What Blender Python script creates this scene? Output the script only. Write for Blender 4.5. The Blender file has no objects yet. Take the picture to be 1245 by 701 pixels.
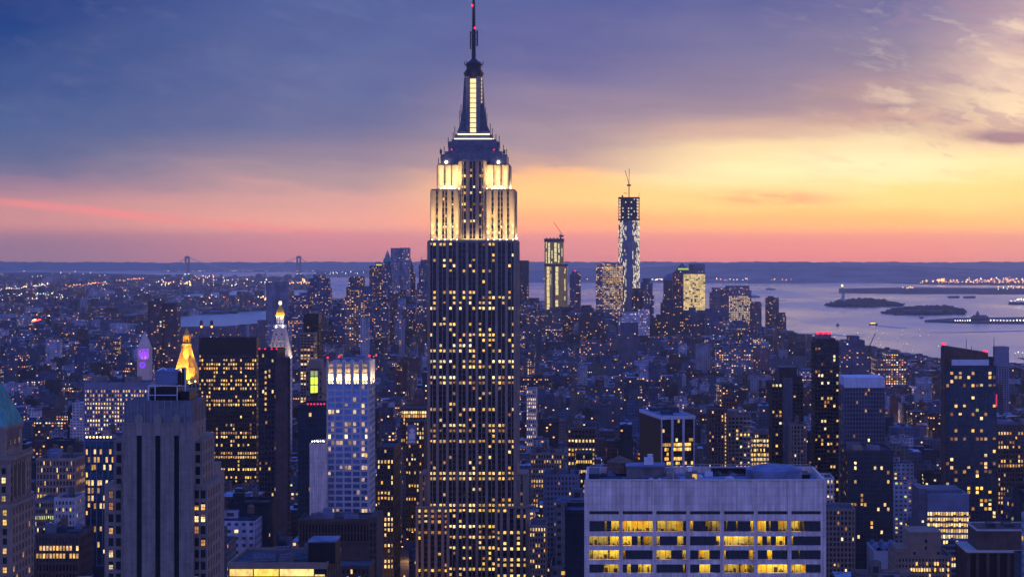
import bpy, math, random
import numpy as np
from mathutils import Vector

# ------------------------------------------------------------------ camera, sky, sun, exposure
F, CX, EY, HC, RE = 2300.0, 745.0, 301.0, 255.0, 7.4e6   # pixels per unit slope, vanishing point of the avenues, eye line, camera height, earth radius
scene = bpy.context.scene
C = scene.collection
cd = bpy.data.cameras.new("camera"); cam = bpy.data.objects.new("camera", cd); C.objects.link(cam)
cam.location = (0, 0, HC); cam.rotation_euler = (math.radians(90), 0, 0)
cd.sensor_width = 36.0; cd.lens = 36.0 * F / 1245.0
cd.shift_x = (622.5 - CX) / 1245.0; cd.shift_y = -(350.5 - EY) / 1245.0      # a shift lens keeps the towers upright
cd.clip_start = 1.0; cd.clip_end = 300000.0
scene.camera = cam

scene.view_settings.view_transform = 'Standard'; scene.view_settings.look = 'None'
scene.view_settings.exposure = 0.0; scene.view_settings.gamma = 1.0
scene.view_settings.use_curve_mapping = False
scene.render.engine = 'CYCLES'
cy = scene.cycles
cy.use_denoising = True
cy.max_bounces = 5; cy.diffuse_bounces = 2; cy.glossy_bounces = 3; cy.transmission_bounces = 2; cy.volume_bounces = 1
cy.transparent_max_bounces = 4
cy.caustics_reflective = False; cy.caustics_refractive = False
cy.sample_clamp_indirect = 4.0

def lin(c):
    return tuple(((v / 255.0) / 12.92 if v / 255.0 <= 0.04045 else ((v / 255.0 + 0.055) / 1.055) ** 2.4) for v in c)

HAZE = 3.3e-5          # density of the evening air
SUN_AZ, SUN_EL = math.radians(24.0), math.radians(1.2)
sd = bpy.data.lights.new("sun", 'SUN'); sd.energy = 0.12; sd.angle = math.radians(10.0); sd.color = (1.0, 0.55, 0.33)
so = bpy.data.objects.new("sun", sd); C.objects.link(so)
v = Vector((math.sin(SUN_AZ) * math.cos(SUN_EL), math.cos(SUN_AZ) * math.cos(SUN_EL), math.sin(SUN_EL)))
so.rotation_euler = v.to_track_quat('Z', 'Y').to_euler()

world = bpy.data.worlds.new("World"); scene.world = world; world.use_nodes = True

class NT:
    """small wrapper that chains math nodes"""
    def __init__(self, tree):
        self.t = tree; self.n = tree.nodes; self.l = tree.links
    def node(self, typ, **kw):
        nd = self.n.new(typ)
        for k, val in kw.items(): setattr(nd, k, val)
        return nd
    def put(self, sock, val):
        if hasattr(val, 'is_output'): self.l.new(val, sock)
        else: sock.default_value = val
    def m(self, op, a, b=None, c=None, clamp=False):
        nd = self.node('ShaderNodeMath', operation=op, use_clamp=clamp)
        self.put(nd.inputs[0], a)
        if b is not None: self.put(nd.inputs[1], b)
        if c is not None: self.put(nd.inputs[2], c)
        return nd.outputs[0]
    def rng(self, val, a, b, c=0.0, d=1.0, smooth=True):
        nd = self.node('ShaderNodeMapRange', interpolation_type='SMOOTHSTEP' if smooth else 'LINEAR')
        self.put(nd.inputs[0], val)
        for i, q in enumerate((a, b, c, d)): self.put(nd.inputs[i + 1], q)
        return nd.outputs[0]
    def mix(self, f, a, b, blend='MIX'):
        nd = self.node('ShaderNodeMix', data_type='RGBA', blend_type=blend)
        self.put(nd.inputs[0], f)
        for s, val in ((nd.inputs[6], a), (nd.inputs[7], b)):
            if hasattr(val, 'is_output'): self.l.new(val, s)
            else: s.default_value = (*val[:3], 1.0)
        return nd.outputs[2]
    def noise(self, vec, scale, detail=3.0, rough=0.5, dim='3D'):
        nd = self.node('ShaderNodeTexNoise', noise_dimensions=dim)
        if vec is not None: self.l.new(vec, nd.inputs['Vector'])
        self.put(nd.inputs['Scale'], scale); nd.inputs['Detail'].default_value = detail; nd.inputs['Roughness'].default_value = rough
        return nd.outputs['Fac']
    def comb(self, x, y, z):
        nd = self.node('ShaderNodeCombineXYZ')
        for i, q in enumerate((x, y, z)): self.put(nd.inputs[i], q)
        return nd.outputs[0]
    def sep(self, v):
        nd = self.node('ShaderNodeSeparateXYZ'); self.l.new(v, nd.inputs[0]); return nd.outputs

def build_sky():
    T = NT(world.node_tree); T.n.clear()
    out = T.node('ShaderNodeOutputWorld')
    tc = T.node('ShaderNodeTexCoord')
    dx, dy, dz = T.sep(tc.outputs['Generated'])
    DEG = 180 / math.pi
    az = T.m('MULTIPLY', T.m('ARCTAN2', dx, dy), DEG)
    el = T.m('MULTIPLY', T.m('ARCSINE', dz), DEG)
    # long, nearly level cloud streaks
    st = T.comb(T.m('MULTIPLY', az, 0.085), T.m('MULTIPLY', T.m('ADD', el, T.m('MULTIPLY', az, 0.03)), 0.62), 0.0)
    n1 = T.noise(st, 1.0, 5.0, 0.55)
    n2 = T.noise(T.comb(T.m('MULTIPLY', az, 0.3), T.m('MULTIPLY', T.m('ADD', el, T.m('MULTIPLY', az, 0.07)), 1.3), 3.7), 1.0, 6.0, 0.62)
    n3 = T.noise(T.comb(T.m('MULTIPLY', az, 0.22), T.m('MULTIPLY', T.m('SUBTRACT', el, T.m('MULTIPLY', az, 0.25)), 0.5), 9.1), 1.0, 5.0, 0.6)
    sway = T.rng(el, 0.3, 2.0)
    elw = T.m('ADD', el, T.m('MULTIPLY', sway, T.m('ADD', T.m('MULTIPLY', T.m('SUBTRACT', n1, 0.5), 1.5), T.m('MULTIPLY', T.m('SUBTRACT', n2, 0.5), 0.9))))
    cols = [
        (-18.0, {318: (138, 115, 155), 300: (142, 116, 154), 270: (188, 139, 158), 250: (183, 139, 158), 235: (163, 130, 158), 222: (143, 121, 158), 205: (105, 108, 155), 190: (84, 100, 152), 150: (66, 92, 152), 100: (46, 79, 145), 50: (32, 68, 137), 0: (22, 57, 129)}),
        (-8.0, {318: (190, 130, 152), 300: (205, 138, 154), 270: (222, 165, 165), 240: (205, 160, 168), 215: (165, 145, 165), 195: (143, 131, 163), 150: (102, 111, 162), 100: (90, 105, 162), 50: (83, 101, 161), 0: (74, 95, 160)}),
        (-2.0, {318: (215, 140, 146), 300: (226, 150, 150), 270: (255, 178, 132), 240: (255, 206, 142), 218: (255, 198, 145), 198: (192, 162, 163), 165: (164, 146, 166), 130: (148, 133, 165), 80: (106, 107, 164), 40: (96, 102, 163), 0: (84, 96, 161)}),
        (4.0, {318: (228, 140, 134), 300: (240, 150, 132), 270: (255, 192, 118), 240: (255, 222, 148), 212: (255, 244, 198), 185: (255, 230, 184), 160: (215, 182, 168), 130: (165, 145, 163), 95: (138, 127, 163), 50: (116, 115, 163), 0: (94, 101, 161)}),
        (8.0, {318: (230, 142, 130), 300: (243, 155, 128), 270: (255, 194, 116), 240: (255, 224, 148), 208: (255, 246, 205), 182: (255, 236, 190), 150: (205, 170, 162), 120: (180, 153, 160), 70: (140, 131, 163), 0: (110, 111, 161)}),
        (12.5, {318: (228, 146, 132), 300: (243, 160, 130), 270: (255, 198, 116), 240: (255, 222, 146), 200: (255, 240, 186), 165: (238, 206, 175), 130: (250, 228, 195), 85: (220, 193, 184), 40: (190, 166, 180), 0: (153, 140, 172)}),
    ]
    col = None
    for a, ramp in cols:
        cr = T.node('ShaderNodeValToRGB'); e = cr.color_ramp
        e.interpolation = 'B_SPLINE' if False else 'EASE'
        pts = sorted((math.degrees(math.atan((EY - y) / F)), c) for y, c in ramp.items())
        while len(e.elements) < len(pts): e.elements.new(0.5)
        for k, (deg, c) in enumerate(pts):
            e.elements[k].position = (deg + 1.0) / 10.0
            e.elements[k].color = (*lin(c), 1)
        T.l.new(T.m('DIVIDE', T.m('ADD', elw, 1.0), 10.0), cr.inputs[0])
        if col is None: col = cr.outputs[0]
        else: col = T.mix(T.rng(az, prev, a), col, cr.outputs[0])
        prev = a
    def blob(a0, e0, sa, se, tilt=0.0):
        u = T.m('DIVIDE', T.m('SUBTRACT', az, a0), sa)
        w = T.m('DIVIDE', T.m('SUBTRACT', T.m('SUBTRACT', el, e0), T.m('MULTIPLY', T.m('SUBTRACT', az, a0), tilt)), se)
        return T.m('EXPONENT', T.m('MULTIPLY', T.m('ADD', T.m('MULTIPLY', u, u), T.m('MULTIPLY', w, w)), -1.0))
    # pink streak low on the left, wisps in the afterglow, one dark bar on the right
    s1 = T.m('MULTIPLY', blob(-14.5, 0.98, 5.5, 0.12, -0.105), T.rng(n2, 0.3, 0.62))
    col = T.mix(T.m('MULTIPLY', s1, 0.8), col, lin((232, 138, 150)))
    s2 = T.m('MULTIPLY', blob(-9.5, 0.5, 2.6, 0.13, -0.12), T.rng(n2, 0.4, 0.62))
    col = T.mix(T.m('MULTIPLY', s2, 0.7), col, lin((230, 136, 146)))
    s3 = T.m('MULTIPLY', blob(4.8, 1.5, 1.9, 0.24, -0.02), T.rng(n2, 0.38, 0.6))
    col = T.mix(T.m('MULTIPLY', s3, 0.75), col, lin((240, 150, 125)))
    s4 = T.m('MULTIPLY', blob(11.9, 3.25, 1.25, 0.2, -0.05), T.rng(n2, 0.25, 0.5))
    col = T.mix(T.m('MINIMUM', T.m('MULTIPLY', s4, 1.3), 0.92), col, lin((140, 110, 142)))
    s5 = T.m('MULTIPLY', blob(8.6, 4.25, 0.7, 0.09, 0.0), T.rng(n2, 0.3, 0.55))
    col = T.mix(T.m('MULTIPLY', s5, 0.7), col, lin((135, 115, 150)))
    s6 = T.m('MULTIPLY', blob(12.2, 5.6, 2.2, 1.5, 0.3), T.rng(n3, 0.42, 0.68))
    col = T.mix(T.m('MULTIPLY', s6, 0.5), col, lin((250, 226, 205)))
    s7 = T.m('MULTIPLY', blob(7.5, 2.2, 4.5, 0.35, 0.02), T.rng(n1, 0.4, 0.62))
    col = T.mix(T.m('MULTIPLY', s7, 0.45), col, lin((246, 176, 140)))
    # soft tone variation in the grey-violet cloud deck
    deck = T.m('MULTIPLY', T.rng(el, 2.0, 4.0), T.rng(n3, 0.3, 0.72))
    col = T.mix(T.m('MULTIPLY', deck, 0.10), col, lin((146, 144, 178)))
    deck2 = T.m('MULTIPLY', T.rng(el, 2.2, 3.5), T.rng(n2, 0.66, 0.35))
    col = T.mix(T.m('MULTIPLY', deck2, 0.16), col, lin((62, 72, 140)))
    # torn, slanting strands of lit cloud high on the right, with duller gaps
    n4 = T.noise(T.comb(T.m('ADD', T.m('MULTIPLY', az, 0.5), T.m('MULTIPLY', n3, 1.6)), T.m('MULTIPLY', T.m('ADD', el, T.m('MULTIPLY', az, 0.22)), 1.5), 5.5), 1.0, 7.0, 0.62)
    reg = T.m('MULTIPLY', T.rng(az, 3.5, 10.5), T.m('MULTIPLY', T.rng(el, 1.6, 3.2), T.rng(el, 9.5, 7.0)))
    col = T.mix(T.m('MULTIPLY', T.m('MULTIPLY', reg, T.rng(n4, 0.5, 0.72)), 0.5), col, lin((255, 232, 205)))
    col = T.mix(T.m('MULTIPLY', T.m('MULTIPLY', reg, T.rng(n4, 0.5, 0.36)), 0.5), col, lin((158, 134, 164)))
    reg2 = T.m('MULTIPLY', T.rng(az, 5.0, -3.0), T.rng(el, 1.3, 2.6))
    col = T.mix(T.m('MULTIPLY', T.m('MULTIPLY', reg2, T.rng(n4, 0.5, 0.7)), 0.14), col, lin((128, 134, 176)))
    # sky colour brightened and warmed towards the horizon to offset the haze box
    path = T.m('MINIMUM', 31000.0, T.m('DIVIDE', 209.0, T.m('MAXIMUM', dz, 0.0001)))
    low = T.m('DIVIDE', T.m('SUBTRACT', 1.0, T.m('EXPONENT', T.m('MULTIPLY', path, -HAZE))), 1.0 - math.exp(-HAZE * 31000.0))
    col = T.mix(low, col, T.mix(1.0, col, (2.34, 1.74, 0.72), 'MULTIPLY'))
    # the rest of the dome: blue dusk overhead, lavender twilight arch in the north, afterglow in the west
    up = T.mix(T.rng(el, 20.0, 75.0), (0.06, 0.18, 0.86), (0.04, 0.15, 0.92))
    westd = T.m('MULTIPLY', T.rng(az, 8.0, 24.0), T.rng(az, 80.0, 30.0))
    col = T.mix(T.m('MULTIPLY', T.m('MULTIPLY', westd, T.rng(el, 14.0, 3.0)), 0.6), col, (1.3, 0.75, 0.38))
    col = T.mix(T.rng(el, 8.5, 22.0), col, up)
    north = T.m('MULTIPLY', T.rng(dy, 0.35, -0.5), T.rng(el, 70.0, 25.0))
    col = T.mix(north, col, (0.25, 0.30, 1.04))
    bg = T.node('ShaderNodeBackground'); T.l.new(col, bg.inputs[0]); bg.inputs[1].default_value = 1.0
    sk = T.node('ShaderNodeTexSky', sky_type='NISHITA'); sk.sun_disc = False
    sk.sun_elevation = SUN_EL; sk.sun_rotation = SUN_AZ; sk.altitude = 250
    b2 = T.node('ShaderNodeBackground'); T.l.new(sk.outputs[0], b2.inputs[0]); b2.inputs[1].default_value = 0.002
    ad = T.node('ShaderNodeAddShader'); T.l.new(bg.outputs[0], ad.inputs[0]); T.l.new(b2.outputs[0], ad.inputs[1])
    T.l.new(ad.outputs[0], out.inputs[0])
    world.cycles.sampling_method = 'AUTOMATIC'
build_sky()

# ------------------------------------------------------------------ helpers
rnd = random.Random(7)
def X(px, d): return (px - CX) / F * d
def Zp(py, d): return HC - (py - EY) / F * d
def drop(d): return d * d / (2 * RE)
def gd(py):
    """distance at which the ground shows on image row py"""
    s = (py - EY) / F
    disc = s * s - 2 * HC / RE
    return (s - math.sqrt(max(disc, 0.0))) * RE if disc > 0 else s * RE

def tag(o, label=None, cat=None, group=None, kind=None):
    if label: o['label'] = label
    if cat: o['category'] = cat
    if group: o['group'] = group
    if kind: o['kind'] = kind
    return o
def empty(name, loc, label, cat, group=None, rz=0.0):
    o = bpy.data.objects.new(name, None); C.objects.link(o); o.location = loc; o.rotation_euler = (0, 0, rz)
    o.empty_display_size = 5
    return tag(o, label, cat, group)

class MB:
    def __init__(self): self.v = []; self.f = []; self.m = []
    def face(self, pts, m=0):
        b = len(self.v); self.v.extend(pts); self.f.append(tuple(range(b, b + len(pts)))); self.m.append(m)
    def box(self, x0, x1, y0, y1, z0, z1, m=0, bottom=True):
        b = len(self.v)
        self.v += [(x0, y0, z0), (x1, y0, z0), (x1, y1, z0), (x0, y1, z0), (x0, y0, z1), (x1, y0, z1), (x1, y1, z1), (x0, y1, z1)]
        fs = [(0, 1, 5, 4), (1, 2, 6, 5), (2, 3, 7, 6), (3, 0, 4, 7), (4, 5, 6, 7)] + ([(3, 2, 1, 0)] if bottom else [])
        for q in fs: self.f.append(tuple(b + i for i in q)); self.m.append(m)
    def frus(self, cx, cy_, z0, z1, w0, d0, w1, d1, m=0):
        b = len(self.v)
        for (z, w, d) in ((z0, w0, d0), (z1, w1, d1)):
            self.v += [(cx - w / 2, cy_ - d / 2, z), (cx + w / 2, cy_ - d / 2, z), (cx + w / 2, cy_ + d / 2, z), (cx - w / 2, cy_ + d / 2, z)]
        for q in [(0, 1, 5, 4), (1, 2, 6, 5), (2, 3, 7, 6), (3, 0, 4, 7), (4, 5, 6, 7), (3, 2, 1, 0)]:
            self.f.append(tuple(b + i for i in q)); self.m.append(m)
    def cyl(self, cx, cy_, z0, z1, r0, r1=None, n=12, m=0, rot=0.0):
        r1 = r0 if r1 is None else r1
        b = len(self.v)
        for (z, r) in ((z0, r0), (z1, r1)):
            for k in range(n):
                a = rot + 2 * math.pi * k / n
                self.v.append((cx + r * math.cos(a), cy_ + r * math.sin(a), z))
        for k in range(n):
            j = (k + 1) % n
            self.f.append((b + k, b + j, b + n + j, b + n + k)); self.m.append(m)
        self.f.append(tuple(b + n + k for k in range(n))); self.m.append(m)
        self.f.append(tuple(b + n - 1 - k for k in range(n))); self.m.append(m)
    def tube(self, p, q, r, n=6, m=0):
        p, q = Vector(p), Vector(q); ax = (q - p).normalized()
        up = Vector((0, 0, 1)) if abs(ax.z) < 0.9 else Vector((1, 0, 0))
        s = ax.cross(up).normalized(); t = ax.cross(s)
        b = len(self.v)
        for c in (p, q):
            for k in range(n):
                a = 2 * math.pi * k / n; w = c + s * (r * math.cos(a)) + t * (r * math.sin(a)); self.v.append(tuple(w))
        for k in range(n):
            j = (k + 1) % n
            self.f.append((b + k, b + n + k, b + n + j, b + j)); self.m.append(m)
        self.f.append(tuple(b + k for k in range(n))); self.m.append(m)
        self.f.append(tuple(b + 2 * n - 1 - k for k in range(n))); self.m.append(m)
    def prism(self, poly, z0, z1, m=0):
        b = len(self.v); n = len(poly)
        self.v += [(x, y, z0) for x, y in poly] + [(x, y, z1) for x, y in poly]
        for k in range(n):
            j = (k + 1) % n
            self.f.append((b + k, b + j, b + n + j, b + n + k)); self.m.append(m)
        self.f.append(tuple(b + n + k for k in range(n))); self.m.append(m)
        self.f.append(tuple(b + n - 1 - k for k in range(n))); self.m.append(m)
    def mesh(self, name, mats):
        me = bpy.data.meshes.new(name); me.from_pydata(self.v, [], self.f)
        for mt in (mats if isinstance(mats, (list, tuple)) else [mats]): me.materials.append(mt)
        if any(self.m): me.polygons.foreach_set('material_index', self.m)
        me.update(); return me
    def build(self, name, mats, parent=None, loc=(0, 0, 0)):
        if not self.f: return None
        o = bpy.data.objects.new(name, self.mesh(name, mats)); C.objects.link(o); o.location = loc
        if parent is not None: o.parent = parent
        return o

# ------------------------------------------------------------------ materials
def mat(name, base, rough=0.8, noise=0.25, scale=0.12, metallic=0.0, streak=0.0, spec=0.3, panel=None, bump=0.0):
    m = bpy.data.materials.new(name); m.use_nodes = True
    T = NT(m.node_tree); p = T.n['Principled BSDF']
    p.inputs['Roughness'].default_value = rough; p.inputs['Metallic'].default_value = metallic
    p.inputs['Specular IOR Level'].default_value = spec
    co = T.node('ShaderNodeTexCoord').outputs['Object']
    n = T.noise(co, scale, 5.0, 0.6)
    k = T.rng(n, 0.25, 0.75, 1.0 - noise, 1.0 + noise)
    if streak:                                   # rain streaks and soot running down the wall
        x, y, z = T.sep(co)
        s = T.noise(T.comb(T.m('MULTIPLY', x, 1.0), T.m('MULTIPLY', y, 1.0), T.m('MULTIPLY', z, 0.06)), 0.9, 4.0, 0.6)
        k = T.m('MULTIPLY', k, T.rng(s, 0.3, 0.7, 1.0 - streak, 1.0 + streak * 0.5))
    if panel:                                    # joints between cladding panels
        x, y, z = T.sep(co)
        fx = T.m('FRACT', T.m('DIVIDE', T.m('ADD', x, T.m('ADD', y, 500.0)), panel[0])); fz = T.m('FRACT', T.m('DIVIDE', T.m('ADD', z, 500.0), panel[1]))
        j = T.m('MINIMUM', T.m('GREATER_THAN', fx, panel[2] / panel[0]), T.m('GREATER_THAN', fz, panel[2] / panel[1]))
        k = T.m('MULTIPLY', k, T.m('ADD', T.m('MULTIPLY', j, 0.3), 0.7))
        wn = T.node('ShaderNodeTexWhiteNoise', noise_dimensions='2D')
        T.l.new(T.comb(T.m('FLOOR', T.m('DIVIDE', T.m('ADD', x, T.m('ADD', y, 500.0)), panel[0])), T.m('FLOOR', T.m('DIVIDE', T.m('ADD', z, 500.0), panel[1])), 0.0), wn.inputs[0])
        k = T.m('MULTIPLY', k, T.m('ADD', T.m('MULTIPLY', wn.outputs[0], 0.14), 0.93))
    vm = T.node('ShaderNodeVectorMath', operation='SCALE'); vm.inputs[0].default_value = base[:3]; T.l.new(k, vm.inputs[3])
    T.l.new(vm.outputs[0], p.inputs['Base Color'])
    return m

def emit(name, colour, strength, vary=0.6, interior=0.5, iscale=0.7):
    """a lit window: brightness differs from pane to pane, and blinds and furniture show inside"""
    m = bpy.data.materials.new(name); m.use_nodes = True
    T = NT(m.node_tree); p = T.n['Principled BSDF']
    p.inputs['Base Color'].default_value = (0.02, 0.02, 0.02, 1); p.inputs['Roughness'].default_value = 0.3
    oi = T.node('ShaderNodeObjectInfo'); ge = T.node('ShaderNodeNewGeometry')
    r = T.m('FRACT', T.m('ADD', oi.outputs['Random'], ge.outputs['Random Per Island']))
    r2 = T.m('FRACT', T.m('MULTIPLY', r, 17.31))
    st = T.m('MULTIPLY', strength, T.rng(r, 0.0, 1.0, 1.0 - vary, 1.0 + vary, smooth=False))
    if interior:
        po = ge.outputs['Position']
        x, y, z = T.sep(po)
        nz = T.noise(T.comb(T.m('MULTIPLY', T.m('ADD', x, y), 1.5), T.m('MULTIPLY', z, 0.8), 0.0), iscale, 3.0, 0.7)
        st = T.m('MULTIPLY', st, T.rng(nz, 0.35, 0.62, 1.0 - interior, 1.0 + interior * 0.3))
    colr = T.mix(T.m('MULTIPLY', T.m('POWER', r2, 1.6), 0.8), colour, (1.0, 0.70, 0.36))
    T.l.new(colr, p.inputs['Emission Color']); T.l.new(st, p.inputs['Emission Strength'])
    m.cycles.emission_sampling = 'NONE'
    return m

def lampmat(name, colour, strength):
    m = bpy.data.materials.new(name); m.use_nodes = True
    p = m.node_tree.nodes['Principled BSDF']; p.inputs['Base Color'].default_value = (0.05, 0.05, 0.05, 1)
    p.inputs['Emission Color'].default_value = (*colour, 1); p.inputs['Emission Strength'].default_value = strength
    m.cycles.emission_sampling = 'NONE'
    return m

MT = dict(
    limestone=mat('limestone', (0.28, 0.22, 0.17), 0.85, 0.16, 0.08, streak=0.14),
    concrete=mat('pale_concrete', (0.80, 0.61, 0.49), 0.85, 0.12, 0.25, streak=0.24, panel=(1.15, 2.4, 0.13)),
    greystone=mat('grey_brick', (0.27, 0.205, 0.16), 0.9, 0.16, 0.3, streak=0.22, panel=(1.5, 0.8, 0.07)),
    palestone=mat('pale_stone', (0.52, 0.46, 0.40), 0.85, 0.15, 0.3, streak=0.1),
    brownstone=mat('brown_brick', (0.10, 0.065, 0.055), 0.9, 0.25, 0.2, streak=0.15),
    redbrick=mat('red_brick', (0.15, 0.06, 0.045), 0.9, 0.25, 0.2),
    tan=mat('tan_brick', (0.31, 0.215, 0.15), 0.9, 0.2, 0.2, streak=0.1),
    dark=mat('dark_cladding', (0.035, 0.033, 0.038), 0.6, 0.25, 0.2),
    black=mat('black_cladding', (0.010, 0.009, 0.010), 0.5, 0.2, 0.2),
    slate=mat('slate_cladding', (0.10, 0.11, 0.14), 0.6, 0.2, 0.15, panel=(3.0, 3.2, 0.15)),
    bluegrey=mat('bluegrey_cladding', (0.16, 0.18, 0.25), 0.6, 0.2, 0.1),
    white=mat('white_panel', (0.62, 0.62, 0.64), 0.7, 0.1, 0.2, streak=0.08),
    whitemetal=mat('white_metal', (0.7, 0.7, 0.72), 0.4, 0.08, 0.3),
    steel=mat('weathered_steel', (0.16, 0.16, 0.18), 0.5, 0.3, 0.4, metallic=0.4),
    darksteel=mat('dark_steel', (0.05, 0.05, 0.055), 0.5, 0.3, 0.4, metallic=0.3),
    roof=mat('roof_felt', (0.05, 0.057, 0.075), 0.9, 0.5, 0.15),
    roofblue=mat('roof_membrane', (0.17, 0.20, 0.28), 0.75, 0.5, 0.10),
    gravel=mat('roof_gravel', (0.16, 0.14, 0.13), 0.95, 0.4, 0.3),
    copper=mat('green_copper', (0.10, 0.33, 0.25), 0.7, 0.3, 0.3, streak=0.2),
    gold=mat('gilded_tile', (0.78, 0.42, 0.05), 0.45, 0.15, 0.5, metallic=0.2),
    timber=mat('tank_timber', (0.16, 0.10, 0.07), 0.9, 0.3, 1.0),
    glass=mat('dark_glass', (0.010, 0.011, 0.016), 0.12, 0.2, 0.2, spec=0.6),
    glassblue=mat('blue_glass', (0.20, 0.30, 0.55), 0.22, 0.3, 0.12, metallic=0.8),
    glassteal=mat('teal_glass', (0.03, 0.075, 0.11), 0.2, 0.4, 0.1, metallic=0.4),
    glassgrey=mat('grey_glass', (0.07, 0.075, 0.10), 0.2, 0.4, 0.1, metallic=0.5),
    blackroom=mat('unlit_interior', (0.006, 0.006, 0.007), 0.6, 0.2, 0.2),
)
LIT = dict(
    yellow=emit('lit_window_yellow', (1.0, 0.56, 0.075), 1.3),
    amber=emit('lit_window_amber', (1.0, 0.43, 0.055), 1.0),
    white=emit('lit_window_white', (1.0, 0.76, 0.36), 1.4),
    dim=emit('lit_window_dim', (0.85, 0.30, 0.07), 0.45),
    red=emit('lit_window_red', (0.8, 0.14, 0.04), 0.35),
    pink=emit('lit_window_pink', (1.0, 0.62, 0.50), 0.6),
    green=emit('lit_window_green', (0.75, 0.9, 0.25), 0.8),
)
LAMP = dict(
    flood=lampmat('floodlight_lens', (1.0, 0.83, 0.5), 12.0),
    white=lampmat('white_lamp', (1.0, 0.9, 0.7), 6.0),
    warm=lampmat('warm_lamp', (1.0, 0.56, 0.18), 6.0),
    orange=lampmat('orange_lamp', (1.0, 0.36, 0.07), 6.0),
    red=lampmat('red_beacon', (1.0, 0.012, 0.04), 3.0),
    purple=lampmat('purple_lamp', (0.24, 0.02, 0.95), 1.7),
    lime=lampmat('lime_lamp', (0.75, 1.0, 0.05), 1.6),
)

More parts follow.
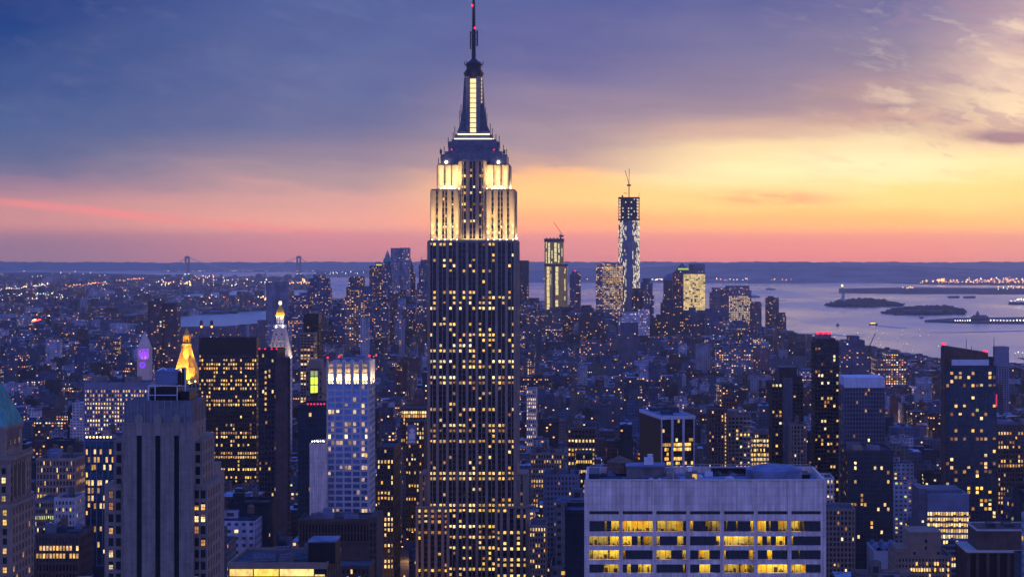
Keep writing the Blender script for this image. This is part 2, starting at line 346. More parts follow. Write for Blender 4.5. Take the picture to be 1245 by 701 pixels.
# ------------------------------------------------------------------ facade system for the nearer towers
class Bldg:
    """one building: Empty at its base, walls, glazing and lit windows as parts; local x right, y away from the camera, z up"""
    def __init__(self, name, label, cat, x, d, rz=0.0, group=None):
        self.d = d; self.x = x; self.z = -drop(d)
        self.root = empty(name, (x, d, self.z), label, cat, group, rz)
        self.wall = MB(); self.glass = MB(); self.panes = []; self.roofmb = MB()
        self.cap = 100
    def lx(self, px, dd=0.0): return X(px, self.d + dd) - self.x
    def lz(self, py, dd=0.0): return Zp(py, self.d + dd) - self.z
    def pt(self, side, u, w, z):
        if side == 'N': return (u, -w, z)
        if side == 'W': return (w, u, z)
        return (-w, u, z)
    def ubox(self, mb, side, u0, u1, w0, w1, z0, z1, m=0):
        if side == 'N': mb.box(u0, u1, -w1, -w0, z0, z1, m)
        elif side == 'W': mb.box(w0, w1, u0, u1, z0, z1, m)
        else: mb.box(-w1, -w0, u0, u1, z0, z1, m)
    def core(self, x0, x1, y0, y1, z0, z1):
        self.glass.box(x0, x1, y0, y1, z0, z1)
    def facade(self, side, u0, u1, w, z0, z1, nb, nf, pier=0.35, span=0.35, pd=0.5, sdp=0.3, lit=0.2, mats=(('yellow', 3), ('white', 1), ('amber', 2)), ns=1, grad=0.0, pfill=0.8, hfill=1.0, rowvar=1.0, skiprows=0, minor=0.0, seed=None, ends=1.0, vis=True):
        """bays x floors of openings in the plane w: piers and spandrels stand proud of the glass, lit panes sit between them"""
        r = random.Random(seed if seed is not None else rnd.random())
        bw = (u1 - u0) / nb; fh = (z1 - z0) / nf; pw = bw * pier; sh = fh * span
        for i in range(nb + 1):
            c = u0 + i * bw; a = max(u0, c - pw / 2 * (1 if 0 < i < nb else 2 * ends)); b = min(u1, c + pw / 2 * (1 if 0 < i < nb else 2 * ends))
            self.ubox(self.wall, side, a, b, w, w + pd, z0, z1)
        if span > 0:
            for j in range(nf + 1):
                zz = z0 + j * fh
                self.ubox(self.wall, side, u0 + 0.01, u1 - 0.01, w, w + sdp, max(z0, zz - sh / 2) + 0.013, min(z1, zz + sh / 2) - 0.011, 1)
        ww = (bw - pw) / ns
        if minor:
            for i in range(nb):
                for k in range(1, ns):
                    c = u0 + i * bw + pw / 2 + k * ww
                    self.ubox(self.wall, side, c - minor / 2, c + minor / 2, w, w + pd * 0.7, z0, z1)
        names = [k for k, n in mats for _ in range(n)]
        for j in range(nf - skiprows):
            rv = r.random()
            p = lit if rowvar == 0 else min(1.0, lit * (0.15 + (2.6 if rv > 0.55 else 0.7) * rv * rowvar))
            rowmat = r.choice(names)
            p *= 1.0 + grad * (1.0 - 2.0 * j / nf)
            for i in range(nb):
                for k in range(ns):
                    if r.random() < p:
                        ua = u0 + i * bw + pw / 2 + k * ww + ww * (1 - pfill) / 2; ub = ua + ww * pfill
                        za = z0 + j * fh + sh / 2 + 0.02; zb = z0 + (j + 1) * fh - sh / 2 - 0.02
                        zb -= (zb - za) * (1 - hfill)
                        if r.random() < 0.3: za += (zb - za) * r.uniform(0.0, 0.35)
                        self.panes.append((side, ua, ub, w + 0.06, za, zb, rowmat if r.random() < 0.7 else r.choice(names)))
    def pane(self, side, ua, ub, w, za, zb, m): self.panes.append((side, ua, ub, w, za, zb, m))
    def finish(self, wall='limestone', span=None, glass='glass', roof='roof'):
        s = MT[span] if span else MT[wall]
        self.wall.build('wall', [MT[wall], s], self.root)
        self.glass.build('glazing', MT[glass], self.root)
        self.roofmb.build('roof', MT[roof], self.root)
        # the lit windows: the first hundred as objects of their own, the rest as one mesh
        def scr(p):
            y = self.d if p[0] == 'N' else self.d + (p[1] + p[2]) / 2
            py = EY + F * (HC - (p[4] + self.z)) / y
            return (py > 701, p[0] != 'N', (p[4]) * -1)
        P_ = sorted(self.panes, key=scr)
        cache = {}
        for (side, ua, ub, w, za, zb, m) in P_[:self.cap]:
            a, h = round(ub - ua, 1), round(zb - za, 1)
            key = (side, a, h, m)
            if key not in cache:
                mb = MB()
                self.ubox(mb, side, -a / 2, a / 2, -0.04, 0.04, -h / 2, h / 2)
                if self.d < 820:                      # sash bars show on the nearest towers
                    self.ubox(mb, side, -a / 2, a / 2, 0.03, 0.09, -.06, .07, 1); self.ubox(mb, side, -.045, .045, 0.03, 0.085, -h / 2, h / 2, 1)
                    self.ubox(mb, side, -a / 2, a / 2, 0.03, 0.07, h * .18, h / 2, 2) if len(cache) % 3 == 1 else None
                cache[key] = mb.mesh('window', [LIT[m], MT['darksteel'], LIT['dim']])
            o = bpy.data.objects.new('window', cache[key]); C.objects.link(o); o.parent = self.root
            o.location = self.pt(side, (ua + ub) / 2, w, (za + zb) / 2)
        rest = P_[self.cap:]
        if rest:
            mb = MB(); ks = sorted(LIT)
            for (side, ua, ub, w, za, zb, m) in rest: self.ubox(mb, side, ua, ub, w - 0.04, w + 0.04, za, zb, ks.index(m))
            o = mb.build('window', [LIT[k] for k in ks], self.root); o['kind'] = 'stuff'
        return self.root

def spot(parent, loc, target, energy, colour=(1.0, 0.70, 0.30), angle=90, size=0.6, blend=0.8):
    l = bpy.data.lights.new('floodlight_beam', 'SPOT'); l.energy = energy; l.color = colour
    l.spot_size = math.radians(angle); l.spot_blend = blend; l.shadow_soft_size = size
    o = bpy.data.objects.new('floodlight_beam', l); C.objects.link(o); o.parent = parent; o.location = loc
    o.rotation_euler = (Vector(target) - Vector(loc)).to_track_quat('-Z', 'Y').to_euler()
    return o
def strip(parent, loc, direction, length, width, energy, colour=(1.0, 0.72, 0.33), along='X'):
    """a row of floodlights as one long lamp lying on a ledge"""
    l = bpy.data.lights.new('floodlight_beam', 'AREA'); l.shape = 'RECTANGLE'; l.size = length; l.size_y = width; l.energy = energy; l.color = colour
    o = bpy.data.objects.new('floodlight_beam', l); C.objects.link(o); o.parent = parent; o.location = loc
    z = -Vector(direction).normalized(); x = Vector((1, 0, 0)) if along == 'X' else Vector((0, 1, 0)); y = z.cross(x).normalized()
    from mathutils import Matrix
    o.rotation_euler = Matrix((x, y, z)).transposed().to_euler()
    return o
def bulb(parent, loc, r, m, name='lamp'):
    mb = MB(); mb.cyl(0, 0, -r, 0, r * 0.7, r, 8); mb.cyl(0, 0, 0, r, r, r * 0.6, 8)
    return mb.build(name, m, parent, loc)
def water_tank(parent, x, y, z, r=2.0, h=4.0, leg=2.0, name='water_tank'):
    mb = MB()
    mb.cyl(x, y, z + leg, z + leg + h, r, r * 0.97, 10, 0); mb.cyl(x, y, z + leg + h, z + leg + h + r * 0.6, r * 1.08, 0.1, 10, 0)
    o = mb.build(name, MT['timber'], parent); mb = MB()
    for sx in (-1, 1):
        for sy in (-1, 1): mb.box(x + sx * r * 0.6 - 0.15, x + sx * r * 0.6 + 0.15, y + sy * r * 0.6 - 0.15, y + sy * r * 0.6 + 0.15, z, z + leg)
    mb.build('tank_frame', MT['darksteel'], o)
    return o

CLEAR = []       # (px0, px1, py0, py1, d): screen windows through which a landmark must stay visible
FOOT = []        # footprints of the landmarks: x0, x1, y0, y1
def clear(px0, px1, py0, py1, d): CLEAR.append((px0, px1, py0, max(py0 + 4, min(py1, EY + F * HC / d - 0.022 * F * 1000 / d)), d))
def foot(x0, x1, y0, y1): FOOT.append((x0, x1, y0, y1))
# ------------------------------------------------------------------ water, land, hills, air
def inpoly(poly, x, y):
    x = np.asarray(x, float); y = np.asarray(y, float); r = np.zeros(np.broadcast(x, y).shape, bool)
    n = len(poly)
    for i in range(n):
        (x0, y0), (x1, y1) = poly[i], poly[(i + 1) % n]
        if y0 == y1: continue
        c = ((y0 > y) != (y1 > y)) & (x < (x1 - x0) * (y - y0) / (y1 - y0) + x0)
        r ^= c
    return r
# shorelines as map outlines (bearing, depression) of the real places: Brooklyn, Red Hook, Manhattan, Staten Island and New Jersey
BROOKLYN = [(-900, 330), (60, 331), (185, 334), (225, 337), (300, 336.5), (374, 339.5), (380, 352), (300, 352), (250, 355.5), (200, 359), (192, 366), (186, 402), (-900, 412)]
REDHOOK = [(188, 364), (260, 362), (345, 363), (402, 365), (350, 376), (290, 378.5), (245, 382), (208, 385), (186, 386)]
MANHATTAN = [(-900, 400), (190, 400.5), (216, 398), (318, 396), (345, 388), (400, 377), (425, 371), (520, 370), (630, 382), (700, 385), (800, 390), (850, 396), (930, 402), (962, 408), (1010, 412), (1060, 421), (1100, 429), (1150, 437), (1245, 442), (1420, 455), (2200, 500), (2200, 5000), (-900, 5000)]
STATEN = [(384, 334), (520, 333), (640, 336), (655, 343), (780, 343.5), (960, 344), (1040, 342.5), (1140, 346), (1300, 347), (2200, 348), (2200, 321.2), (640, 321.2), (560, 327), (384, 330)]
BAYONNE = [(1022, 351), (1100, 350), (1245, 350.5), (2200, 349), (2200, 358), (1245, 357.5), (1100, 357), (1020, 356)]
LIBERTY_ISLE = [(1002, 371.0), (1018, 366.8), (1046, 365.2), (1075, 366), (1099, 370), (1097, 372.5), (1050, 373.2), (1012, 373)]
ELLIS_ISLE = [(1071, 380.8), (1085, 376.5), (1110, 374), (1150, 374), (1172, 378.5), (1173, 382), (1140, 383), (1090, 382.8)]
TERMINAL = [(1124, 390.2), (1160, 387.6), (1245, 386.5), (1500, 386), (1500, 394), (1245, 393.6), (1180, 393.2), (1124, 391.2)]
PIER = [(1226, 368), (1400, 369), (1400, 372), (1226, 370)]
LANDS = [BROOKLYN, REDHOOK, MANHATTAN, STATEN, BAYONNE]

def grid_land(px, py):
    r = np.zeros(np.broadcast(px, py).shape, bool)
    for p in LANDS: r |= inpoly(p, px, py)
    return r
def to_py(d): return EY + F * (HC + d * d / (2 * RE)) / d

def water_mat():
    m = bpy.data.materials.new('harbour_water'); m.use_nodes = True
    T = NT(m.node_tree); p = T.n['Principled BSDF']
    co = T.node('ShaderNodeTexCoord').outputs['Object']
    x, y, z = T.sep(co)
    p.inputs['Base Color'].default_value = (0.36, 0.42, 0.41, 1)
    n = T.noise(T.comb(T.m('MULTIPLY', x, 0.0012), T.m('MULTIPLY', y, 0.0005), 0.0), 1.0, 4.0, 0.6)
    T.l.new(T.rng(n, 0.3, 0.7, 0.14, 0.26), p.inputs['Roughness'])
    w = T.noise(T.comb(T.m('MULTIPLY', x, 0.02), T.m('MULTIPLY', y, 0.006), 0.0), 1.0, 3.0, 0.6)
    b = T.node('ShaderNodeBump'); b.inputs['Strength'].default_value = 0.2; b.inputs['Distance'].default_value = 2.0
    T.l.new(w, b.inputs['Height']); T.l.new(b.outputs[0], p.inputs['Normal'])
    return m
def build_water():
    mb = MB(); rs = [0.0, 300.0]
    while rs[-1] < 30500: rs.append(rs[-1] * 1.035)
    n = 128
    mb.v.append((0, 0, 0))
    for r in rs[1:]:
        for k in range(n): a = 2 * math.pi * k / n; mb.v.append((r * math.sin(a), r * math.cos(a), -drop(r)))
    for k in range(n): mb.f.append((0, 1 + (k + 1) % n, 1 + k)); mb.m.append(0)
    for i in range(len(rs) - 2):
        for k in range(n):
            j = (k + 1) % n; a = 1 + i * n; b = a + n
            mb.f.append((a + k, a + j, b + j, b + k)); mb.m.append(0)
    o = mb.build('water', water_mat()); tag(o, 'calm violet harbour water reflecting the evening sky', 'water', kind='structure')
build_water()

def build_land():
    ds = [150.0]
    while ds[-1] < 3400: ds.append(ds[-1] * 1.06)
    while ds[-1] < 30000: ds.append(ds[-1] * 1.0065)
    ds = np.array(ds); pxs = np.arange(-420, 1700.1, 4.0)
    dm = (ds[1:] + ds[:-1]) / 2; pm = (pxs[1:] + pxs[:-1]) / 2
    PX, PD = np.meshgrid(pm, dm)
    land = grid_land(PX, to_py(PD)) | (PD < 3400)
    nx = len(pxs)
    V = np.zeros((len(ds), nx, 3)); V[..., 1] = ds[:, None]; V[..., 0] = (pxs[None, :] - CX) / F * ds[:, None]
    V[..., 2] = -(ds[:, None] ** 2) / (2 * RE) + np.clip((ds[:, None] - 3000) / 4000, 0, 1) * 2.5 + 0.4
    ii, jj = np.nonzero(land)
    a = ii * nx + jj
    faces = np.stack([a, a + 1, a + nx + 1, a + nx], 1)
    used, inv = np.unique(faces, return_inverse=True)
    me = bpy.data.meshes.new('ground'); me.from_pydata(V.reshape(-1, 3)[used].tolist(), [], inv.reshape(faces.shape).tolist())
    m = mat('city_ground', (0.055, 0.055, 0.06), 0.95, 0.5, 0.004)
    me.materials.append(m); me.update()
    o = bpy.data.objects.new('ground', me); C.objects.link(o); tag(o, 'dark city ground reaching out to the far shores', 'ground', kind='structure')
build_land()

def island(name, poly, hgt, label, trees=True):
    """an island or pier: its outline raised a little above the water, woods on it as a lumpy canopy"""
    pts = [(X(px, gd(py)), gd(py)) for px, py in poly]
    mb = MB(); zz = -drop(pts[0][1])
    mb.prism(pts, zz - 2, zz + hgt)
    o = mb.build(name, MT['roof']); tag(o, label, 'island', kind='structure')
    return pts, zz + hgt

def ridge(name, prof, dc, half, label, seed, colour=(0.25, 0.21, 0.18)):
    r = random.Random(seed); mb = MB(); pxs = np.arange(prof[0][0], prof[-1][0] + 1, 5.0); N = 15
    ph = [r.uniform(0, 6.28) for _ in range(8)]
    for px in pxs:
        ytop = np.interp(px, [p[0] for p in prof], [p[1] for p in prof])
        jig = (0.5 if dc > 20000 else 0.34) * sum(math.sin(px * f + q) for f, q in zip((0.02, 0.047, 0.11, 0.23, 0.41, 0.6), ph)) * 0.5
        top = Zp(ytop + jig, dc) + drop(dc)
        for k in range(N):
            t = k / (N - 1) * 2 - 1; d = dc + half * t
            h = top * max(0.0, math.cos(t * math.pi / 2)) ** 1.2
            mb.v.append((X(px, d), d, -drop(d) + h - (8 if abs(t) == 1 else 0)))
    for i in range(len(pxs) - 1):
        for k in range(N - 1):
            a = i * N + k; mb.f.append((a, a + N, a + N + 1, a + 1)); mb.m.append(0)
    o = mb.build(name, mat(name + '_woods', colour, 0.95, 0.5, 0.003)); tag(o, label, 'hills', kind='structure')
ridge('hills', [(640, 333), (680, 328), (740, 325.5), (800, 324.5), (850, 321.6), (900, 319.4), (940, 318.4), (985, 319.2), (1040, 320.6), (1100, 322.6), (1160, 325.5), (1245, 330), (1330, 334), (1600, 338)], 17000, 2600, 'long wooded hill across the bay on the right', 3)
ridge('hills', [(-1500, 318.6), (-420, 319), (0, 318.4), (300, 318.8), (520, 318.0), (640, 318.4), (800, 318.0), (1000, 318.4), (1245, 318.2), (2800, 318.4)], 27000, 2600, 'faint far ridge along the whole horizon', 5)
ridge('hills', [(372, 334.5), (400, 332.6), (470, 332), (520, 332.4), (600, 331), (660, 333.5)], 19000, 1400, 'low dark shore hills right of the suspension bridge', 9)

def build_haze():
    mb = MB(); mb.box(-31000, 31000, -31000, 31000, -90, 464)
    m = bpy.data.materials.new('evening_air'); m.use_nodes = True; nt = m.node_tree; nt.nodes.clear()
    out = nt.nodes.new('ShaderNodeOutputMaterial'); pv = nt.nodes.new('ShaderNodeVolumePrincipled')
    pv.inputs['Color'].default_value = (1.0, 0.97, 0.84, 1); pv.inputs['Density'].default_value = HAZE; pv.inputs['Anisotropy'].default_value = 0.6
    nt.links.new(pv.outputs[0], out.inputs['Volume'])
    m.cycles.homogeneous_volume = True
    o = mb.build('haze', m); tag(o, 'violet evening haze lying over the whole city', 'haze', kind='stuff')
if HAZE: build_haze()
# ------------------------------------------------------------------ landmark towers
Y3 = (('yellow', 4), ('amber', 2), ('white', 1))
OFF = (('yellow', 3), ('amber', 3), ('white', 1), ('dim', 2))
RES = (('amber', 3), ('yellow', 2), ('white', 2), ('dim', 2))

def esb():
    d = 1330.0
    B = Bldg('art_deco_skyscraper', 'tallest tower, stepped limestone skyscraper with floodlit crown and antenna mast', 'skyscraper', X(574, d), d)
    L = lambda px, dd=0: B.lx(px, dd); Zz = lambda py, dd=0: B.lz(py, dd)
    MIX = (('yellow', 6), ('white', 1), ('amber', 3), ('dim', 2))
    y0 = 0.0
    zt, zb = Zz(293.4), 0.0
    x0, x1 = L(520), L(627.6)
    # main shaft
    B.core(x0 + .6, x1 - .6, 0.6, 40, zb, zt - 0.3)
    nf = int(round((zt - 24) / 3.72))
    n = 9
    B.facade('N', x0, x1, -0.6, 24, zt, n, nf, 0.27, 0.36, 1.1, 0.25, 0.33, MIX, ns=2, minor=0.45, seed=11, grad=0.55, pfill=.62, hfill=.82)
    B.facade('W', 1.0, 40, x1 - .6, 24, zt, 6, nf, 0.40, 0.36, 1.1, 0.35, 0.25, MIX, ns=2, minor=0.5, seed=12)
    B.facade('E', 1.0, 40, -(x0 + .6), 24, zt, 6, nf, 0.40, 0.36, 1.1, 0.35, 0.2, MIX, ns=2, minor=0.5, seed=13)
    B.wall.box(x0 + .2, x1 - .2, -0.2, 40.2, zt - 0.6, zt + 0.9)
    # the shoulders low down
    for (a, b, py, dd, nb) in ((510, 520, 577, 6, 1), (627.6, 641, 577, 6, 1), (505.3, 546.5, 617, -5, 5), (601.5, 642.5, 617, -5, 5)):
        xa, xb = B.lx(a, dd), B.lx(b, dd); z1 = B.lz(py, dd)
        B.core(xa + .5, xb - .5, dd + .6, (dd + 30 if dd > 0 else 0.55), zb, z1 - 0.3)
        nfl = int(round((z1 - 20) / 3.72))
        B.facade('N', xa, xb, -dd - 0.6, 20, z1, nb, nfl, 0.42, 0.36, 0.9, 0.35, 0.52, MIX, ns=2 if nb == 1 else 1, seed=20 + nb + int(a), pfill=.7, hfill=.82)
        if dd > 0 and a > 600: B.facade('W', dd + 1, dd + 29, xb - .5, 20, z1, 4, nfl, 0.45, 0.36, 0.7, 0.3, 0.3, MIX, ns=2, seed=33)
        B.wall.box(xa, xb, dd - .3, dd + (29 if dd > 0 else 4.5), z1 - 0.4, z1 + 0.8)
    # lit block, set back
    def block(pa, pb, pt, pbm, dd, dep, nb, nfl, lit, ns, sd, pier=0.5, solid=None):
        xa, xb = B.lx(pa, dd), B.lx(pb, dd); z1, z0 = B.lz(pt, dd), B.lz(pbm, 0) + 0.6
        B.core(xa + .6, xb - .6, dd + .6, dd + dep - .6, z0, z1 - .2)
        B.facade('N', xa, xb, -dd - .6, z0, z1, nb, nfl, pier, 0.42, 1.2, 0.7, lit, MIX, ns=ns, minor=0.6, seed=sd, pfill=.62, hfill=.8)
        B.facade('W', dd + .6, dd + dep, xb - .6, z0, z1, 4, nfl, pier, 0.42, 1.2, 0.7, lit, MIX, ns=ns, seed=sd + 1)
        B.facade('E', dd + .6, dd + dep, -(xa + .6), z0, z1, 4, nfl, pier, 0.42, 1.2, 0.7, lit, MIX, ns=ns, seed=sd + 2)
        B.wall.box(xa + .1, xb - .1, dd, dd + dep, z1 - .4, z1 + 1.0)
        return xa, xb, z0, z1
    a1 = block(524, 557.5, 231.5, 293.4, 5, 33, 3, 9, 0.3, 2, 40, 0.46)
    a2 = block(591.5, 625, 231.5, 293.4, 5, 33, 3, 9, 0.3, 2, 44, 0.46)
    a3 = block(557.5, 591.5, 196, 293.4, 9, 29, 3, 14, 0.28, 2, 48, 0.36)
    b1 = block(532, 558, 200.7, 231.5, 9, 26, 2, 4, 0.1, 1, 52, 0.72)
    b2 = block(591, 618.6, 200.7, 231.5, 9, 26, 2, 4, 0.1, 1, 56, 0.72)
    # dark stepped cap above the lit blocks
    cap = MB()
    def step(pa, pb, pt, pbm, dd, dep, m=0): cap.box(B.lx(pa, dd), B.lx(pb, dd), dd, dd + dep, B.lz(pbm, dd) - .3, B.lz(pt, dd), m)
    step(536, 556, 187.5, 199.8, 11, 20); step(596, 616, 187.5, 199.8, 11, 20)
    step(541, 610.5, 184, 196, 12.5, 20); step(545, 606.5, 172, 184.2, 14, 18); step(549, 603, 169.4, 172.2, 14.8, 16.4)
    step(553.5, 598.6, 163.5, 167.8, 16, 14); step(557.5, 594.6, 159.5, 162.6, 17.2, 11.6)
    for k in range(12): cap.box(B.lx(546 + k * 5.2, 14), B.lx(547.4 + k * 5.2, 14), 13.4, 14.02, B.lz(184, 14), B.lz(173, 14), 0)
    cap.build('stepped_cap', [MT['steel']], B.root)
    
    for pxx, pyy, h in [(533, 200, 8), (536, 187, 7), (540, 187, 9), (545, 172, 5), (551, 169, 8), (553, 160, 6), (596, 160, 10), (598.5, 165, 9), (603, 169, 6), (607, 172, 7), (612, 184, 8), (616, 187, 6), (618, 199, 8), (592, 150, 12), (559, 148, 14), (590.5, 140, 9), (560.5, 135, 8)]:
        xx = B.lx(pxx, 15); zz = B.lz(pyy, 15); rails = MB(); rails.tube((xx, 15, zz - 8 / 1.73), (xx, 15, zz + h / 1.73), 0.28); rails.build('aerial', MT['darksteel'], B.root)
    for pxx in (536, 613): rails = MB(); rails.tube((B.lx(pxx, 11), 11.2, B.lz(187, 11)), (B.lx(pxx, 11), 11.2, B.lz(182, 11)), 0.9); rails.build('aerial', MT['darksteel'], B.root)
    pass
    for pa, pb, py in ((552.5, 600, 168.7), (556.5, 595.6, 163.1)):
        mb = MB(); mb.box(B.lx(pa, 15.4), B.lx(pb, 15.4), 15.2, 15.9, B.lz(py + 0.75, 15), B.lz(py - .55, 15)); mb.build('light_ring', lampmat('light_ring_glow', (1.0, 0.82, 0.5), 2.2), B.root)
    # mooring mast: round shaft with four winged buttresses and a lit glass slot on each side
    cx, cyy = B.lx(576, 23), 23.0
    sh = MB(); z0 = B.lz(161, 23); zc = B.lz(93, 23); z2 = B.lz(128, 23)
    k = 1.0 / (F / (d + 23))
    sh.cyl(cx, cyy, z0, zc, 11.5 * k, 9.3 * k, 16)
    prof = [(20.0, 161), (16.2, 152), (13.4, 132), (11.4, 95)]
    for s in (-1, 1):
        out = [(w, B.lz(y, 23)) for w, y in prof]
        for yy, fl_ in ((cyy - 3, 1), (cyy + 3, -1)):
            pts = [(cx + s * 8 * k, yy, out[0][1])] + [(cx + s * w * k, yy, z) for w, z in out] + [(cx + s * 8 * k, yy, out[-1][1])]
            sh.face(pts[::s * fl_])
        for (wa, za), (wb, zb_) in zip(out[:-1], out[1:]):
            q = [(cx + s * wa * k, cyy - 3, za), (cx + s * wa * k, cyy + 3, za), (cx + s * wb * k, cyy + 3, zb_), (cx + s * wb * k, cyy - 3, zb_)]
            sh.face(q if s > 0 else q[::-1])
        # buttresses in front of and behind the shaft, framing the slot
        for t in (-1, 1):
            sh.box(cx + t * 6.6 * k - 1.3, cx + t * 6.6 * k + 1.3, cyy + s * 10.8 * k - 1.1, cyy + s * 10.8 * k + 1.1, z0, zc - .5)
    MAST = sh.build('mast', MT['steel'], B.root)
    sl = MB()
    for i in range(11):
        za = B.lz(161 - i * 6.0, 17); zb2 = za + 5.1 / 1.73
        sl.box(cx - 3.6 * k, cx + 3.6 * k, cyy - 11.6 * k, cyy - 11.1 * k, za, zb2)
    sl.build('mast_window', lampmat('mast_window_glow', (1.0, 0.78, 0.36), 1.3), MAST)
    sl = MB()
    for i in range(7):
        za = B.lz(126 - i * 4.6, 23); sl.box(cx + 9.6 * k, cx + 10.6 * k, cyy - 5, cyy - 3.2, za, za + 3.2 / 1.73)
    sl.build('mast_window', lampmat('mast_side_glow', (1.0, 0.7, 0.35), 0.8), MAST)
    top = MB()
    rings = [(93.5, 11.2, 91, 11.6), (91, 12.4, 88.5, 12.4), (88.5, 10.6, 86, 10.8), (86, 9.2, 82, 8.7), (82, 9.6, 79.5, 9.2), (79.5, 9.9, 78, 10.2), (78, 8.2, 75, 6.2), (75, 6.2, 72, 3.0), (72, 3.0, 70, 2.2)]
    for (ya, ra, yb, rb) in rings: top.cyl(cx, cyy, B.lz(ya, 23), B.lz(yb, 23), ra * k, rb * k, 16)
    for a in range(8):
        an = a * math.pi / 4; top.tube((cx + 10.5 * k * math.cos(an), cyy + 10.5 * k * math.sin(an), B.lz(80, 23)), (cx + 11.5 * k * math.cos(an), cyy + 11.5 * k * math.sin(an), B.lz(75, 23)), 0.3)
    top.build('dome', MT['darksteel'], B.root)
    an = MB()
    an.cyl(cx, cyy, B.lz(70, 23), B.lz(58, 23), 2.6 * k, 2.2 * k, 8); an.cyl(cx, cyy, B.lz(58, 23), B.lz(37, 23), 2.4 * k, 2.4 * k, 8)
    an.cyl(cx, cyy, B.lz(37, 23), B.lz(18, 23), 2.0 * k, 1.8 * k, 8); an.cyl(cx, cyy, B.lz(18, 23), B.lz(-12, 23), 1.6 * k, 1.2 * k, 8)
    for y in range(-8, 70, 4): an.cyl(cx, cyy, B.lz(y, 23), B.lz(y - 0.9, 23), (3.0 if y > 36 else 2.5) * k, None, 8)
    an.box(cx - 4.6 * k, cx - 3.2 * k, cyy - .5, cyy + .5, B.lz(60, 23), B.lz(38, 23)); an.box(cx + 3.4 * k, cx + 5.2 * k, cyy - .5, cyy + .5, B.lz(56, 23), B.lz(37, 23))
    for y in (40, 48, 55): an.box(cx - 4.6 * k, cx + 5 * k, cyy - .3, cyy + .3, B.lz(y + .6, 23), B.lz(y, 23))
    ANT = an.build('antenna', MT['darksteel'], B.root)
    for y in (34.5, 7): bulb(ANT, (cx + (1.5 if y > 20 else -1.5) * k, cyy - 2.4 * k, B.lz(y, 23)), 0.75, LAMP['red'], 'beacon')
    for pxx in (549, 600.5): bulb(B.root, (B.lx(pxx, 13), 13.2, B.lz(182, 13)), 0.42, LAMP['red'], 'beacon')
    for pxx, pyy in ((542.5, 197), (606, 197)): bulb(B.root, (B.lx(pxx, 10), 10.2, B.lz(pyy, 10)), 0.9, LAMP['flood'], 'beacon')
    # floodlights standing on the ledges
    zl = Zz(293.4) + 1.2
    fx = MB()
    def fl(px, dd, z, tx, ty, tz, e, ang=70):
        x = B.lx(px, dd)
        bulb(B.root, (x, dd, z), 0.35, LAMP['flood'], 'floodlight')
        # three beams per lamp position: a wide one for the foot of the wall, narrower ones thrown higher up
        for (hh, full, pw) in e: spot(B.root, (x, dd - .7, z + .6), (x + tx, dd - .7 + ty, z + .6 + hh), pw, colour=(1.0, .69, .25), angle=full, blend=1.0, size=.35)
    for px in (525.5, 533.5, 541, 548.5, 555.5, 593.5, 600.5, 608, 616, 623.5): fl(px, 1.6, zl, 0, 3.5, 0, ((7, 50, ESB_W * 1.6), (17, 30, ESB_W * 8), (30, 18, ESB_W * 18)))
    for pa, pb in ((525, 557), (592, 624.5)): strip(B.root, ((L(pa) + L(pb)) / 2, 1.5, zl + .5), (0, .5, 1), L(pb) - L(pa), .6, ESB_W * .3)
    strip(B.root, (L(574.5), 5.5, zl + .5), (0, .6, 1), L(589) - L(560), .6, ESB_W * .2)
    strip(B.root, (x1 - .3, 22, zl + .5), (-.4, 0, 1), 28, .5, ESB_W * 1.2, along='Y')
    zl2 = B.lz(231.5, 5) + 1.3
    for px in (536, 545, 552.5, 558, 592, 598, 605.5, 614): fl(px, 6.0, zl2, 0, 3.1, 0, ((5, 56, ESB_W * .9), (9, 36, ESB_W * 3.6), (16.5, 24, ESB_W * 12)))
    for pa, pb in ((533, 558), (591, 618)): strip(B.root, ((B.lx(pa, 6) + B.lx(pb, 6)) / 2, 6.1, zl2 + .4), (0, .6, 1), B.lx(pb, 6) - B.lx(pa, 6), .6, ESB_W * .22)
    strip(B.root, (B.lx(622, 9), 21, zl2 + .4), (-.7, 0, 1), 22, .5, ESB_W * .7, along='Y')
    for px in (540.5, 548.8, 601.8, 609.8): bulb(B.root, (B.lx(px, 5.4), 5.3, zl2 + .9), .95, LAMP['flood'], 'floodlight')
    foot(B.x + L(500), B.x + L(646), d - 8, d + 60)
    clear(505, 643, 0, 701, d)
    B.finish('limestone', 'dark', 'glass')
ESB_W = 10000.0
esb()

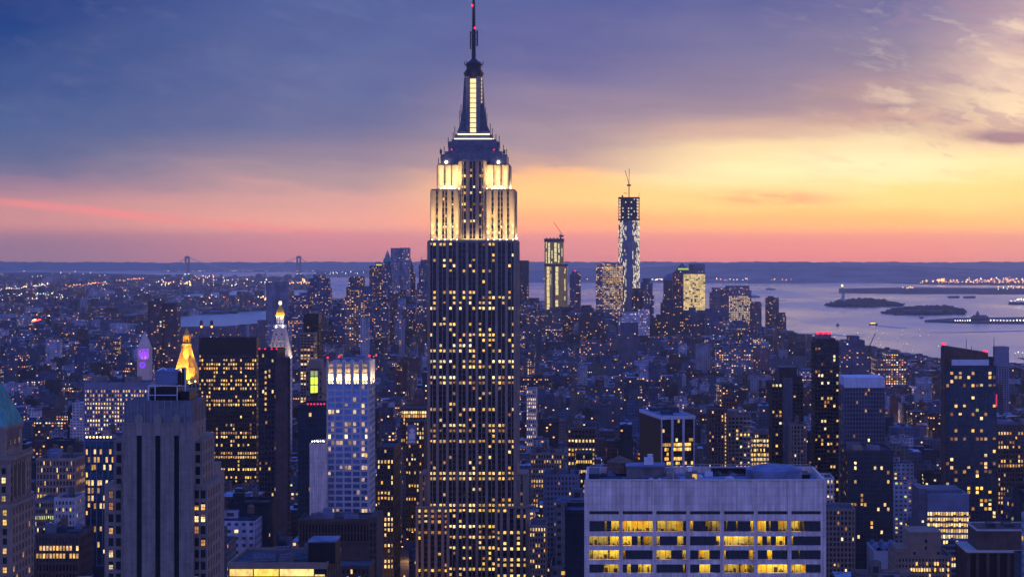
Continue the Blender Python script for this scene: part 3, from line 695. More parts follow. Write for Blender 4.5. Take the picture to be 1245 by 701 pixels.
def simple_tower(name, label, cat, px0, px1, pt, d, dep, nb, nf_h=3.7, wall='brownstone', span=None, glass='glass', lit=0.12, mats=RES, ns=1, pier=0.35, spn=0.4, pd=0.5, sdp=0.35, clr=None, side_nb=None, roofh=0.0, rowvar=1.0, blank=0.0, seed=None, zb=None, fin=True, sidelit=None, rz=0.0, parapet=1.2, solid=False):
    """a rectangular tower: front and both side facades of real bays, parapet and roof deck"""
    B = Bldg(name, label, cat, X((px0 + px1) / 2, d), d, rz)
    x0, x1 = B.lx(px0), B.lx(px1); zt = B.lz(pt); z0 = 0.0 if zb is None else B.lz(zb)
    B.core(x0 + pd, x1 - pd, pd, dep - pd, 0.0, zt - 0.5)
    zf = zt - blank
    zlow = max(0.0, B.lz(760)) if zb is None else z0
    nf = max(2, int(round((zf - zlow) / nf_h)))
    sl = lit if sidelit is None else sidelit
    if solid: B.wall.box(x0, x1, 0, dep, 0, zf - .02)
    else: B.facade('N', x0, x1, -pd, zlow, zf, nb, nf, pier, spn, pd, sdp, lit, mats, ns=ns, rowvar=rowvar, seed=seed)
    snb = side_nb or max(2, int(dep / ((x1 - x0) / nb)))
    vis_w = (px0 + px1) / 2 < CX
    if not solid or sidelit: B.facade('W', pd + .01, dep, x1 - (0 if solid else pd), zlow, zf, snb, nf, pier, spn, pd, sdp, sl if vis_w else 0.03, mats, ns=ns, rowvar=rowvar, seed=None if seed is None else seed + 1)
    if not solid: B.facade('E', pd + .01, dep, -(x0 + pd), zlow, zf, snb, nf, pier, spn, pd, sdp, sl if not vis_w else 0.03, mats, ns=ns, rowvar=rowvar, seed=None if seed is None else seed + 2)
    if zlow > 0: B.wall.box(x0 + .05, x1 - .05, 0.05, dep - .05, 0, zlow)
    if blank: B.wall.box(x0 + .02, x1 - .02, 0.02, dep - .02, zf, zt)
    p = parapet
    if p:
        for (a, b, c, e) in ((x0 - .1, x1 + .1, -.1, .5), (x0 - .1, x1 + .1, dep - .5, dep + .1), (x0 - .1, x0 + .5, .5, dep - .5), (x1 - .5, x1 + .1, .5, dep - .5)):
            B.wall.box(a, b, c, e, zt - .6, zt + p)
    B.roofmb.box(x0 + .4, x1 - .4, .4, dep - .4, zt - .45, zt + 0.06)
    foot(B.x + x0 - 2, B.x + x1 + 2, d - 2, d + dep + 2)
    if clr: clear(*clr, d)
    B.box = (x0, x1, dep, zt); B.wallname = wall; B.args = (wall, span, glass)
    if fin: B.finish(wall, span, glass)
    return B
def done(B): B.finish(*B.args)
def roof_clutter(B, seed, n=4, tank=True, x0=None, x1=None, z=None):
    r = random.Random(seed); a, b, dep, zt = B.box
    z = zt if z is None else z
    w = b - a
    for k in range(n):
        bw = r.uniform(.12, .3) * w; bd = r.uniform(.12, .3) * dep; h = r.uniform(1.5, 5)
        x = r.uniform(a + 1.2, b - bw - 1.2); y = r.uniform(1.5, max(2, dep - bd - 1.5))
        mb = MB(); mb.box(x, x + bw, y, y + bd, z + .05, z + h)
        if r.random() < .6:
            for q in range(3): mb.cyl(x + bw * (q + .5) / 3, y + bd / 2, z + h, z + h + .8, min(bw / 6, bd / 2) * .7, None, 8)
        mb.build(r.choice(['bulkhead', 'cooling_unit', 'plant_room']), MT[r.choice(['steel', 'roof', 'bluegrey', 'greystone'])], B.root)
    if tank: water_tank(B.root, r.uniform(a + 3, b - 3), r.uniform(3, dep - 3), z, 1.9, 3.6, 2.5)

# ---- concrete office block, bottom of the picture
def concrete_block():
    d = 560.0
    B = Bldg('office_block', 'wide pale concrete office block with yellow lit window bands', 'office block', X(857.5, d), d)
    g = lambda zx: B.lx(690 + zx / 3.66); h = lambda zy: B.lz(540 + zy / 3.66)
    x0, x1, dep = g(80), g(1147), 33.0
    zt = h(160)
    W = B.wall
    rows = [(340, 388), (408, 450), (470, 512), (533, 572)]
    pit = 62.0
    for k in range(1, 12): rows.append((533 + k * pit, 572 + k * pit))
    zbase = h(rows[-1][1] + 20)
    piers = [86, 237, 387, 537, 688, 838, 988, 1139]
    wy = 1.1                                             # depth of the window bands
    # plain attic, its dark slot, spandrel bands, all as real slabs in front of the rooms
    W.box(x0 + .1, x1 - .1, 0.25, 1.6, h(296), zt)
    W.box(x0 + .1, x1 - .1, 0.25, 1.6, h(340), h(311))
    for (a, b), (c, e) in zip(rows[:-1], rows[1:]): W.box(x0 + .1, x1 - .1, 0.25, 1.6, h(c), h(b))
    W.box(x0 + .1, x1 - .1, 0.25, 1.6, 0, h(rows[-1][1]))
    for p in piers:
        c = g(p); hw = 0.55 if 86 < p < 1139 else 0.75
        W.box(c - hw, c - .06, 0.0, 1.61, 0.0, zt + .02); W.box(c + .06, c + hw, 0.0, 1.61, 0.0, zt + .02)
        W.box(c - .06, c + .06, 0.16, 1.59, 0.0, zt)
    W.box(x0, x0 + .8, 1.6, dep, 0, zt); W.box(x1 - .8, x1, 1.6, dep, 0, zt); W.box(x0, x1, dep - .8, dep, 0, zt)
    W.box(x0 - .05, x1 + .05, -.05, .75, zt, zt + .35); W.box(x0 - .05, x0 + .75, .76, dep, zt, zt + .35); W.box(x1 - .75, x1 + .05, .76, dep, zt, zt + .35); W.box(x0 + .76, x1 - .76, dep - .7, dep, zt, zt + .35)
    room = MB(); room.box(x0 + .9, x1 - .9, 8.4, dep - 1, 0, zt - 2.2)
    room.build('unlit_floor', MT['blackroom'], B.root)
    lit = [[(165, 175), (195, 230), (245, 380), (397, 440), (443, 515), (545, 560), (615, 680), (708, 714), (752, 758), (815, 828), (846, 885), (898, 906), (940, 978), (996, 1055)],
           [(95, 180), (185, 228), (246, 285), (312, 325), (338, 378), (397, 410), (490, 515), (662, 679), (697, 829), (847, 868), (890, 906), (930, 970), (998, 1006)],
           [(95, 180), (186, 228), (247, 258), (397, 462), (512, 527), (585, 632), (697, 706), (810, 828), (890, 912), (1028, 1036)],
           [(162, 228), (265, 282), (315, 333), (337, 378), (515, 523), (588, 635), (697, 765), (770, 829), (847, 978), (997, 1062)]]
    r = random.Random(5)
    for k in range(4, 15):
        iv = []
        for a, b in zip(piers[:-1], piers[1:]):
            if r.random() < .6: q = r.uniform(a + 10, b - 60); iv.append((q, q + r.uniform(15, 50)))
        lit.append(iv)
    def room(u0, u1, zb_, zt_, rr, lvl):
        """one lit office: floor, walls and ceiling, a row of ceiling lights, desks, cabinets, partitions, half-drawn blinds"""
        y0_, y1_ = 1.62, 1.62 + rr.uniform(3.0, 6.4); fl, ce = zb_ - .75, zt_ + .12
        mb = MB()
        mb.face([(u0, y0_, fl), (u1, y0_, fl), (u1, y1_, fl), (u0, y1_, fl)], 1); mb.face([(u0, y0_, ce), (u0, y1_, ce), (u1, y1_, ce), (u1, y0_, ce)])
        mb.face([(u0, y1_, fl), (u1, y1_, fl), (u1, y1_, ce), (u0, y1_, ce)]); mb.face([(u0, y0_, fl), (u0, y1_, fl), (u0, y1_, ce), (u0, y0_, ce)]); mb.face([(u1, y0_, fl), (u1, y0_, ce), (u1, y1_, ce), (u1, y1_, fl)])
        R0 = mb.build('lit_room', [ROOMW, ROOMF], B.root)
        w = u1 - u0; mb = MB(); n = max(1, int(w / 2.4))
        for q in range(n):
            c = u0 + w * (q + .5) / n; hw = min(.75, w / n * .38)
            mb.box(c - hw, c + hw, y0_ + .5, y1_ - .6, ce - .1, ce - .03)
        lm = mb.build('ceiling_light', ROOML[lvl], R0)
        mb = MB(); x = u0 + .15
        while x < u1 - .3:
            t = rr.random(); ww = min(rr.uniform(.5, 1.6), u1 - x - .1)
            yy = rr.uniform(y0_ + .15, y1_ - 1.0)
            if t < .34: mb.box(x, x + ww, yy, yy + .7, fl, fl + .78); mb.box(x + ww * .3, x + ww * .6, yy + .15, yy + .25, fl + .8, fl + 1.25)
            elif t < .56: mb.box(x, x + ww * .8, yy, yy + .5, fl, fl + rr.uniform(1.1, 2.1))
            elif t < .66: mb.box(x, x + .09, y0_ + .2, y1_ - .1, fl, ce)
            elif t < .76: mb.box(x, x + .35, yy, yy + .3, fl, fl + rr.uniform(1.3, 1.75))
            x += ww + rr.uniform(.0, .5)
        mb.build('furniture', ROOMD, R0)
        mb = MB(); x = u0
        while x < u1 - .2:
            ww = min(1.45, u1 - x); t = rr.random()
            if t < .34: mb.box(x + .04, x + ww - .04, y0_ - .02, y0_ + .03, zt_ - (zt_ - zb_) * rr.uniform(.2, .95), zt_ + .05)
            x += 1.45
        mb.build('blind', ROOMB, R0)
    gl = MB()
    for (a, b), iv in zip(rows, lit):
        zb_, zt_ = h(b), h(a)
        if zt_ < h(720):
            gl.box(x0 + .9, x1 - .9, 1.62, 1.7, zb_, zt_); continue
        prev = x0 + .8
        for (u, v_) in iv:
            if g(u) - prev > .05: gl.box(prev, g(u) - .01, 1.62, 1.7, zb_, zt_)
            prev = g(v_) + .01
            room(g(u), g(v_), zb_, zt_, r, r.choice([0, 0, 1, 1, 2]))
        gl.box(prev, x1 - .9, 1.62, 1.7, zb_, zt_)
        # slim window mullions in front of rooms and dark glass alike
        for p0, p1 in zip(piers[:-1], piers[1:]):
            for q in range(1, 6):
                c = g(p0 + (p1 - p0) * q / 6); W.box(c - .05, c + .05, 1.45, 1.6, zb_, zt_, 1)
    gl.box(x0 + .9, x1 - .9, 1.62, 1.7, h(311), h(296))
    gl.build('glazing', MT['glass'], B.root)
    # roof: deck well below the parapet, machine rooms, hut with a lit door, tank, cooling tower, dish box
    zr = zt - 1.6
    rf = MB(); rf.box(x0 + .8, x1 - .8, 1.6, dep - .8, zr - .5, zr); rf.build('roof', MT['roofblue'], B.root)
    def on(px0, px1, ya, yb, z0, z1, yo, m, name, dp=6.0):
        q = MB(); a = X(690 + px0 / 3.66, d + yo) - B.x; b = X(690 + px1 / 3.66, d + yo) - B.x
        q.box(a, b, yo, yo + dp, z0, z1); return q.build(name, MT[m], B.root), a, b
    on(262, 432, 0, 0, zr, zr + 3.6, 16, 'gravel', 'plant_room', 9); on(258, 436, 0, 0, zr + 3.6, zr + 4.1, 15.6, 'bluegrey', 'plant_room_roof', 9.8)
    _, a, b = on(527, 578, 0, 0, zr, zr + 3.3, 8, 'gravel', 'stair_hut', 4.0)
    q = MB(); q.box(a + 1.9, a + 3.3, 7.9, 8.01, zr + .8, zr + 2.6); q.build('lit_door', LIT['yellow'], B.root)
    q = MB(); q.box(a + .6, a + 1.8, 8.5, 9.7, zr + 3.3, zr + 4.3); q.build('vent_hood', MT['whitemetal'], B.root)
    on(95, 140, 0, 0, zr, zr + 2.2, 12, 'darksteel', 'duct', 16); on(140, 240, 0, 0, zr, zr + .6, 10, 'roof', 'roof_walkway', 10); on(440, 480, 0, 0, zr, zr + 2.6, 10, 'greystone', 'plant_room', 14)
    on(820, 870, 0, 0, zr, zr + 2.6, 12, 'black', 'plant_room', 14); on(1000, 1080, 0, 0, zr, zr + 1.2, 18, 'black', 'plant_room', 10)
    on(640, 800, 0, 0, zr, zr + 2.2, 26, 'black', 'screen_wall', 3)
    q = MB(); cxx = X(690 + 918 / 3.66, d + 17) - B.x
    q.cyl(cxx, 17, zr, zr + 3.2, 8.6, 8.6, 28); q.cyl(cxx, 17, zr + 3.2, zr + 4.0, 8.0, 6.0, 28); q.cyl(cxx - 1, 16, zr + 4.0, zr + 4.6, 3.4, 3.0, 18)
    q.build('cooling_tower', MT['roofblue'], B.root)
    q = MB(); q.cyl(X(690 + 984 / 3.66, d + 15) - B.x, 15, zr, zr + 3.0, 2.0, 2.0, 14); q.build('vent_drum', MT['steel'], B.root)
    tk = MB(); cxx = X(690 + 232 / 3.66, d + 27) - B.x; tk.cyl(cxx, 27, zr + 1.0, zr + 4.2, 3.9, 3.9, 16, 0); tk.cyl(cxx, 27, zr + 4.2, zr + 6.0, 4.1, .3, 16, 0)
    for s in (-2, 2): tk.box(cxx + s - .2, cxx + s + .2, 26.8, 27.2, zr, zr + 1.0, 0)
    tk.build('water_tank', MT['timber'], B.root)
    q = MB(); cxx = X(690 + 361 / 3.66, d + 20) - B.x; q.box(cxx - 1.4, cxx + 1.4, 19, 21, zr + 4.1, zr + 6.2); q.cyl(cxx + .4, 18.6, zr + 6.0, zr + 7.4, .6, .9, 10); q.build('dish_cabinet', MT['whitemetal'], B.root)
    rr = random.Random(17)
    for k in range(26):
        xx = rr.uniform(x0 + 3, x1 - 4); yy = rr.uniform(4, dep - 5); w_, d_, h_ = rr.uniform(.8, 2.6), rr.uniform(.8, 2.4), rr.uniform(.6, 1.6)
        if abs(xx - (X(690 + 918 / 3.66, d + 17) - B.x)) < 11: continue
        q = MB(); q.box(xx, xx + w_, yy, yy + d_, zr, zr + h_); q.cyl(xx + w_ / 2, yy + d_ / 2, zr + h_, zr + h_ + .3, min(w_, d_) * .38, None, 10); q.build('air_unit', MT[rr.choice(['steel', 'bluegrey', 'white', 'darksteel'])], B.root)
    for k in range(9):
        xx = rr.uniform(x0 + 3, x1 - 16); yy = rr.uniform(4, dep - 4); ln = rr.uniform(6, 16)
        q = MB(); q.tube((xx, yy, zr + .45), (xx + ln, yy, zr + .45), .16); q.tube((xx + ln, yy, zr + .45), (xx + ln, yy + rr.uniform(-3, 3), zr + .45), .16); q.build('pipe', MT['steel'], B.root)
    q = MB()
    for k in range(23): xx = x0 + 1.2 + k * (x1 - x0 - 2.4) / 22; q.tube((xx, dep - 1.2, zr), (xx, dep - 1.2, zr + 2.7), .05, 4)
    for zz in (1.9, 2.7): q.tube((x0 + 1.2, dep - 1.2, zr + zz), (x1 - 1.2, dep - 1.2, zr + zz), .05, 4)
    q.build('railing', MT['whitemetal'], B.root)
    pole = MB()
    for zx in (1140, 86, 620, 470): 
        pole.tube((X(690 + zx / 3.66, d + 5) - B.x, 5, zr), (X(690 + zx / 3.66, d + 5) - B.x, 5, zr + 3.2), .08)
    pole.build('rail_post', MT['whitemetal'], B.root)
    B.wall.build('wall', [MT['concrete'], MT['darksteel']], B.root)
    foot(B.x + x0 - 3, B.x + x1 + 3, d - 3, d + dep + 3); clear(710, 1004, 560, 701, d)

ROOMW = mat('office_wall', (.78, .66, .30), .8, .06, .5); ROOMF = mat('office_carpet', (.22, .14, .07), .9, .2, .8); ROOMD = mat('office_furniture', (.13, .08, .04), .7, .5, 1.2)
def blind_mat():
    m = bpy.data.materials.new('office_blind'); m.use_nodes = True; nt = m.node_tree; nt.nodes.clear()
    o = nt.nodes.new('ShaderNodeOutputMaterial'); t = nt.nodes.new('ShaderNodeBsdfTranslucent'); t.inputs[0].default_value = (.8, .62, .26, 1); nt.links.new(t.outputs[0], o.inputs[0]); return m
ROOMB = blind_mat()
ROOML = []
for q in (9.0, 6.0, 3.4):
    m = lampmat('office_ceiling_light', (1.0, .80, .16), q); m.cycles.emission_sampling = 'AUTO'; ROOML.append(m)
FLOORH = 62 / 3.66 / F * 560.0
FLOOR0 = Zp(540 + 572 / 3.66, 560.0) - 40 * FLOORH
concrete_block()

# ---- slim masonry tower with three dark slots, left
def slot_tower():
    d = 590.0
    B = Bldg('stone_tower', 'grey stone tower with three tall dark slots and rooftop tank', 'tower', X(192, d), d)
    L, Zz = B.lx, B.lz; W = B.wall
    x0, x1 = L(149.5), L(234.4); zt = Zz(488); dep = 19.0
    slots = [169.2, 191.8, 214.6]; sw = 0.82
    # the slab front in strips with the slots left open
    edges = [x0] + [e for s in slots for e in (L(s) - sw, L(s) + sw)] + [x1]
    for a, b in zip(edges[0::2], edges[1::2]): W.box(a, b, 0, 1.2, 0, Zz(515))
    for s in slots:
        W.box(L(s) - sw - .01, L(s) + sw + .01, 0.02, 1.2, Zz(528), Zz(515))
        B.glass.box(L(s) - sw, L(s) + sw, 1.0, 1.3, 0, Zz(528))
    W.box(x0, x1, 1.2, dep, 0, Zz(515))
    W.box(x0 - .15, x1 + .15, -.15, dep + .1, Zz(516), Zz(513.6))
    crown = MB()
    crown.box(x0 + .2, x1 - .2, .25, dep - .2, Zz(513.8), zt)
    n = 11
    for i in range(n):
        c = x0 + .5 + (x1 - x0 - 1.0) * i / (n - 1); crown.box(c - .16, c + .16, -.04, .26, Zz(513.7), zt + .45, 1)
    for i in range(8):
        c = 1 + (dep - 2) * i / 7; crown.box(x1 - .21, x1 + .06, c - .2, c + .2, Zz(513.7), zt + .45, 1)
    crown.box(x0 + .1, x1 - .1, .1, .7, zt, zt + .3)
    crown.build('crown', [MT['steel'], MT['limestone']], B.root)
    for s in slots:
        fin = MB(); c = L(s); fin.box(c - 1.0, c + 1.0, -.28, .01, Zz(529), Zz(513)); fin.box(c - 1.25, c + 1.25, -.34, .24, Zz(513), Zz(506)); fin.frus(c, -.05, Zz(506), Zz(502.5), 2.0, .5, .5, .3)
        fin.build('finial', MT['limestone'], B.root)
    # side walls with pairs of narrow windows
    side = []
    for j in range(28):
        zc = Zz(520 + j * 14.6)
        for u in (4, 8.5, 13):
            if j < 2 and u == 4: continue
            B.glass.box(x1 - .05, x1 + .04, u, u + 1.2, zc - 3.2, zc - .8)
    for u in (4, 8.5, 13): B.glass.box(x1 - .05, x1 + .03, u, u + 1.1, Zz(512), Zz(496))
    # lower wings
    def wing(pa, pb, pt, dd, dp, cols, prob, W_side=True, sd=1):
        a, b = B.lx(pa, dd), B.lx(pb, dd); z1 = B.lz(pt, dd); r = random.Random(sd)
        W.box(a, b, dd, dd + dp, 0, z1); W.box(a - .1, b + .1, dd - .1, dd + dp, z1, z1 + .5)
        nfl = 30
        for j in range(nfl):
            zc = B.lz(600.5 + (j - 4) * 14.4, dd)
            if zc > z1 - 1.5: continue
            for px in cols:
                c = B.lx(px, dd)
                B.glass.box(c - .75, c + .75, dd - .04, dd + .05, zc - 1.25, zc + 1.25)
                if r.random() < prob: B.pane('N', c - .6, c + .6, -dd + .06, zc - 1.15, zc + r.choice([1.1, .2, .6]), r.choice(['yellow', 'yellow', 'white', 'dim', 'amber']))
            if W_side:
                for q in range(int(dp / 4)):
                    B.glass.box(b - .05, b + .04, dd + 1.4 + q * 4, dd + 2.9 + q * 4, zc - 1.2, zc + 1.2)
    wing(138.5, 149.6, 537, 4, 12, [144.5], 0.0, False, 3)
    wing(127, 149.4, 590, 3, 24, [135, 144], .28, False, 4)
    wing(234.3, 246, 537, 4, 18, [240.5], .2, True, 5)
    wing(234.4, 252, 590, 3, 22, [239, 247], .5, True, 6)
    # stepped wings behind, seen along their right-hand sides
    for (px, pt, dd, dp) in ((246, 533.5, 9, 18.0), (252.4, 571, 14, 21.0), (253.4, 583, 20, 25.0)):
        a, b = B.lx(236, dd), B.lx(px, dd); z1 = B.lz(pt, dd)
        W.box(a, b, dd, dd + dp, 0, z1); W.box(a, b + .1, dd - .1, dd + dp, z1, z1 + .45)
        for j in range(24):
            zc = z1 - 4 - j * 3.75
            for q in range(int((dp - 2) / 4)):
                B.glass.box(b - .05, b + .04, dd + 2 + q * 4, dd + 3.3 + q * 4, zc - 1.2, zc + 1.2)
    B.roofmb.box(x0 + .4, x1 - .4, .6, dep - .4, zt - .2, zt + .05)
    # roof works: steel pipe cage, dark penthouse, big tank with flue
    cage = MB(); ca, cb = L(177), L(213); ct = Zz(470)
    for xx in (ca, (ca + cb) / 2 - 2.5, cb - .2):
        for yy in (3.0, 10.0): cage.box(xx, xx + .22, yy, yy + .22, zt, ct)
    for zz in (ct, (ct + zt) / 2 - .6): cage.box(ca, cb, 3.0, 3.22, zz, zz + .22); cage.box(ca, cb, 10.0, 10.22, zz, zz + .22)
    cage.box(ca, ca + .22, 3.0, 10.2, ct - .01, ct + .21); cage.box(cb - .22, cb, 3.0, 10.2, ct - .01, ct + .21); cage.box(cb, L(224), 3.0, 3.2, ct, ct + .2)
    cage.build('pipe_cage', MT['whitemetal'], B.root)
    ph = MB(); ph.box(L(179), L(212), 3.8, 13, zt, ct - .6); ph.box(L(214), L(226), 5, 14, zt, zt + 2.8); ph.build('penthouse', MT['black'], B.root)
    tk = MB(); tcx = L(196.5); tk.cyl(tcx, 9, ct + .4, Zz(453), 4.0, 4.0, 20); tk.cyl(tcx, 9, Zz(453), Zz(450), 4.1, 2.2, 20)
    tk.build('water_tank', MT['bluegrey'], B.root)
    fl = MB(); fl.box(L(208), L(213), 7, 9, ct, Zz(455)); fl.box(L(214.5), L(219), 7, 9, ct - .5, Zz(449.5)); fl.build('flue', MT['black'], B.root)
    pipe = MB(); pipe.tube((L(186), 6, Zz(452)), (L(193), 6, Zz(448.5)), .25); pipe.tube((L(193), 6, Zz(448.5)), (L(197), 6, Zz(451)), .25); pipe.tube((L(210), 6.5, Zz(450)), (L(219), 6.5, Zz(448)), .22); pipe.tube((L(219.6), 6.5, zt), (L(219.6), 6.5, Zz(448)), .2)
    pipe.build('pipe', MT['whitemetal'], B.root)
    foot(B.x + L(126), B.x + L(262) + 6, d - 3, d + 52); clear(127, 276, 450, 701, d)
    B.finish('greystone', 'greystone', 'black', 'black')
slot_tower()

# ---- ornate tower with green copper roof at the left edge
def copper_tower():
    d = 735.0
    B = Bldg('stone_tower', 'ornate tan stone tower under a green copper roof at the left edge', 'tower', X(-20, d), d)
    L, Zz = B.lx, B.lz; W = B.wall; r = random.Random(8)
    def tier(px0, pxc, pt, dd, dp, zb=0):
        a, b = B.lx(px0, dd), B.lx(pxc, dd); z1 = B.lz(pt, dd)
        W.box(a, b, dd, dd + dp, zb, z1); return a, b, z1
    a0, b0, z0 = tier(-60, 14, 613, 0, 28.5); a1, b1, z1 = tier(-58, 12.6, 556, 1.2, 26.5); a2, b2, z2 = tier(-52, 6.5, 519, 4, 21)
    for (a, b, z, dd, dp, o) in ((a0, b0, z0, 0, 28.5, .6), (a1, b1, z1, 1.2, 26.5, .9), (a2, b2, z2, 4, 21, .5)):
        W.box(a - o, b + o, dd - o, dd + dp + o, z - 1.1, z + .2); W.box(a - o / 2, b + o / 2, dd - o / 2, dd + dp + o / 2, z - 2.0, z - 1.1)
        for k in range(int(dp / 1.4)): W.box(b, b + o * .8, dd + .3 + k * 1.4, dd + .9 + k * 1.4, z - 1.9, z - 1.1)
    # balustrades
    for (a, b, z, dd, dp) in ((a0, b0, z0, 0, 28.5), (a1, b1, z1, 1.2, 26.5)):
        W.box(a, b + .3, dd, dd + .3, z + 1.0, z + 1.3); W.box(b, b + .3, dd, dd + dp, z + 1.0, z + 1.3)
        for k in range(20): W.box(b + .05, b + .25, dd + k * dp / 20, dd + k * dp / 20 + .5, z + .2, z + 1.0)
    # west face: piers, tall arches, windows; north face: windows
    for j in range(34):
        zc = z0 - 3.2 - j * 3.7
        if zc < 8: break
        for q in range(7):
            u = 2.2 + q * 3.9
            B.glass.box(b0 - .05, b0 + .04, u, u + 1.3, zc - 1.15, zc + 1.15)
            if r.random() < .07: B.pane('W', u + .1, u + 1.2, b0 + .06, zc - 1.0, zc + 1.0, 'amber')
        for q in range(6):
            c = b0 - 2.6 - q * 4.2
            B.glass.box(c - .8, c + .8, -.04, .05, zc - 1.2, zc + 1.2)
            if r.random() < .3: B.pane('N', c - .7, c + .7, .06, zc - 1.05, zc + 1.05, r.choice(['yellow', 'yellow', 'amber', 'white']))
    arch = MB()
    for q in range(3):
        u = 6.2 + q * 5.0; w = 1.45; zt_ = z1 - 4.5; zb_ = z0 + 2.0
        pts = [(u - w, zb_), (u + w, zb_), (u + w, zt_)] + [(u + w * math.cos(t), zt_ + w * math.sin(t)) for t in [math.pi * k / 8 for k in range(1, 8)]] + [(u - w, zt_)]
        arch.face([(b1 + .03, y, z) for y, z in pts])
    arch.build('arched_window', MT['black'], B.root)
    for q in range(4): W.box(b1 - .02, b1 + .45, 3.2 + q * 5.0, 4.2 + q * 5.0, z0, z1 - 2.2)
    for j in range(4):
        zc = z1 - 5.2 - j * 3.6
        for u in (1.7, 22.0, 25.0): B.glass.box(b1 - .05, b1 + .04, u + .3, u + 1.4, zc - 1.1, zc + 1.1)
        for q in range(5):
            c = b1 - 2.6 - q * 4.2; B.glass.box(c - .8, c + .8, 1.15, 1.24, zc - 1.2, zc + 1.2)
            if r.random() < .5: B.pane('N', c - .7, c + .7, -1.2 + .06, zc - 1.05, zc + 1.05, 'yellow')
    for q in range(6):
        u = 7.0 + q * 2.6; B.glass.box(b2 - .05, b2 + .04, u, u + 1.1, z2 - 8.2, z2 - 3.2)
        W.box(b2, b2 + .35, u - .75, u - .35, z2 - 9, z2 - 2.2)
    for q in range(3): B.pane('W', 9.7 + q * 5.2, 10.6 + q * 5.2, b2 + .06, z2 - 7.6, z2 - 5.6, 'amber')
    # steep hipped copper roof with a darker ridge of seams
    rf = MB(); cx = (a2 + b2) / 2; rf.frus(cx, 14.5, z2 + .2, Zz(455), b2 - a2 + 1.0, 22, 3.5, 3.0)
    for k in range(12):
        t = -9.5 + k * 1.7; rf.tube((b2 + .5, 14.5 + t, z2 + .3), (cx + 1.75, 14.5 + t * .14, Zz(455)), .09, 4)
    rf.build('roof', MT['copper'], B.root)
    foot(B.x + a0 - 3, B.x + b0 + 3, d - 3, d + 32); clear(0, 45, 480, 701, d)
    B.finish('tan', 'tan', 'black')
copper_tower()
# ---- gilded pyramid
def gold_pyramid():
    d = 1950.0
    B = Bldg('pyramid_tower', 'grey tower crowned by a floodlit gold octagonal pyramid spire', 'tower', X(223, d), d)
    L, Zz = B.lx, B.lz; k = d / F
    x0, x1 = L(206), L(247); zt = Zz(466)
    B.core(x0 + .5, x1 - .5, .5, 40, 0, zt - .3)
    B.facade('N', x0, x1, -.5, Zz(640), zt, 9, 26, .5, .4, .5, .4, .06, RES, seed=3); B.facade('W', .6, 40, x1 - .5, Zz(640), zt, 9, 26, .5, .4, .5, .4, .1, RES, seed=4)
    B.wall.box(x0, x1, 0, 40, zt - .5, zt + .8)
    cx, cy_ = L(222.5), 17.0
    base = MB(); base.cyl(cx, cy_, zt + .8, Zz(460), 15.5 * k, 15.5 * k, 8, rot=math.pi / 8)
    base.build('drum', MT['limestone'], B.root)
    py = MB(); py.cyl(cx, cy_, Zz(461), Zz(420.5), 17.2 * k, 5.0 * k, 8, rot=math.pi / 8); py.build('pyramid_roof', MT['gold'], B.root)
    ln = MB()
    ln.cyl(cx, cy_, Zz(421), Zz(418.5), 5.8 * k, 5.6 * k, 8); ln.cyl(cx, cy_, Zz(418.5), Zz(409), 3.4 * k, 3.2 * k, 8)
    for q in range(8): a = q * math.pi / 4; ln.cyl(cx + 4.1 * k * math.cos(a), cy_ + 4.1 * k * math.sin(a), Zz(418.5), Zz(409), .5 * k, None, 6)
    ln.cyl(cx, cy_, Zz(409), Zz(407.5), 4.8 * k, 4.4 * k, 8); ln.cyl(cx, cy_, Zz(407.5), Zz(399), 3.4 * k, .25 * k, 8)
    ln.build('lantern', MT['gold'], B.root)
    for (px, yy) in ((206.5, 1), (242.5, 3), (240, 34), (208, 34)):
        p = MB(); p.cyl(L(px), yy, zt, Zz(461), 2.3 * k, 2.1 * k, 8); p.cyl(L(px), yy, Zz(461), Zz(454), 2.1 * k, .2 * k, 8); p.build('pinnacle', MT['gold'], B.root)
    W_ = 130000
    for a in (-1.57, -1.2, -0.8, -2.0, -2.5, -0.35, 0.2, -2.9):
        lx, ly = cx + 19.5 * k * math.cos(a), cy_ + 19.5 * k * math.sin(a)
        bulb(B.root, (lx, ly, zt + 2.0), 0.8, LAMP['warm'], 'floodlight')
        spot(B.root, (lx + math.cos(a) * 5, ly + math.sin(a) * 5, zt - 1), (cx + 2 * math.cos(a), cy_ + 2 * math.sin(a), Zz(430)), W_ if math.cos(a) < .5 else W_ * 1.5, (1, .58, .15) if math.cos(a) < .5 else (1, .82, .55), 75, 1.0)
    spot(B.root, (cx + 2, cy_ - 12, Zz(440)), (cx, cy_, Zz(410)), 90000, (1, .68, .25), 60, .6)
    spot(B.root, (cx + 12, cy_ - 3, Zz(440)), (cx, cy_, Zz(410)), 60000, (1, .68, .25), 60, .6)
    foot(B.x + x0 - 3, B.x + x1 + 3, d - 3, d + 44); clear(204, 248, 398, 520, d)
    B.finish('greystone')
gold_pyramid()

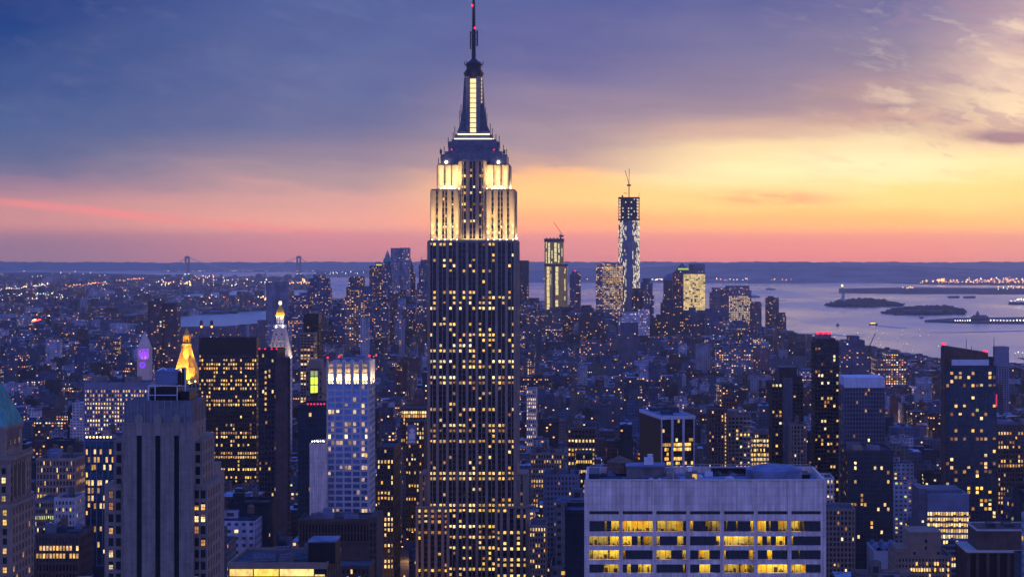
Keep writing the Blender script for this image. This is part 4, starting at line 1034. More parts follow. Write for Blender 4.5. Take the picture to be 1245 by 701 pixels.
T_ = simple_tower
B = T_('office_slab', 'broad black office slab with dense yellow window rows', 'office tower', 241.6, 312, 412, 1750, 15, 24, 3.75, 'black', None, 'glass', .33, (('yellow', 5), ('amber', 3), ('dim', 1)), 1, .25, .42, .3, .25, (240, 313, 411, 575), blank=14, seed=71, roofh=0)
B = T_('apartment_tower', 'dark brown tower with red roof lights beside the black slab', 'tower', 314, 337, 427, 1210, 30, 6, 3.3, 'dark', None, 'glass', .13, RES, 1, .4, .42, .5, .4, (313, 336, 426, 560), blank=1, seed=74, fin=False)
for u in (315, 322, 330, 336): bulb(B.root, (B.lx(u), 1.0, B.box[3] + 1.6), .45, LAMP['red'], 'beacon')
for j in range(8): B.pane('N', B.lx(322), B.lx(324), .1, B.box[3] - 14 - j * 3.4, B.box[3] - 12.4 - j * 3.4, 'amber')
done(B)
B = T_('apartment_tower', 'blank brown brick tower with pale balcony side under the white clock tower', 'tower', 334.6, 349, 437, 1150, 9, 3, 3.3, 'brownstone', None, 'black', .0, RES, 1, .985, .9, .4, .38, (334, 356, 436, 640), side_nb=2, sidelit=.1, solid=True, seed=77, fin=False)
for j in range(38):
    z = B.box[3] - 4 - j * 3.3
    B.wall.box(B.box[1] + .45, B.box[1] + .9, 1.5, 8, z, z + .9)
done(B)

# ---- white lit tower with pyramid roof and gilded cupola
def lantern_tower():
    d = 2150.0
    B = Bldg('campanile_tower', 'floodlit white bell tower with pyramid roof and golden cupola', 'tower', X(338.5, d), d)
    L, Zz = B.lx, B.lz; k = d / F; cx, cy_ = 0.0, 12.0
    w = 24.5 * k
    B.core(-w / 2 + .5, w / 2 - .5, .5, 23.5, 0, Zz(436))
    B.facade('N', -w / 2, w / 2, -.5, 20, Zz(436), 6, 36, .55, .4, .6, .4, .08, RES, seed=5); B.facade('W', .5, 24, w / 2 - .5, 20, Zz(436), 5, 36, .55, .5, .6, .5, .06, RES, seed=6)
    B.wall.box(-w / 2 - .6, w / 2 + .6, -.6, 24.6, Zz(436), Zz(433.5))
    rf = MB(); rf.frus(cx, cy_, Zz(433.5), Zz(398.5), 25 * k, 24, 13 * k, 12.5)
    OC = []
    for row, (yy, cnt) in enumerate(((427, 4), (420, 4), (413, 3), (406.5, 2))):
        t = (433.5 - yy) / 35; ww = (25 - 12 * t) * k; fy = cy_ - (24 - 11.5 * t) / 2
        for q in range(cnt):
            xx = (q - (cnt - 1) / 2) * ww / (cnt + .3)
            rf.box(cx + xx - 1.2, cx + xx + 1.2, fy - .9, fy + 1.5, Zz(yy) - 1.4, Zz(yy) + 1.4)
            OC.append((cx + xx, fy - .92, Zz(yy)))
    PR = rf.build('pyramid_roof', MT['palestone'], B.root)
    for p in OC: mb = MB(); mb.cyl(0, 0, 0, .1, .95, .95, 8); o = mb.build('oculus', MT['black'], PR, p); o.rotation_euler = (math.pi / 2, 0, 0)
    ba = MB(); ba.cyl(cx, cy_, Zz(398.5), Zz(396.8), 8 * k, 8.2 * k, 8, rot=math.pi / 8); ba.cyl(cx, cy_, Zz(396.8), Zz(394.6), 7 * k, 7 * k, 8, rot=math.pi / 8)
    for q in range(16): a = q * math.pi / 8; ba.cyl(cx + 7.8 * k * math.cos(a), cy_ + 7.8 * k * math.sin(a), Zz(396.8), Zz(394.8), .25 * k, None, 5)
    ba.build('balcony', MT['white'], B.root)
    la = MB(); la.cyl(cx, cy_, Zz(394.6), Zz(385), 2.8 * k, 2.8 * k, 8)
    for q in range(8): a = q * math.pi / 4 + .39; la.cyl(cx + 3.9 * k * math.cos(a), cy_ + 3.9 * k * math.sin(a), Zz(394.6), Zz(385), .55 * k, None, 6)
    la.cyl(cx, cy_, Zz(385), Zz(383.8), 5.2 * k, 5.2 * k, 12); la.build('lantern', MT['white'], B.root)
    cu = MB()
    pr = [(383.8, 5.6), (382, 5.4), (380, 5.2), (377, 4.0), (374.5, 2.2), (372, 1.5)]
    for (ya, ra), (yb, rb) in zip(pr[:-1], pr[1:]): cu.cyl(cx, cy_, Zz(ya), Zz(yb), ra * k, rb * k, 12)
    cu.build('cupola', MT['gold'], B.root)
    bulb(B.root, (cx, cy_, Zz(368.5)), 2.0, lampmat('beacon_glow', (1.0, .85, .5), 2.5), 'beacon_lantern')
    WW = 15000
    for xx in (-11, -4, 4, 11): spot(B.root, (xx, -9, Zz(437)), (xx * .7, 8, Zz(408)), WW * .42, (1, .7, .36), 70, .8)
    spot(B.root, (w / 2 + 8, 4, Zz(441)), (2, 10, Zz(410)), WW * 1.6, (1, .78, .5), 75, .8)
    spot(B.root, (w / 2 + 8, 18, Zz(441)), (2, 14, Zz(410)), WW * 1.4, (1, .78, .5), 75, .8)
    for xx in (-6, 6): spot(B.root, (xx, cy_ - 10, Zz(399)), (cx, cy_, Zz(388)), 7000, (1, .85, .55), 80, .5)
    for xx in (-7, 7): spot(B.root, (xx, cy_ - 9, Zz(392)), (cx, cy_, Zz(378)), 26000, (1, .7, .25), 60, .5)
    foot(B.x - w / 2 - 3, B.x + w / 2 + 3, d - 3, d + 28); clear(325, 357, 366, 600, d)
    B.finish('white')
lantern_tower()

# ---- stepped tower with a glowing yellow-green lantern bay, teal glass block below
def lime_tower():
    d = 1260.0
    B = Bldg('lantern_tower', 'narrow dark tower with glowing lime green panels under a tan cap', 'tower', X(381.5, d), d)
    L, Zz = B.lx, B.lz; W = B.wall
    W.frus(0, 9, Zz(448), Zz(437.6), L(390) - L(373.5), 18, L(388.5) - L(375.5), 16)
    W.box(L(371.5), L(377.3), .4, 18, 0, Zz(448)); W.box(L(386), L(392), .4, 18, 0, Zz(448)); W.box(L(377.3), L(386), 3, 18, 0, Zz(448))
    for yy in (450, 457.6, 467.5, 478): W.box(L(376.5), L(386.8), .1, 3.1, Zz(yy + .6), Zz(yy - .6))
    for (ya, yb, m) in ((450.8, 457, 'green'), (458.4, 466.9, 'lime'), (468.2, 477.4, 'lime')):
        mb = MB(); mb.box(L(377.4), L(385.9), 1.2, 1.5, Zz(yb), Zz(ya)); mb.build('lit_panel', LAMP['lime'] if m == 'lime' else lampmat('pale_green_glow', (.5, .62, .28), .7), B.root)
        mb = MB(); mb.box(L(381.2), L(382.0), .9, 1.15, Zz(yb), Zz(ya)); mb.build('mullion', MT['dark'], B.root)
    for s, u in ((-1, 373.3), (1, 388.6)):
        for yy in (452, 461, 470, 480): B.glass.box(L(u), L(u + 1.6), .34, .45, Zz(yy + 4), Zz(yy))
    B.finish('tan', 'tan'); foot(B.x + L(370), B.x + L(393), d - 2, d + 22); clear(371, 393, 437, 480, d)
lime_tower()
B = T_('glass_tower', 'teal glass tower with a red lit parapet below the lime lantern', 'tower', 362, 396.5, 494, 1200, 34, 8, 3.4, 'dark', None, 'glassteal', .05, (('amber', 2), ('white', 1), ('red', 1)), 1, .18, .3, .25, .15, (362, 396, 490, 610), seed=81, fin=False)
for k in range(6): bulb(B.root, (B.lx(374 + k * 4), .6, B.box[3] + 1.5), .5, LAMP['red'], 'parapet_lamp')
q = MB()
for k in range(14):
    a0, a1 = math.pi * (k / 14), math.pi * ((k + 1) / 14)
    q.tube((B.lx(386) + 8 * math.cos(a0), 4, B.box[3] + 1 + 7.5 * math.sin(a0)), (B.lx(386) + 8 * math.cos(a1), 4, B.box[3] + 1 + 7.5 * math.sin(a1)), .3)
q.build('arch_frame', MT['darksteel'], B.root); done(B)
B = T_('apartment_tower', 'slim black tower with lit stacked balconies rising behind the lime lantern', 'tower', 369, 387.4, 383, 2350, 24, 5, 3.4, 'black', None, 'glass', .05, RES, 1, .3, .4, .4, .3, (366, 388, 382, 436), blank=10, seed=84)
B = T_('apartment_tower', 'lower balcony block with glowing floors attached to the slim black tower', 'apartment block', 365, 381.5, 406, 2310, 28, 4, 3.5, 'greystone', None, 'glass', .55, (('amber', 3), ('white', 2), ('yellow', 1)), 1, .18, .34, .5, 1.0, (365, 382, 405, 436), seed=87)

# ---- tower with the lit fins at its top
def crown_tower():
    d = 1010.0
    B = T_('office_tower', 'blue banded tower with five glowing niches at its crown', 'tower', 397, 448.6, 466.5, d, 26, 5, 3.32, 'palestone', 'palestone', 'glassblue', .16, (('pink', 5), ('yellow', 1), ('white', 1)), 2, .2, .34, .55, .5, (396, 458, 436, 628), side_nb=4, sidelit=.04, seed=91, fin=False, parapet=0, rowvar=1.0)
    L, Zz = B.lx, B.lz; x0, x1, dep, zt = B.box
    cr = MB(); z1 = Zz(440.5); fw = .95
    cr.box(x0 + .6, x1 - .6, 2.6, dep - 1, zt, z1); n = 5; w = (x1 - x0) / n
    for i in range(n + 1):
        c = x0 + i * w; a, b = max(x0, c - fw), min(x1, c + fw)
        cr.box(a, b, -.15, 2.6, zt - .4, z1 + .6); cr.frus((a + b) / 2, 1.2, z1 + .6, z1 + 1.4, b - a, 2.7, (b - a) * .6, 2.0)
    for (ya, yb) in ((4, 8), (12, 16), (20, 25)): cr.box(x1 - 2.6, x1 + .1, ya, yb, zt - .4, z1 + .6)
    cr.box(x0, x1 + .05, -.4, dep, zt - .3, zt + .25)
    for i in range(n):
        c = x0 + (i + .5) * w
        for j in range(4): cr.box(c - w / 2 + fw, c + w / 2 - fw, 2.3, 2.58, zt + 2.2 + j * 2.6, zt + 2.8 + j * 2.6)
    cr.build('crown', MT['palestone'], B.root)
    for i in range(n):
        c = x0 + (i + .5) * w
        bulb(B.root, (c - .75, 1.0, zt + .5), .28, LAMP['flood'], 'floodlight'); bulb(B.root, (c + .75, 1.0, zt + .5), .28, LAMP['flood'], 'floodlight')
        spot(B.root, (c - .75, .3, zt + 1.1), (c - .4, 2.6, zt + 7), 3000, (1, .68, .28), 130, .25); spot(B.root, (c + .75, .3, zt + 1.1), (c + .4, 2.6, zt + 7), 3000, (1, .72, .34), 130, .25)
    for yy in (6, 10, 14, 18.5):
        spot(B.root, (x1 - .6, yy, zt + .9), (x1 - 2.4, yy, zt + 9), 3000, (1, .8, .45), 130, .3)
    spot(B.root, (x1 + 3, 8, zt - 2), (x1 - .5, 10, zt + 8), 9000, (1, .8, .5), 110, .5); spot(B.root, (x1 + 3, 20, zt - 2), (x1 - .5, 18, zt + 8), 9000, (1, .8, .5), 110, .5)
    for px, yy in ((398, 1), (408, 14), (444, 18), (450.5, 24)): bulb(B.root, (L(px), yy, z1 + 2.6), .5, LAMP['red'], 'beacon')
    rm = MB(); rm.box(x0 + 6, x1 - 6, 8, dep - 4, z1, z1 + 1.6); rm.box(x0 + 14, x1 - 3, 10, dep - 6, z1 + 1.6, z1 + 3.0); rm.build('plant_room', MT['bluegrey'], B.root)
    done(B)
crown_tower()
B = T_('annex_block', 'blank white panelled annex left of the niche crowned tower', 'annex', 376.3, 397, 541.5, 1006, 24, 2, 3.3, 'concrete', None, 'black', 0, RES, 1, .99, .99, .2, .19, (376, 397, 540, 628), solid=True, seed=94, fin=False)
for k in range(7): bulb(B.root, (B.lx(379 + k * 2.4), 1.6 + (k % 3), B.box[3] + 2.2), .35, LAMP['white'] if k % 2 else LAMP['warm'], 'terrace_lamp')
done(B)
B = T_('podium_block', 'dark classical podium with tall colonnade below the blue banded tower', 'podium', 363, 449, 633, 985, 24, 22, 21, 'brownstone', None, 'black', .0, RES, 1, .42, .1, .8, .6, (362, 458, 628, 701), seed=97, fin=False, blank=1.5, zb=659)
B.wall.box(B.box[0] - .5, B.box[1] + .5, -.6, 24, B.lz(660), B.lz(657.5)); B.wall.box(B.box[0] - .4, B.box[1] + .4, -.5, .6, B.lz(634), B.lz(631.5))
B.core(B.box[0] + .4, B.box[1] - .4, 0.4, 23, 0, B.lz(660)); B.facade('N', B.box[0], B.box[1], -.4, 0, B.lz(660), 16, 26, .4, .35, .4, .3, .16, OFF, seed=98)
B.wall.box(B.lx(448.6), B.lx(458), -.1, 26, 0, B.lz(628)); 
for j in range(14):
    for u in (450.3, 454.6): B.glass.box(B.lx(u), B.lx(u + 2), -.16, 0, B.lz(640 + j * 8), B.lz(635 + j * 8))
roof_clutter(B, 4, 6, False); done(B)

# ---- rotated slab with white posts, middle right
def post_slab():
    d = 1500.0
    B = Bldg('office_slab', 'dark office slab with white posts and lit yellow floors, turned to the grid', 'office block', X(803.7, d), d, rz=math.radians(13.0))
    W_, D_ = 27.5, 70.0; zt = B.lz(505.7)
    B.core(.4, W_ - .4, .4, D_ - .4, 0, zt - 1)
    W = B.wall
    for i in range(4): c = W_ * i / 3; W.box(max(0, c - .9), min(W_, c + .9), -.7, .5, 0, zt - 2.4)
    for j in range(30): W.box(.2, W_ - .2, -.02, .41, zt - 6.5 - j * 3.7, zt - 5.6 - j * 3.7, 1)
    W.box(-.6, W_ + .6, -1.0, D_ + .6, zt - 2.6, zt); W.box(-.35, 0.39, .5, D_, 0, zt - 2.6, 1)
    r = random.Random(3); lit = {4: .55, 5: .85, 6: .97, 8: .3, 9: .35, 10: .7, 11: .6, 12: .6, 13: .75, 15: .3, 17: .4}
    for j in range(20):
        z0 = zt - 9.25 - (j - 1) * 3.7
        for i in range(3):
            for q in range(4):
                if r.random() < lit.get(j, .06):
                    a = i * W_ / 3 + 1.2 + q * 1.72; B.pane('N', a, a + 1.55, .34 - .3, z0 + .1, z0 + 2.6, r.choice(['yellow', 'yellow', 'yellow', 'amber']))
    B.roofmb.box(.4, W_ - .4, .4, D_ - .4, zt - .2, zt + .05)
    for (x, y, w, q, h) in ((5, 12, 8, 10, 3), (14, 30, 9, 18, 4), (4, 46, 10, 9, 2.5)):
        mb = MB(); mb.box(x, x + w, y, y + q, zt, zt + h); mb.build('plant_room', MT['roof'], B.root)
    B.finish('white', 'black', 'glass', 'roofblue'); foot(B.x - 22, B.x + 32, d - 4, d + 80); clear(776, 844, 496, 575, d)
post_slab()

B = T_('apartment_tower', 'brown tower with a column of amber lamps beside the white-post slab', 'tower', 861, 884, 498.5, 1480, 24, 6, 3.2, 'brownstone', None, 'glass', .12, RES, 1, .5, .4, .4, .3, (860, 884, 498, 570), seed=101, fin=False)
for j in range(18): B.pane('N', B.lx(881.3), B.lx(882.7), .5, B.box[3] - 3.5 - j * 2.9, B.box[3] - 2.2 - j * 2.9, 'amber')
done(B)
B = T_('apartment_block', 'pale stepped block with curved balconies right of the brown lamp tower', 'apartment block', 884.5, 913, 506, 1500, 28, 6, 3.2, 'greystone', None, 'glass', .16, RES, 1, .4, .4, .5, .9, (884, 913, 500, 570), seed=104, fin=False)
mb = MB(); mb.box(B.lx(886), B.lx(897), 3, 22, B.box[3], B.lz(499)); mb.build('penthouse', MT['greystone'], B.root)
mb = MB()
for j in range(14): mb.cyl(B.lx(908), 2, B.box[3] - 4 - j * 4.2, B.box[3] - 3.2 - j * 4.2, 4.6, 4.6, 14)
mb.build('balcony', MT['palestone'], B.root); done(B)
B = T_('loft_block', 'red brown loft block rising behind the brown lamp tower', 'loft block', 879, 897, 484, 1750, 22, 5, 3.6, 'redbrick', None, 'glass', .05, RES, 1, .5, .45, .3, .2, (879, 897, 484, 499), seed=106)
water_tank(B.root, 0, 8, B.box[3], 2.2, 4, 2.5)

# ---- residential towers on the right
B = T_('apartment_tower', 'dark tower with shoulders and pale chequered window bay on the right', 'tower', 938, 977, 466, 1600, 30, 9, 3.2, 'dark', None, 'glass', .09, RES, 1, .3, .4, .5, .3, (937, 978, 446, 580), seed=110, fin=False)
mb = MB(); mb.box(B.lx(947.5), B.lx(969), 1, 28, B.box[3] - .3, B.lz(446.5)); mb.box(B.lx(969), B.lx(976), 2, 26, B.box[3] - .3, B.lz(457)); mb.build('shoulder_block', MT['dark'], B.root)
mb = MB()
for j in range(24):
    for q in range(3): mb.box(B.lx(952.6 + q * 3.7), B.lx(955.2 + q * 3.7), -.4, .2, B.lz(464 + j * 4.6), B.lz(461.2 + j * 4.6))
mb.box(B.lx(952), B.lx(963.6), -.15, .6, B.lz(575), B.lz(459)); mb.build('window_bay', MT['slate'], B.root); done(B)
B = T_('apartment_block', 'lower grey stepped block in front of the shouldered dark tower', 'apartment block', 961, 981, 517, 1520, 20, 5, 3.2, 'greystone', None, 'glass', .14, RES, 1, .5, .4, .4, .3, (960, 982, 512, 580), seed=113)
roof_clutter(B, 8, 2)

def red_top_tower():
    B = T_('apartment_tower', 'tall dark balcony tower topped by a red lit machine crown', 'tower', 990.5, 1020, 417, 1530, 26, 8, 3.05, 'dark', 'dark', 'glass', .13, RES, 1, .22, .3, .3, 1.0, (985, 1021, 403, 580), seed=116, fin=False)
    L, Zz = B.lx, B.lz; x0, x1, dep, zt = B.box
    mb = MB(); mb.box(L(992), L(1016), 2, 24, zt, Zz(411.5)); mb.build('penthouse', MT['dark'], B.root)
    mb = MB(); mb.box(L(994), L(1011), 3, 20, Zz(411.5), Zz(406))
    for k in range(7): mb.tube((L(994 + k * 2.6), 3, Zz(406)), (L(995.5 + k * 2.6), 3, Zz(403.5)), .3)
    mb.build('machine_crown', MT['steel'], B.root)
    for k in range(8): bulb(B.root, (L(993.5 + k * 2.4), 2.4, Zz(405.2 - (k % 3) * .6)), .8, LAMP['red'], 'crown_lamp')
    done(B)
red_top_tower()

B = T_('glass_tower', 'grey glass tower with pale blank top band and scattered lights', 'tower', 1026, 1076, 471, 1450, 34, 14, 3.2, 'slate', None, 'glassgrey', .08, (('dim', 3), ('amber', 2), ('white', 1)), 1, .3, .3, .25, .2, (1025, 1077, 457, 548), seed=120, rowvar=.3, fin=False)
mb = MB(); mb.box(B.lx(1026.5), B.lx(1075.5), -.3, 33, B.box[3], B.lz(458.5)); mb.build('top_band', MT['white'], B.root); done(B)
B = T_('glass_tower', 'wide teal glass block with sparse lights below the pale topped tower', 'glass block', 1030, 1086, 549, 1395, 40, 14, 3.4, 'dark', None, 'glassteal', .08, (('amber', 3), ('white', 2), ('dim', 2)), 1, .2, .28, .25, .2, (1029, 1087, 548, 645), seed=123, rowvar=.4)
roof_clutter(B, 12, 4, False)

def sloped_tower():
    B = T_('apartment_tower', 'large dark tower with sloped brown top and red corner beacons', 'tower', 1149.5, 1211.5, 446, 1400, 13, 12, 3.05, 'dark', 'dark', 'glassteal', .14, (('amber', 3), ('yellow', 3), ('white', 2), ('dim', 3), ('green', 1)), 1, .2, .26, .3, .5, (1145, 1212, 418, 640), seed=126, fin=False)
    L, Zz = B.lx, B.lz; x0, x1, dep, zt = B.box
    mb = MB()
    za, zb, zc = Zz(420), Zz(428.5), zt - .3
    xa, xb = L(1148.4), L(1202)
    for y in (2.0, 26.0): pass
    f = [(xa, 2, zc), (xb, 2, zc), (xb, 2, zb), (xa, 2, za)]; b = [(x, 12.5, z) for x, y, z in f]
    mb.face(f); mb.face(b[::-1]); mb.face([f[3], f[2], b[2], b[3]]); mb.face([f[1], b[1], b[2], f[2]]); mb.face([b[0], f[0], f[3], b[3]])
    mb.build('sloped_top', MT['brownstone'], B.root)
    mb = MB(); mb.box(L(1157.5), L(1202.5), .6, 1.95, zc, Zz(437)); mb.build('pale_screen', MT['white'], B.root)
    mb = MB(); mb.box(L(1147.2), L(1149.6), .6, 12, 0, Zz(421.5)); mb.build('side_wall', MT['brownstone'], B.root)
    mb = MB(); mb.box(L(1203), L(1209), 3, 11, zc, Zz(434)); mb.build('plant_room', MT['dark'], B.root)
    mb = MB()
    for px, ya, yb in ((1176.7, 424, 412.5), (1183, 425, 421), (1210.5, 440, 410)): mb.tube((L(px), 6, Zz(ya)), (L(px), 6, Zz(yb)), .22)
    mb.build('aerial', MT['darksteel'], B.root)
    for px, y in ((1147, 419), (1149.6, 418.6), (1197, 427), (1200, 428)): bulb(B.root, (L(px), 1.9, Zz(y) + .5), .75, LAMP['red'], 'beacon')
    mb = MB(); mb.box(L(1210.6), L(1212.3), -.4, .3, Zz(494), Zz(479)); mb.build('red_sign', lampmat('red_sign_glow', (.9, .03, .08), .8), B.root)
    done(B)
sloped_tower()
B = T_('apartment_tower', 'small plain violet tower behind the sloped top tower', 'tower', 1211, 1227, 422.5, 2700, 22, 5, 3.2, 'bluegrey', None, 'glass', .02, RES, 1, .4, .4, .3, .2, (1211, 1227, 421, 446), seed=130, blank=26)
B = T_('office_block', 'brown office block with many amber rows at the right edge', 'office block', 1213, 1262, 518, 1500, 40, 14, 3.7, 'brownstone', None, 'glass', .38, (('amber', 4), ('yellow', 2), ('dim', 2)), 1, .35, .4, .4, .3, (1212, 1245, 516, 590), seed=133)
roof_clutter(B, 15, 4)

def lit_glass_office():
    B = T_('office_block', 'small glass office with blank blue top and full yellow floors', 'office block', 1127.5, 1178, 620.5, 1300, 34, 16, 4.0, 'bluegrey', 'bluegrey', 'glassgrey', .62, (('yellow', 5), ('white', 2)), 1, .12, .38, .2, .35, (1117, 1179, 593, 701), seed=136, fin=False, parapet=0)
    L, Zz = B.lx, B.lz
    mb = MB(); mb.box(L(1127.3), L(1178.2), -.3, 30, B.box[3] - .2, Zz(600.5)); mb.build('top_panel', MT['bluegrey'], B.root)
    mb = MB(); mb.box(L(1117.5), L(1127.2), 1.0, 34, 0, Zz(594)); mb.box(L(1127.2), L(1172), 6, 34, B.box[3], Zz(596.5)); mb.build('side_core', MT['slate'], B.root)
    for j in range(12): B.pane('N', L(1121), L(1123.5), -.9, Zz(628 + j * 6.8), Zz(625.5 + j * 6.8), 'yellow') if j in (1, 3, 4) else None
    done(B)
lit_glass_office()

def setback_hotel():
    B = T_('stone_block', 'tan stone setback block with a lit window row, lower right', 'stone block', 1088, 1157, 677, 1180, 30, 17, 3.6, 'tan', 'tan', 'black', .0, RES, 1, .5, .5, .4, .38, (1087, 1146, 645, 701), seed=140, fin=False)
    L, Zz = B.lx, B.lz
    mb = MB(); mb.box(L(1106), L(1145), 2, 26, B.box[3], Zz(647.5)); mb.box(L(1105.6), L(1145.4), 1.6, 26.4, Zz(649), Zz(646.5)); mb.box(L(1091), L(1106), 3, 26, B.box[3], Zz(667)); mb.build('upper_storeys', MT['tan'], B.root)
    mb = MB()
    for px, py, w, h in ((1125, 660, 3, 4), (1125, 668, 2.4, 4), (1111, 674, 3, 3), (1140, 674, 3, 3)): mb.box(L(px), L(px + w), 1.9, 2.05, Zz(py), Zz(py - h))
    mb.build('window', MT['black'], B.root)
    r = random.Random(2)
    for yy, pr in ((686.5, .5), (694, .85), (701, .4)):
        for k in range(15):
            if r.random() < pr: B.pane('N', L(1107 + k * 3.2), L(1109 + k * 3.2), .46, Zz(yy), Zz(yy - 4), 'yellow' if r.random() < .8 else 'white')
    done(B)
setback_hotel()

def brown_classic():
    B = T_('stone_block', 'dark brown classical block with pale cornices in the lower right corner', 'stone block', 1176, 1290, 671, 1000, 34, 9, 26, 'brownstone', 'brownstone', 'black', 0, RES, 1, .3, .06, 1.0, .5, (1175, 1245, 638, 701), seed=144, fin=False, parapet=0)
    L, Zz = B.lx, B.lz; x0, x1, dep, zt = B.box
    mb = MB(); mb.box(L(1189.5), L(1284), 3, 30, zt, Zz(645)); mb.build('upper_storey', MT['brownstone'], B.root)
    mb = MB(); mb.box(x0 - .6, x1 + .6, -1.4, 33, zt, zt + .8); mb.box(L(1188.5), L(1285), 2.4, 3.3, Zz(646), Zz(644)); mb.box(L(1188.5), L(1190), 3.31, 31, Zz(646), Zz(644)); mb.box(L(1190), L(1285), 30, 31, Zz(646), Zz(644)); mb.build('cornice', MT['palestone'], B.root)
    mb = MB(); mb.box(L(1207), L(1216), 12, 20, Zz(645), Zz(640)); mb.box(L(1228), L(1240), 14, 24, Zz(645), Zz(641.5)); mb.tube((L(1205), 8, Zz(645)), (L(1209), 8, Zz(637)), .15); mb.build('plant_room', MT['dark'], B.root)
    done(B)
brown_classic()
B = T_('warehouse_block', 'low white hall with blue vaulted roof bays, lower right', 'hall', 1063, 1098, 671, 1330, 40, 3, 8, 'white', None, 'black', 0, RES, 1, .99, .99, .2, .19, (1053, 1098, 652, 681), solid=True, seed=147, fin=False)
mb = MB()
for k in range(3):
    a, b = B.lx(1064 + k * 11.5), B.lx(1064 + k * 11.5 + 10.6); pts = [(a + (b - a) * t, B.box[3] + .3 + 3.2 * math.sin(math.pi * t)) for t in [q / 8 for q in range(9)]]
    for (xa, za), (xb, zb) in zip(pts[:-1], pts[1:]): mb.face([(xa, 1, za), (xb, 1, zb), (xb, 38, zb), (xa, 38, za)])
mb.build('vaulted_roof', MT['roofblue'], B.root); done(B)
B = T_('office_block', 'brown gridded block tucked against the concrete office block on its right', 'office block', 1003.5, 1040, 620, 1250, 30, 8, 3.4, 'greystone', 'greystone', 'black', .07, RES, 1, .42, .38, .6, .35, (1003, 1041, 618, 701), seed=150)
B = T_('stone_block', 'stepped terrace block peeping out right of the concrete roof', 'stone block', 1000, 1014, 582, 1330, 26, 3, 3.6, 'palestone', None, 'black', .3, Y3, 1, .4, .4, .4, .9, (1003, 1014, 580, 618), seed=152)

# ---- left side blocks
B = T_('office_block', 'long pale office slab with eight rows of lit square windows', 'office block', 102, 182, 466, 1700, 30, 24, 3.75, 'bluegrey', 'bluegrey', 'glass', .62, (('yellow', 3), ('white', 3), ('amber', 1)), 1, .45, .45, .4, .35, (100, 150, 463, 505), seed=160, blank=5, rowvar=0, fin=False)
roof_clutter(B, 21, 5, False); done(B)
B = T_('glass_tower', 'dark blue glass block with golden lit floors left of the slot tower', 'glass block', 103, 139, 535, 950, 30, 5, 3.8, 'slate', 'dark', 'glassteal', .2, (('yellow', 3), ('amber', 2)), 2, .2, .3, .3, .15, (102, 128, 533, 640), seed=163, fin=False)
for k in range(8): bulb(B.root, (B.lx(105 + k * 4.2), .6, B.box[3] + 1.6), .45, LAMP['orange'] if k % 3 else LAMP['warm'], 'terrace_lamp')
roof_clutter(B, 22, 3); done(B)
B = T_('loft_block', 'tan loft block with three rows of lit pane windows near the copper roof', 'loft block', 44, 92, 559, 1180, 34, 12, 4.2, 'tan', None, 'glass', .45, (('yellow', 3), ('amber', 3)), 2, .35, .35, .4, .3, (44, 93, 558, 582), seed=166, fin=False)
roof_clutter(B, 23, 3); done(B)
B = T_('loft_block', 'brown block with two rows of bright amber windows beside the copper tower', 'loft block', 43, 96, 652, 900, 26, 13, 4.1, 'brownstone', None, 'glass', .0, Y3, 1, .4, .35, .4, .3, (43, 98, 648, 690), seed=169, fin=False)
for j, yy in enumerate((668.6, 678)):
    for k in range(13):
        if (k * 7 + j * 3) % 11: B.pane('N', B.lx(44.2 + k * 4.05), B.lx(46.8 + k * 4.05), .15, B.lz(yy), B.lz(yy - 5.6), 'amber' if (k + j) % 3 else 'yellow')
roof_clutter(B, 24, 4); done(B)
B = T_('stone_block', 'small white terraced block with dark windows below the copper tower', 'stone block', 66, 92, 607, 1080, 24, 6, 3.8, 'palestone', None, 'black', .12, Y3, 1, .5, .5, .3, .25, (66, 93, 605, 640), seed=172, fin=False)
roof_clutter(B, 25, 2); done(B)
B = T_('loft_block', 'grey loft block with a greenish white lit double row', 'loft block', 42, 68, 610, 1120, 28, 10, 3.6, 'greystone', None, 'glass', .5, (('green', 3), ('white', 2)), 1, .4, .4, .3, .2, (43, 68, 608, 622), seed=173)

# ---- bottom centre roof over a glowing clerestory
def clerestory():
    d = 800.0
    B = T_('low_block', 'flat roofed block with a glowing yellow clerestory at the bottom', 'low block', 277, 398, 686.5, d, 40, 6, 6, 'tan', None, 'blackroom', 0, RES, 1, .02, .02, .2, .15, (276, 416, 655, 701), seed=175, fin=False)
    L, Zz = B.lx, B.lz; x0, x1, dep, zt = B.box
    B.wall.box(x0, x1, -.6, -.21, Zz(690.8), zt + .4); B.wall.box(x0, x1, -.6, -.21, Zz(720), Zz(699.6))
    for a, b in ((279.5, 307.5), (309, 339), (340.5, 381.5), (383, 395)):
        mb = MB(); mb.box(L(a), L(b), -.45, -.3, Zz(699.4) if b < 390 else Zz(702), Zz(691) if b < 390 else Zz(697.5)); mb.build('clerestory_window', clerestory_glow, B.root)
    mb = MB(); z = zt + .06
    mb.box(L(373), L(406), 4, 18, z, Zz(660.5)); mb.build('machine_house', MT['black'], B.root)
    mb = MB(); mb.box(L(372.5), L(406.6), 3.6, 18.4, Zz(660.5), Zz(658.6)); mb.build('machine_house_roof', MT['roofblue'], B.root)
    for px, yy, w, q, h in ((322, 22, 24, 5, 3.2), (300, 10, 30, 4, 1.5), (335, 8, 18, 6, 2.0), (358, 26, 12, 5, 3.8)):
        mb = MB(); mb.box(L(px), L(px + w), yy, yy + q, z, z + h)
        for k in range(5): mb.cyl(L(px + w * (k + .5) / 5), yy + q / 2, z + h, z + h + .9, .9, .8, 10)
        mb.build('cooling_unit', MT['steel'], B.root)
    for k in range(3): 
        mb = MB(); mb.tube((L(290 + k * 25), 4 + k * 3, z + .5), (L(320 + k * 25), 9 + k * 3, z + .5), .25); mb.build('pipe', MT['steel'], B.root)
    for k in range(16): pass
    done(B)
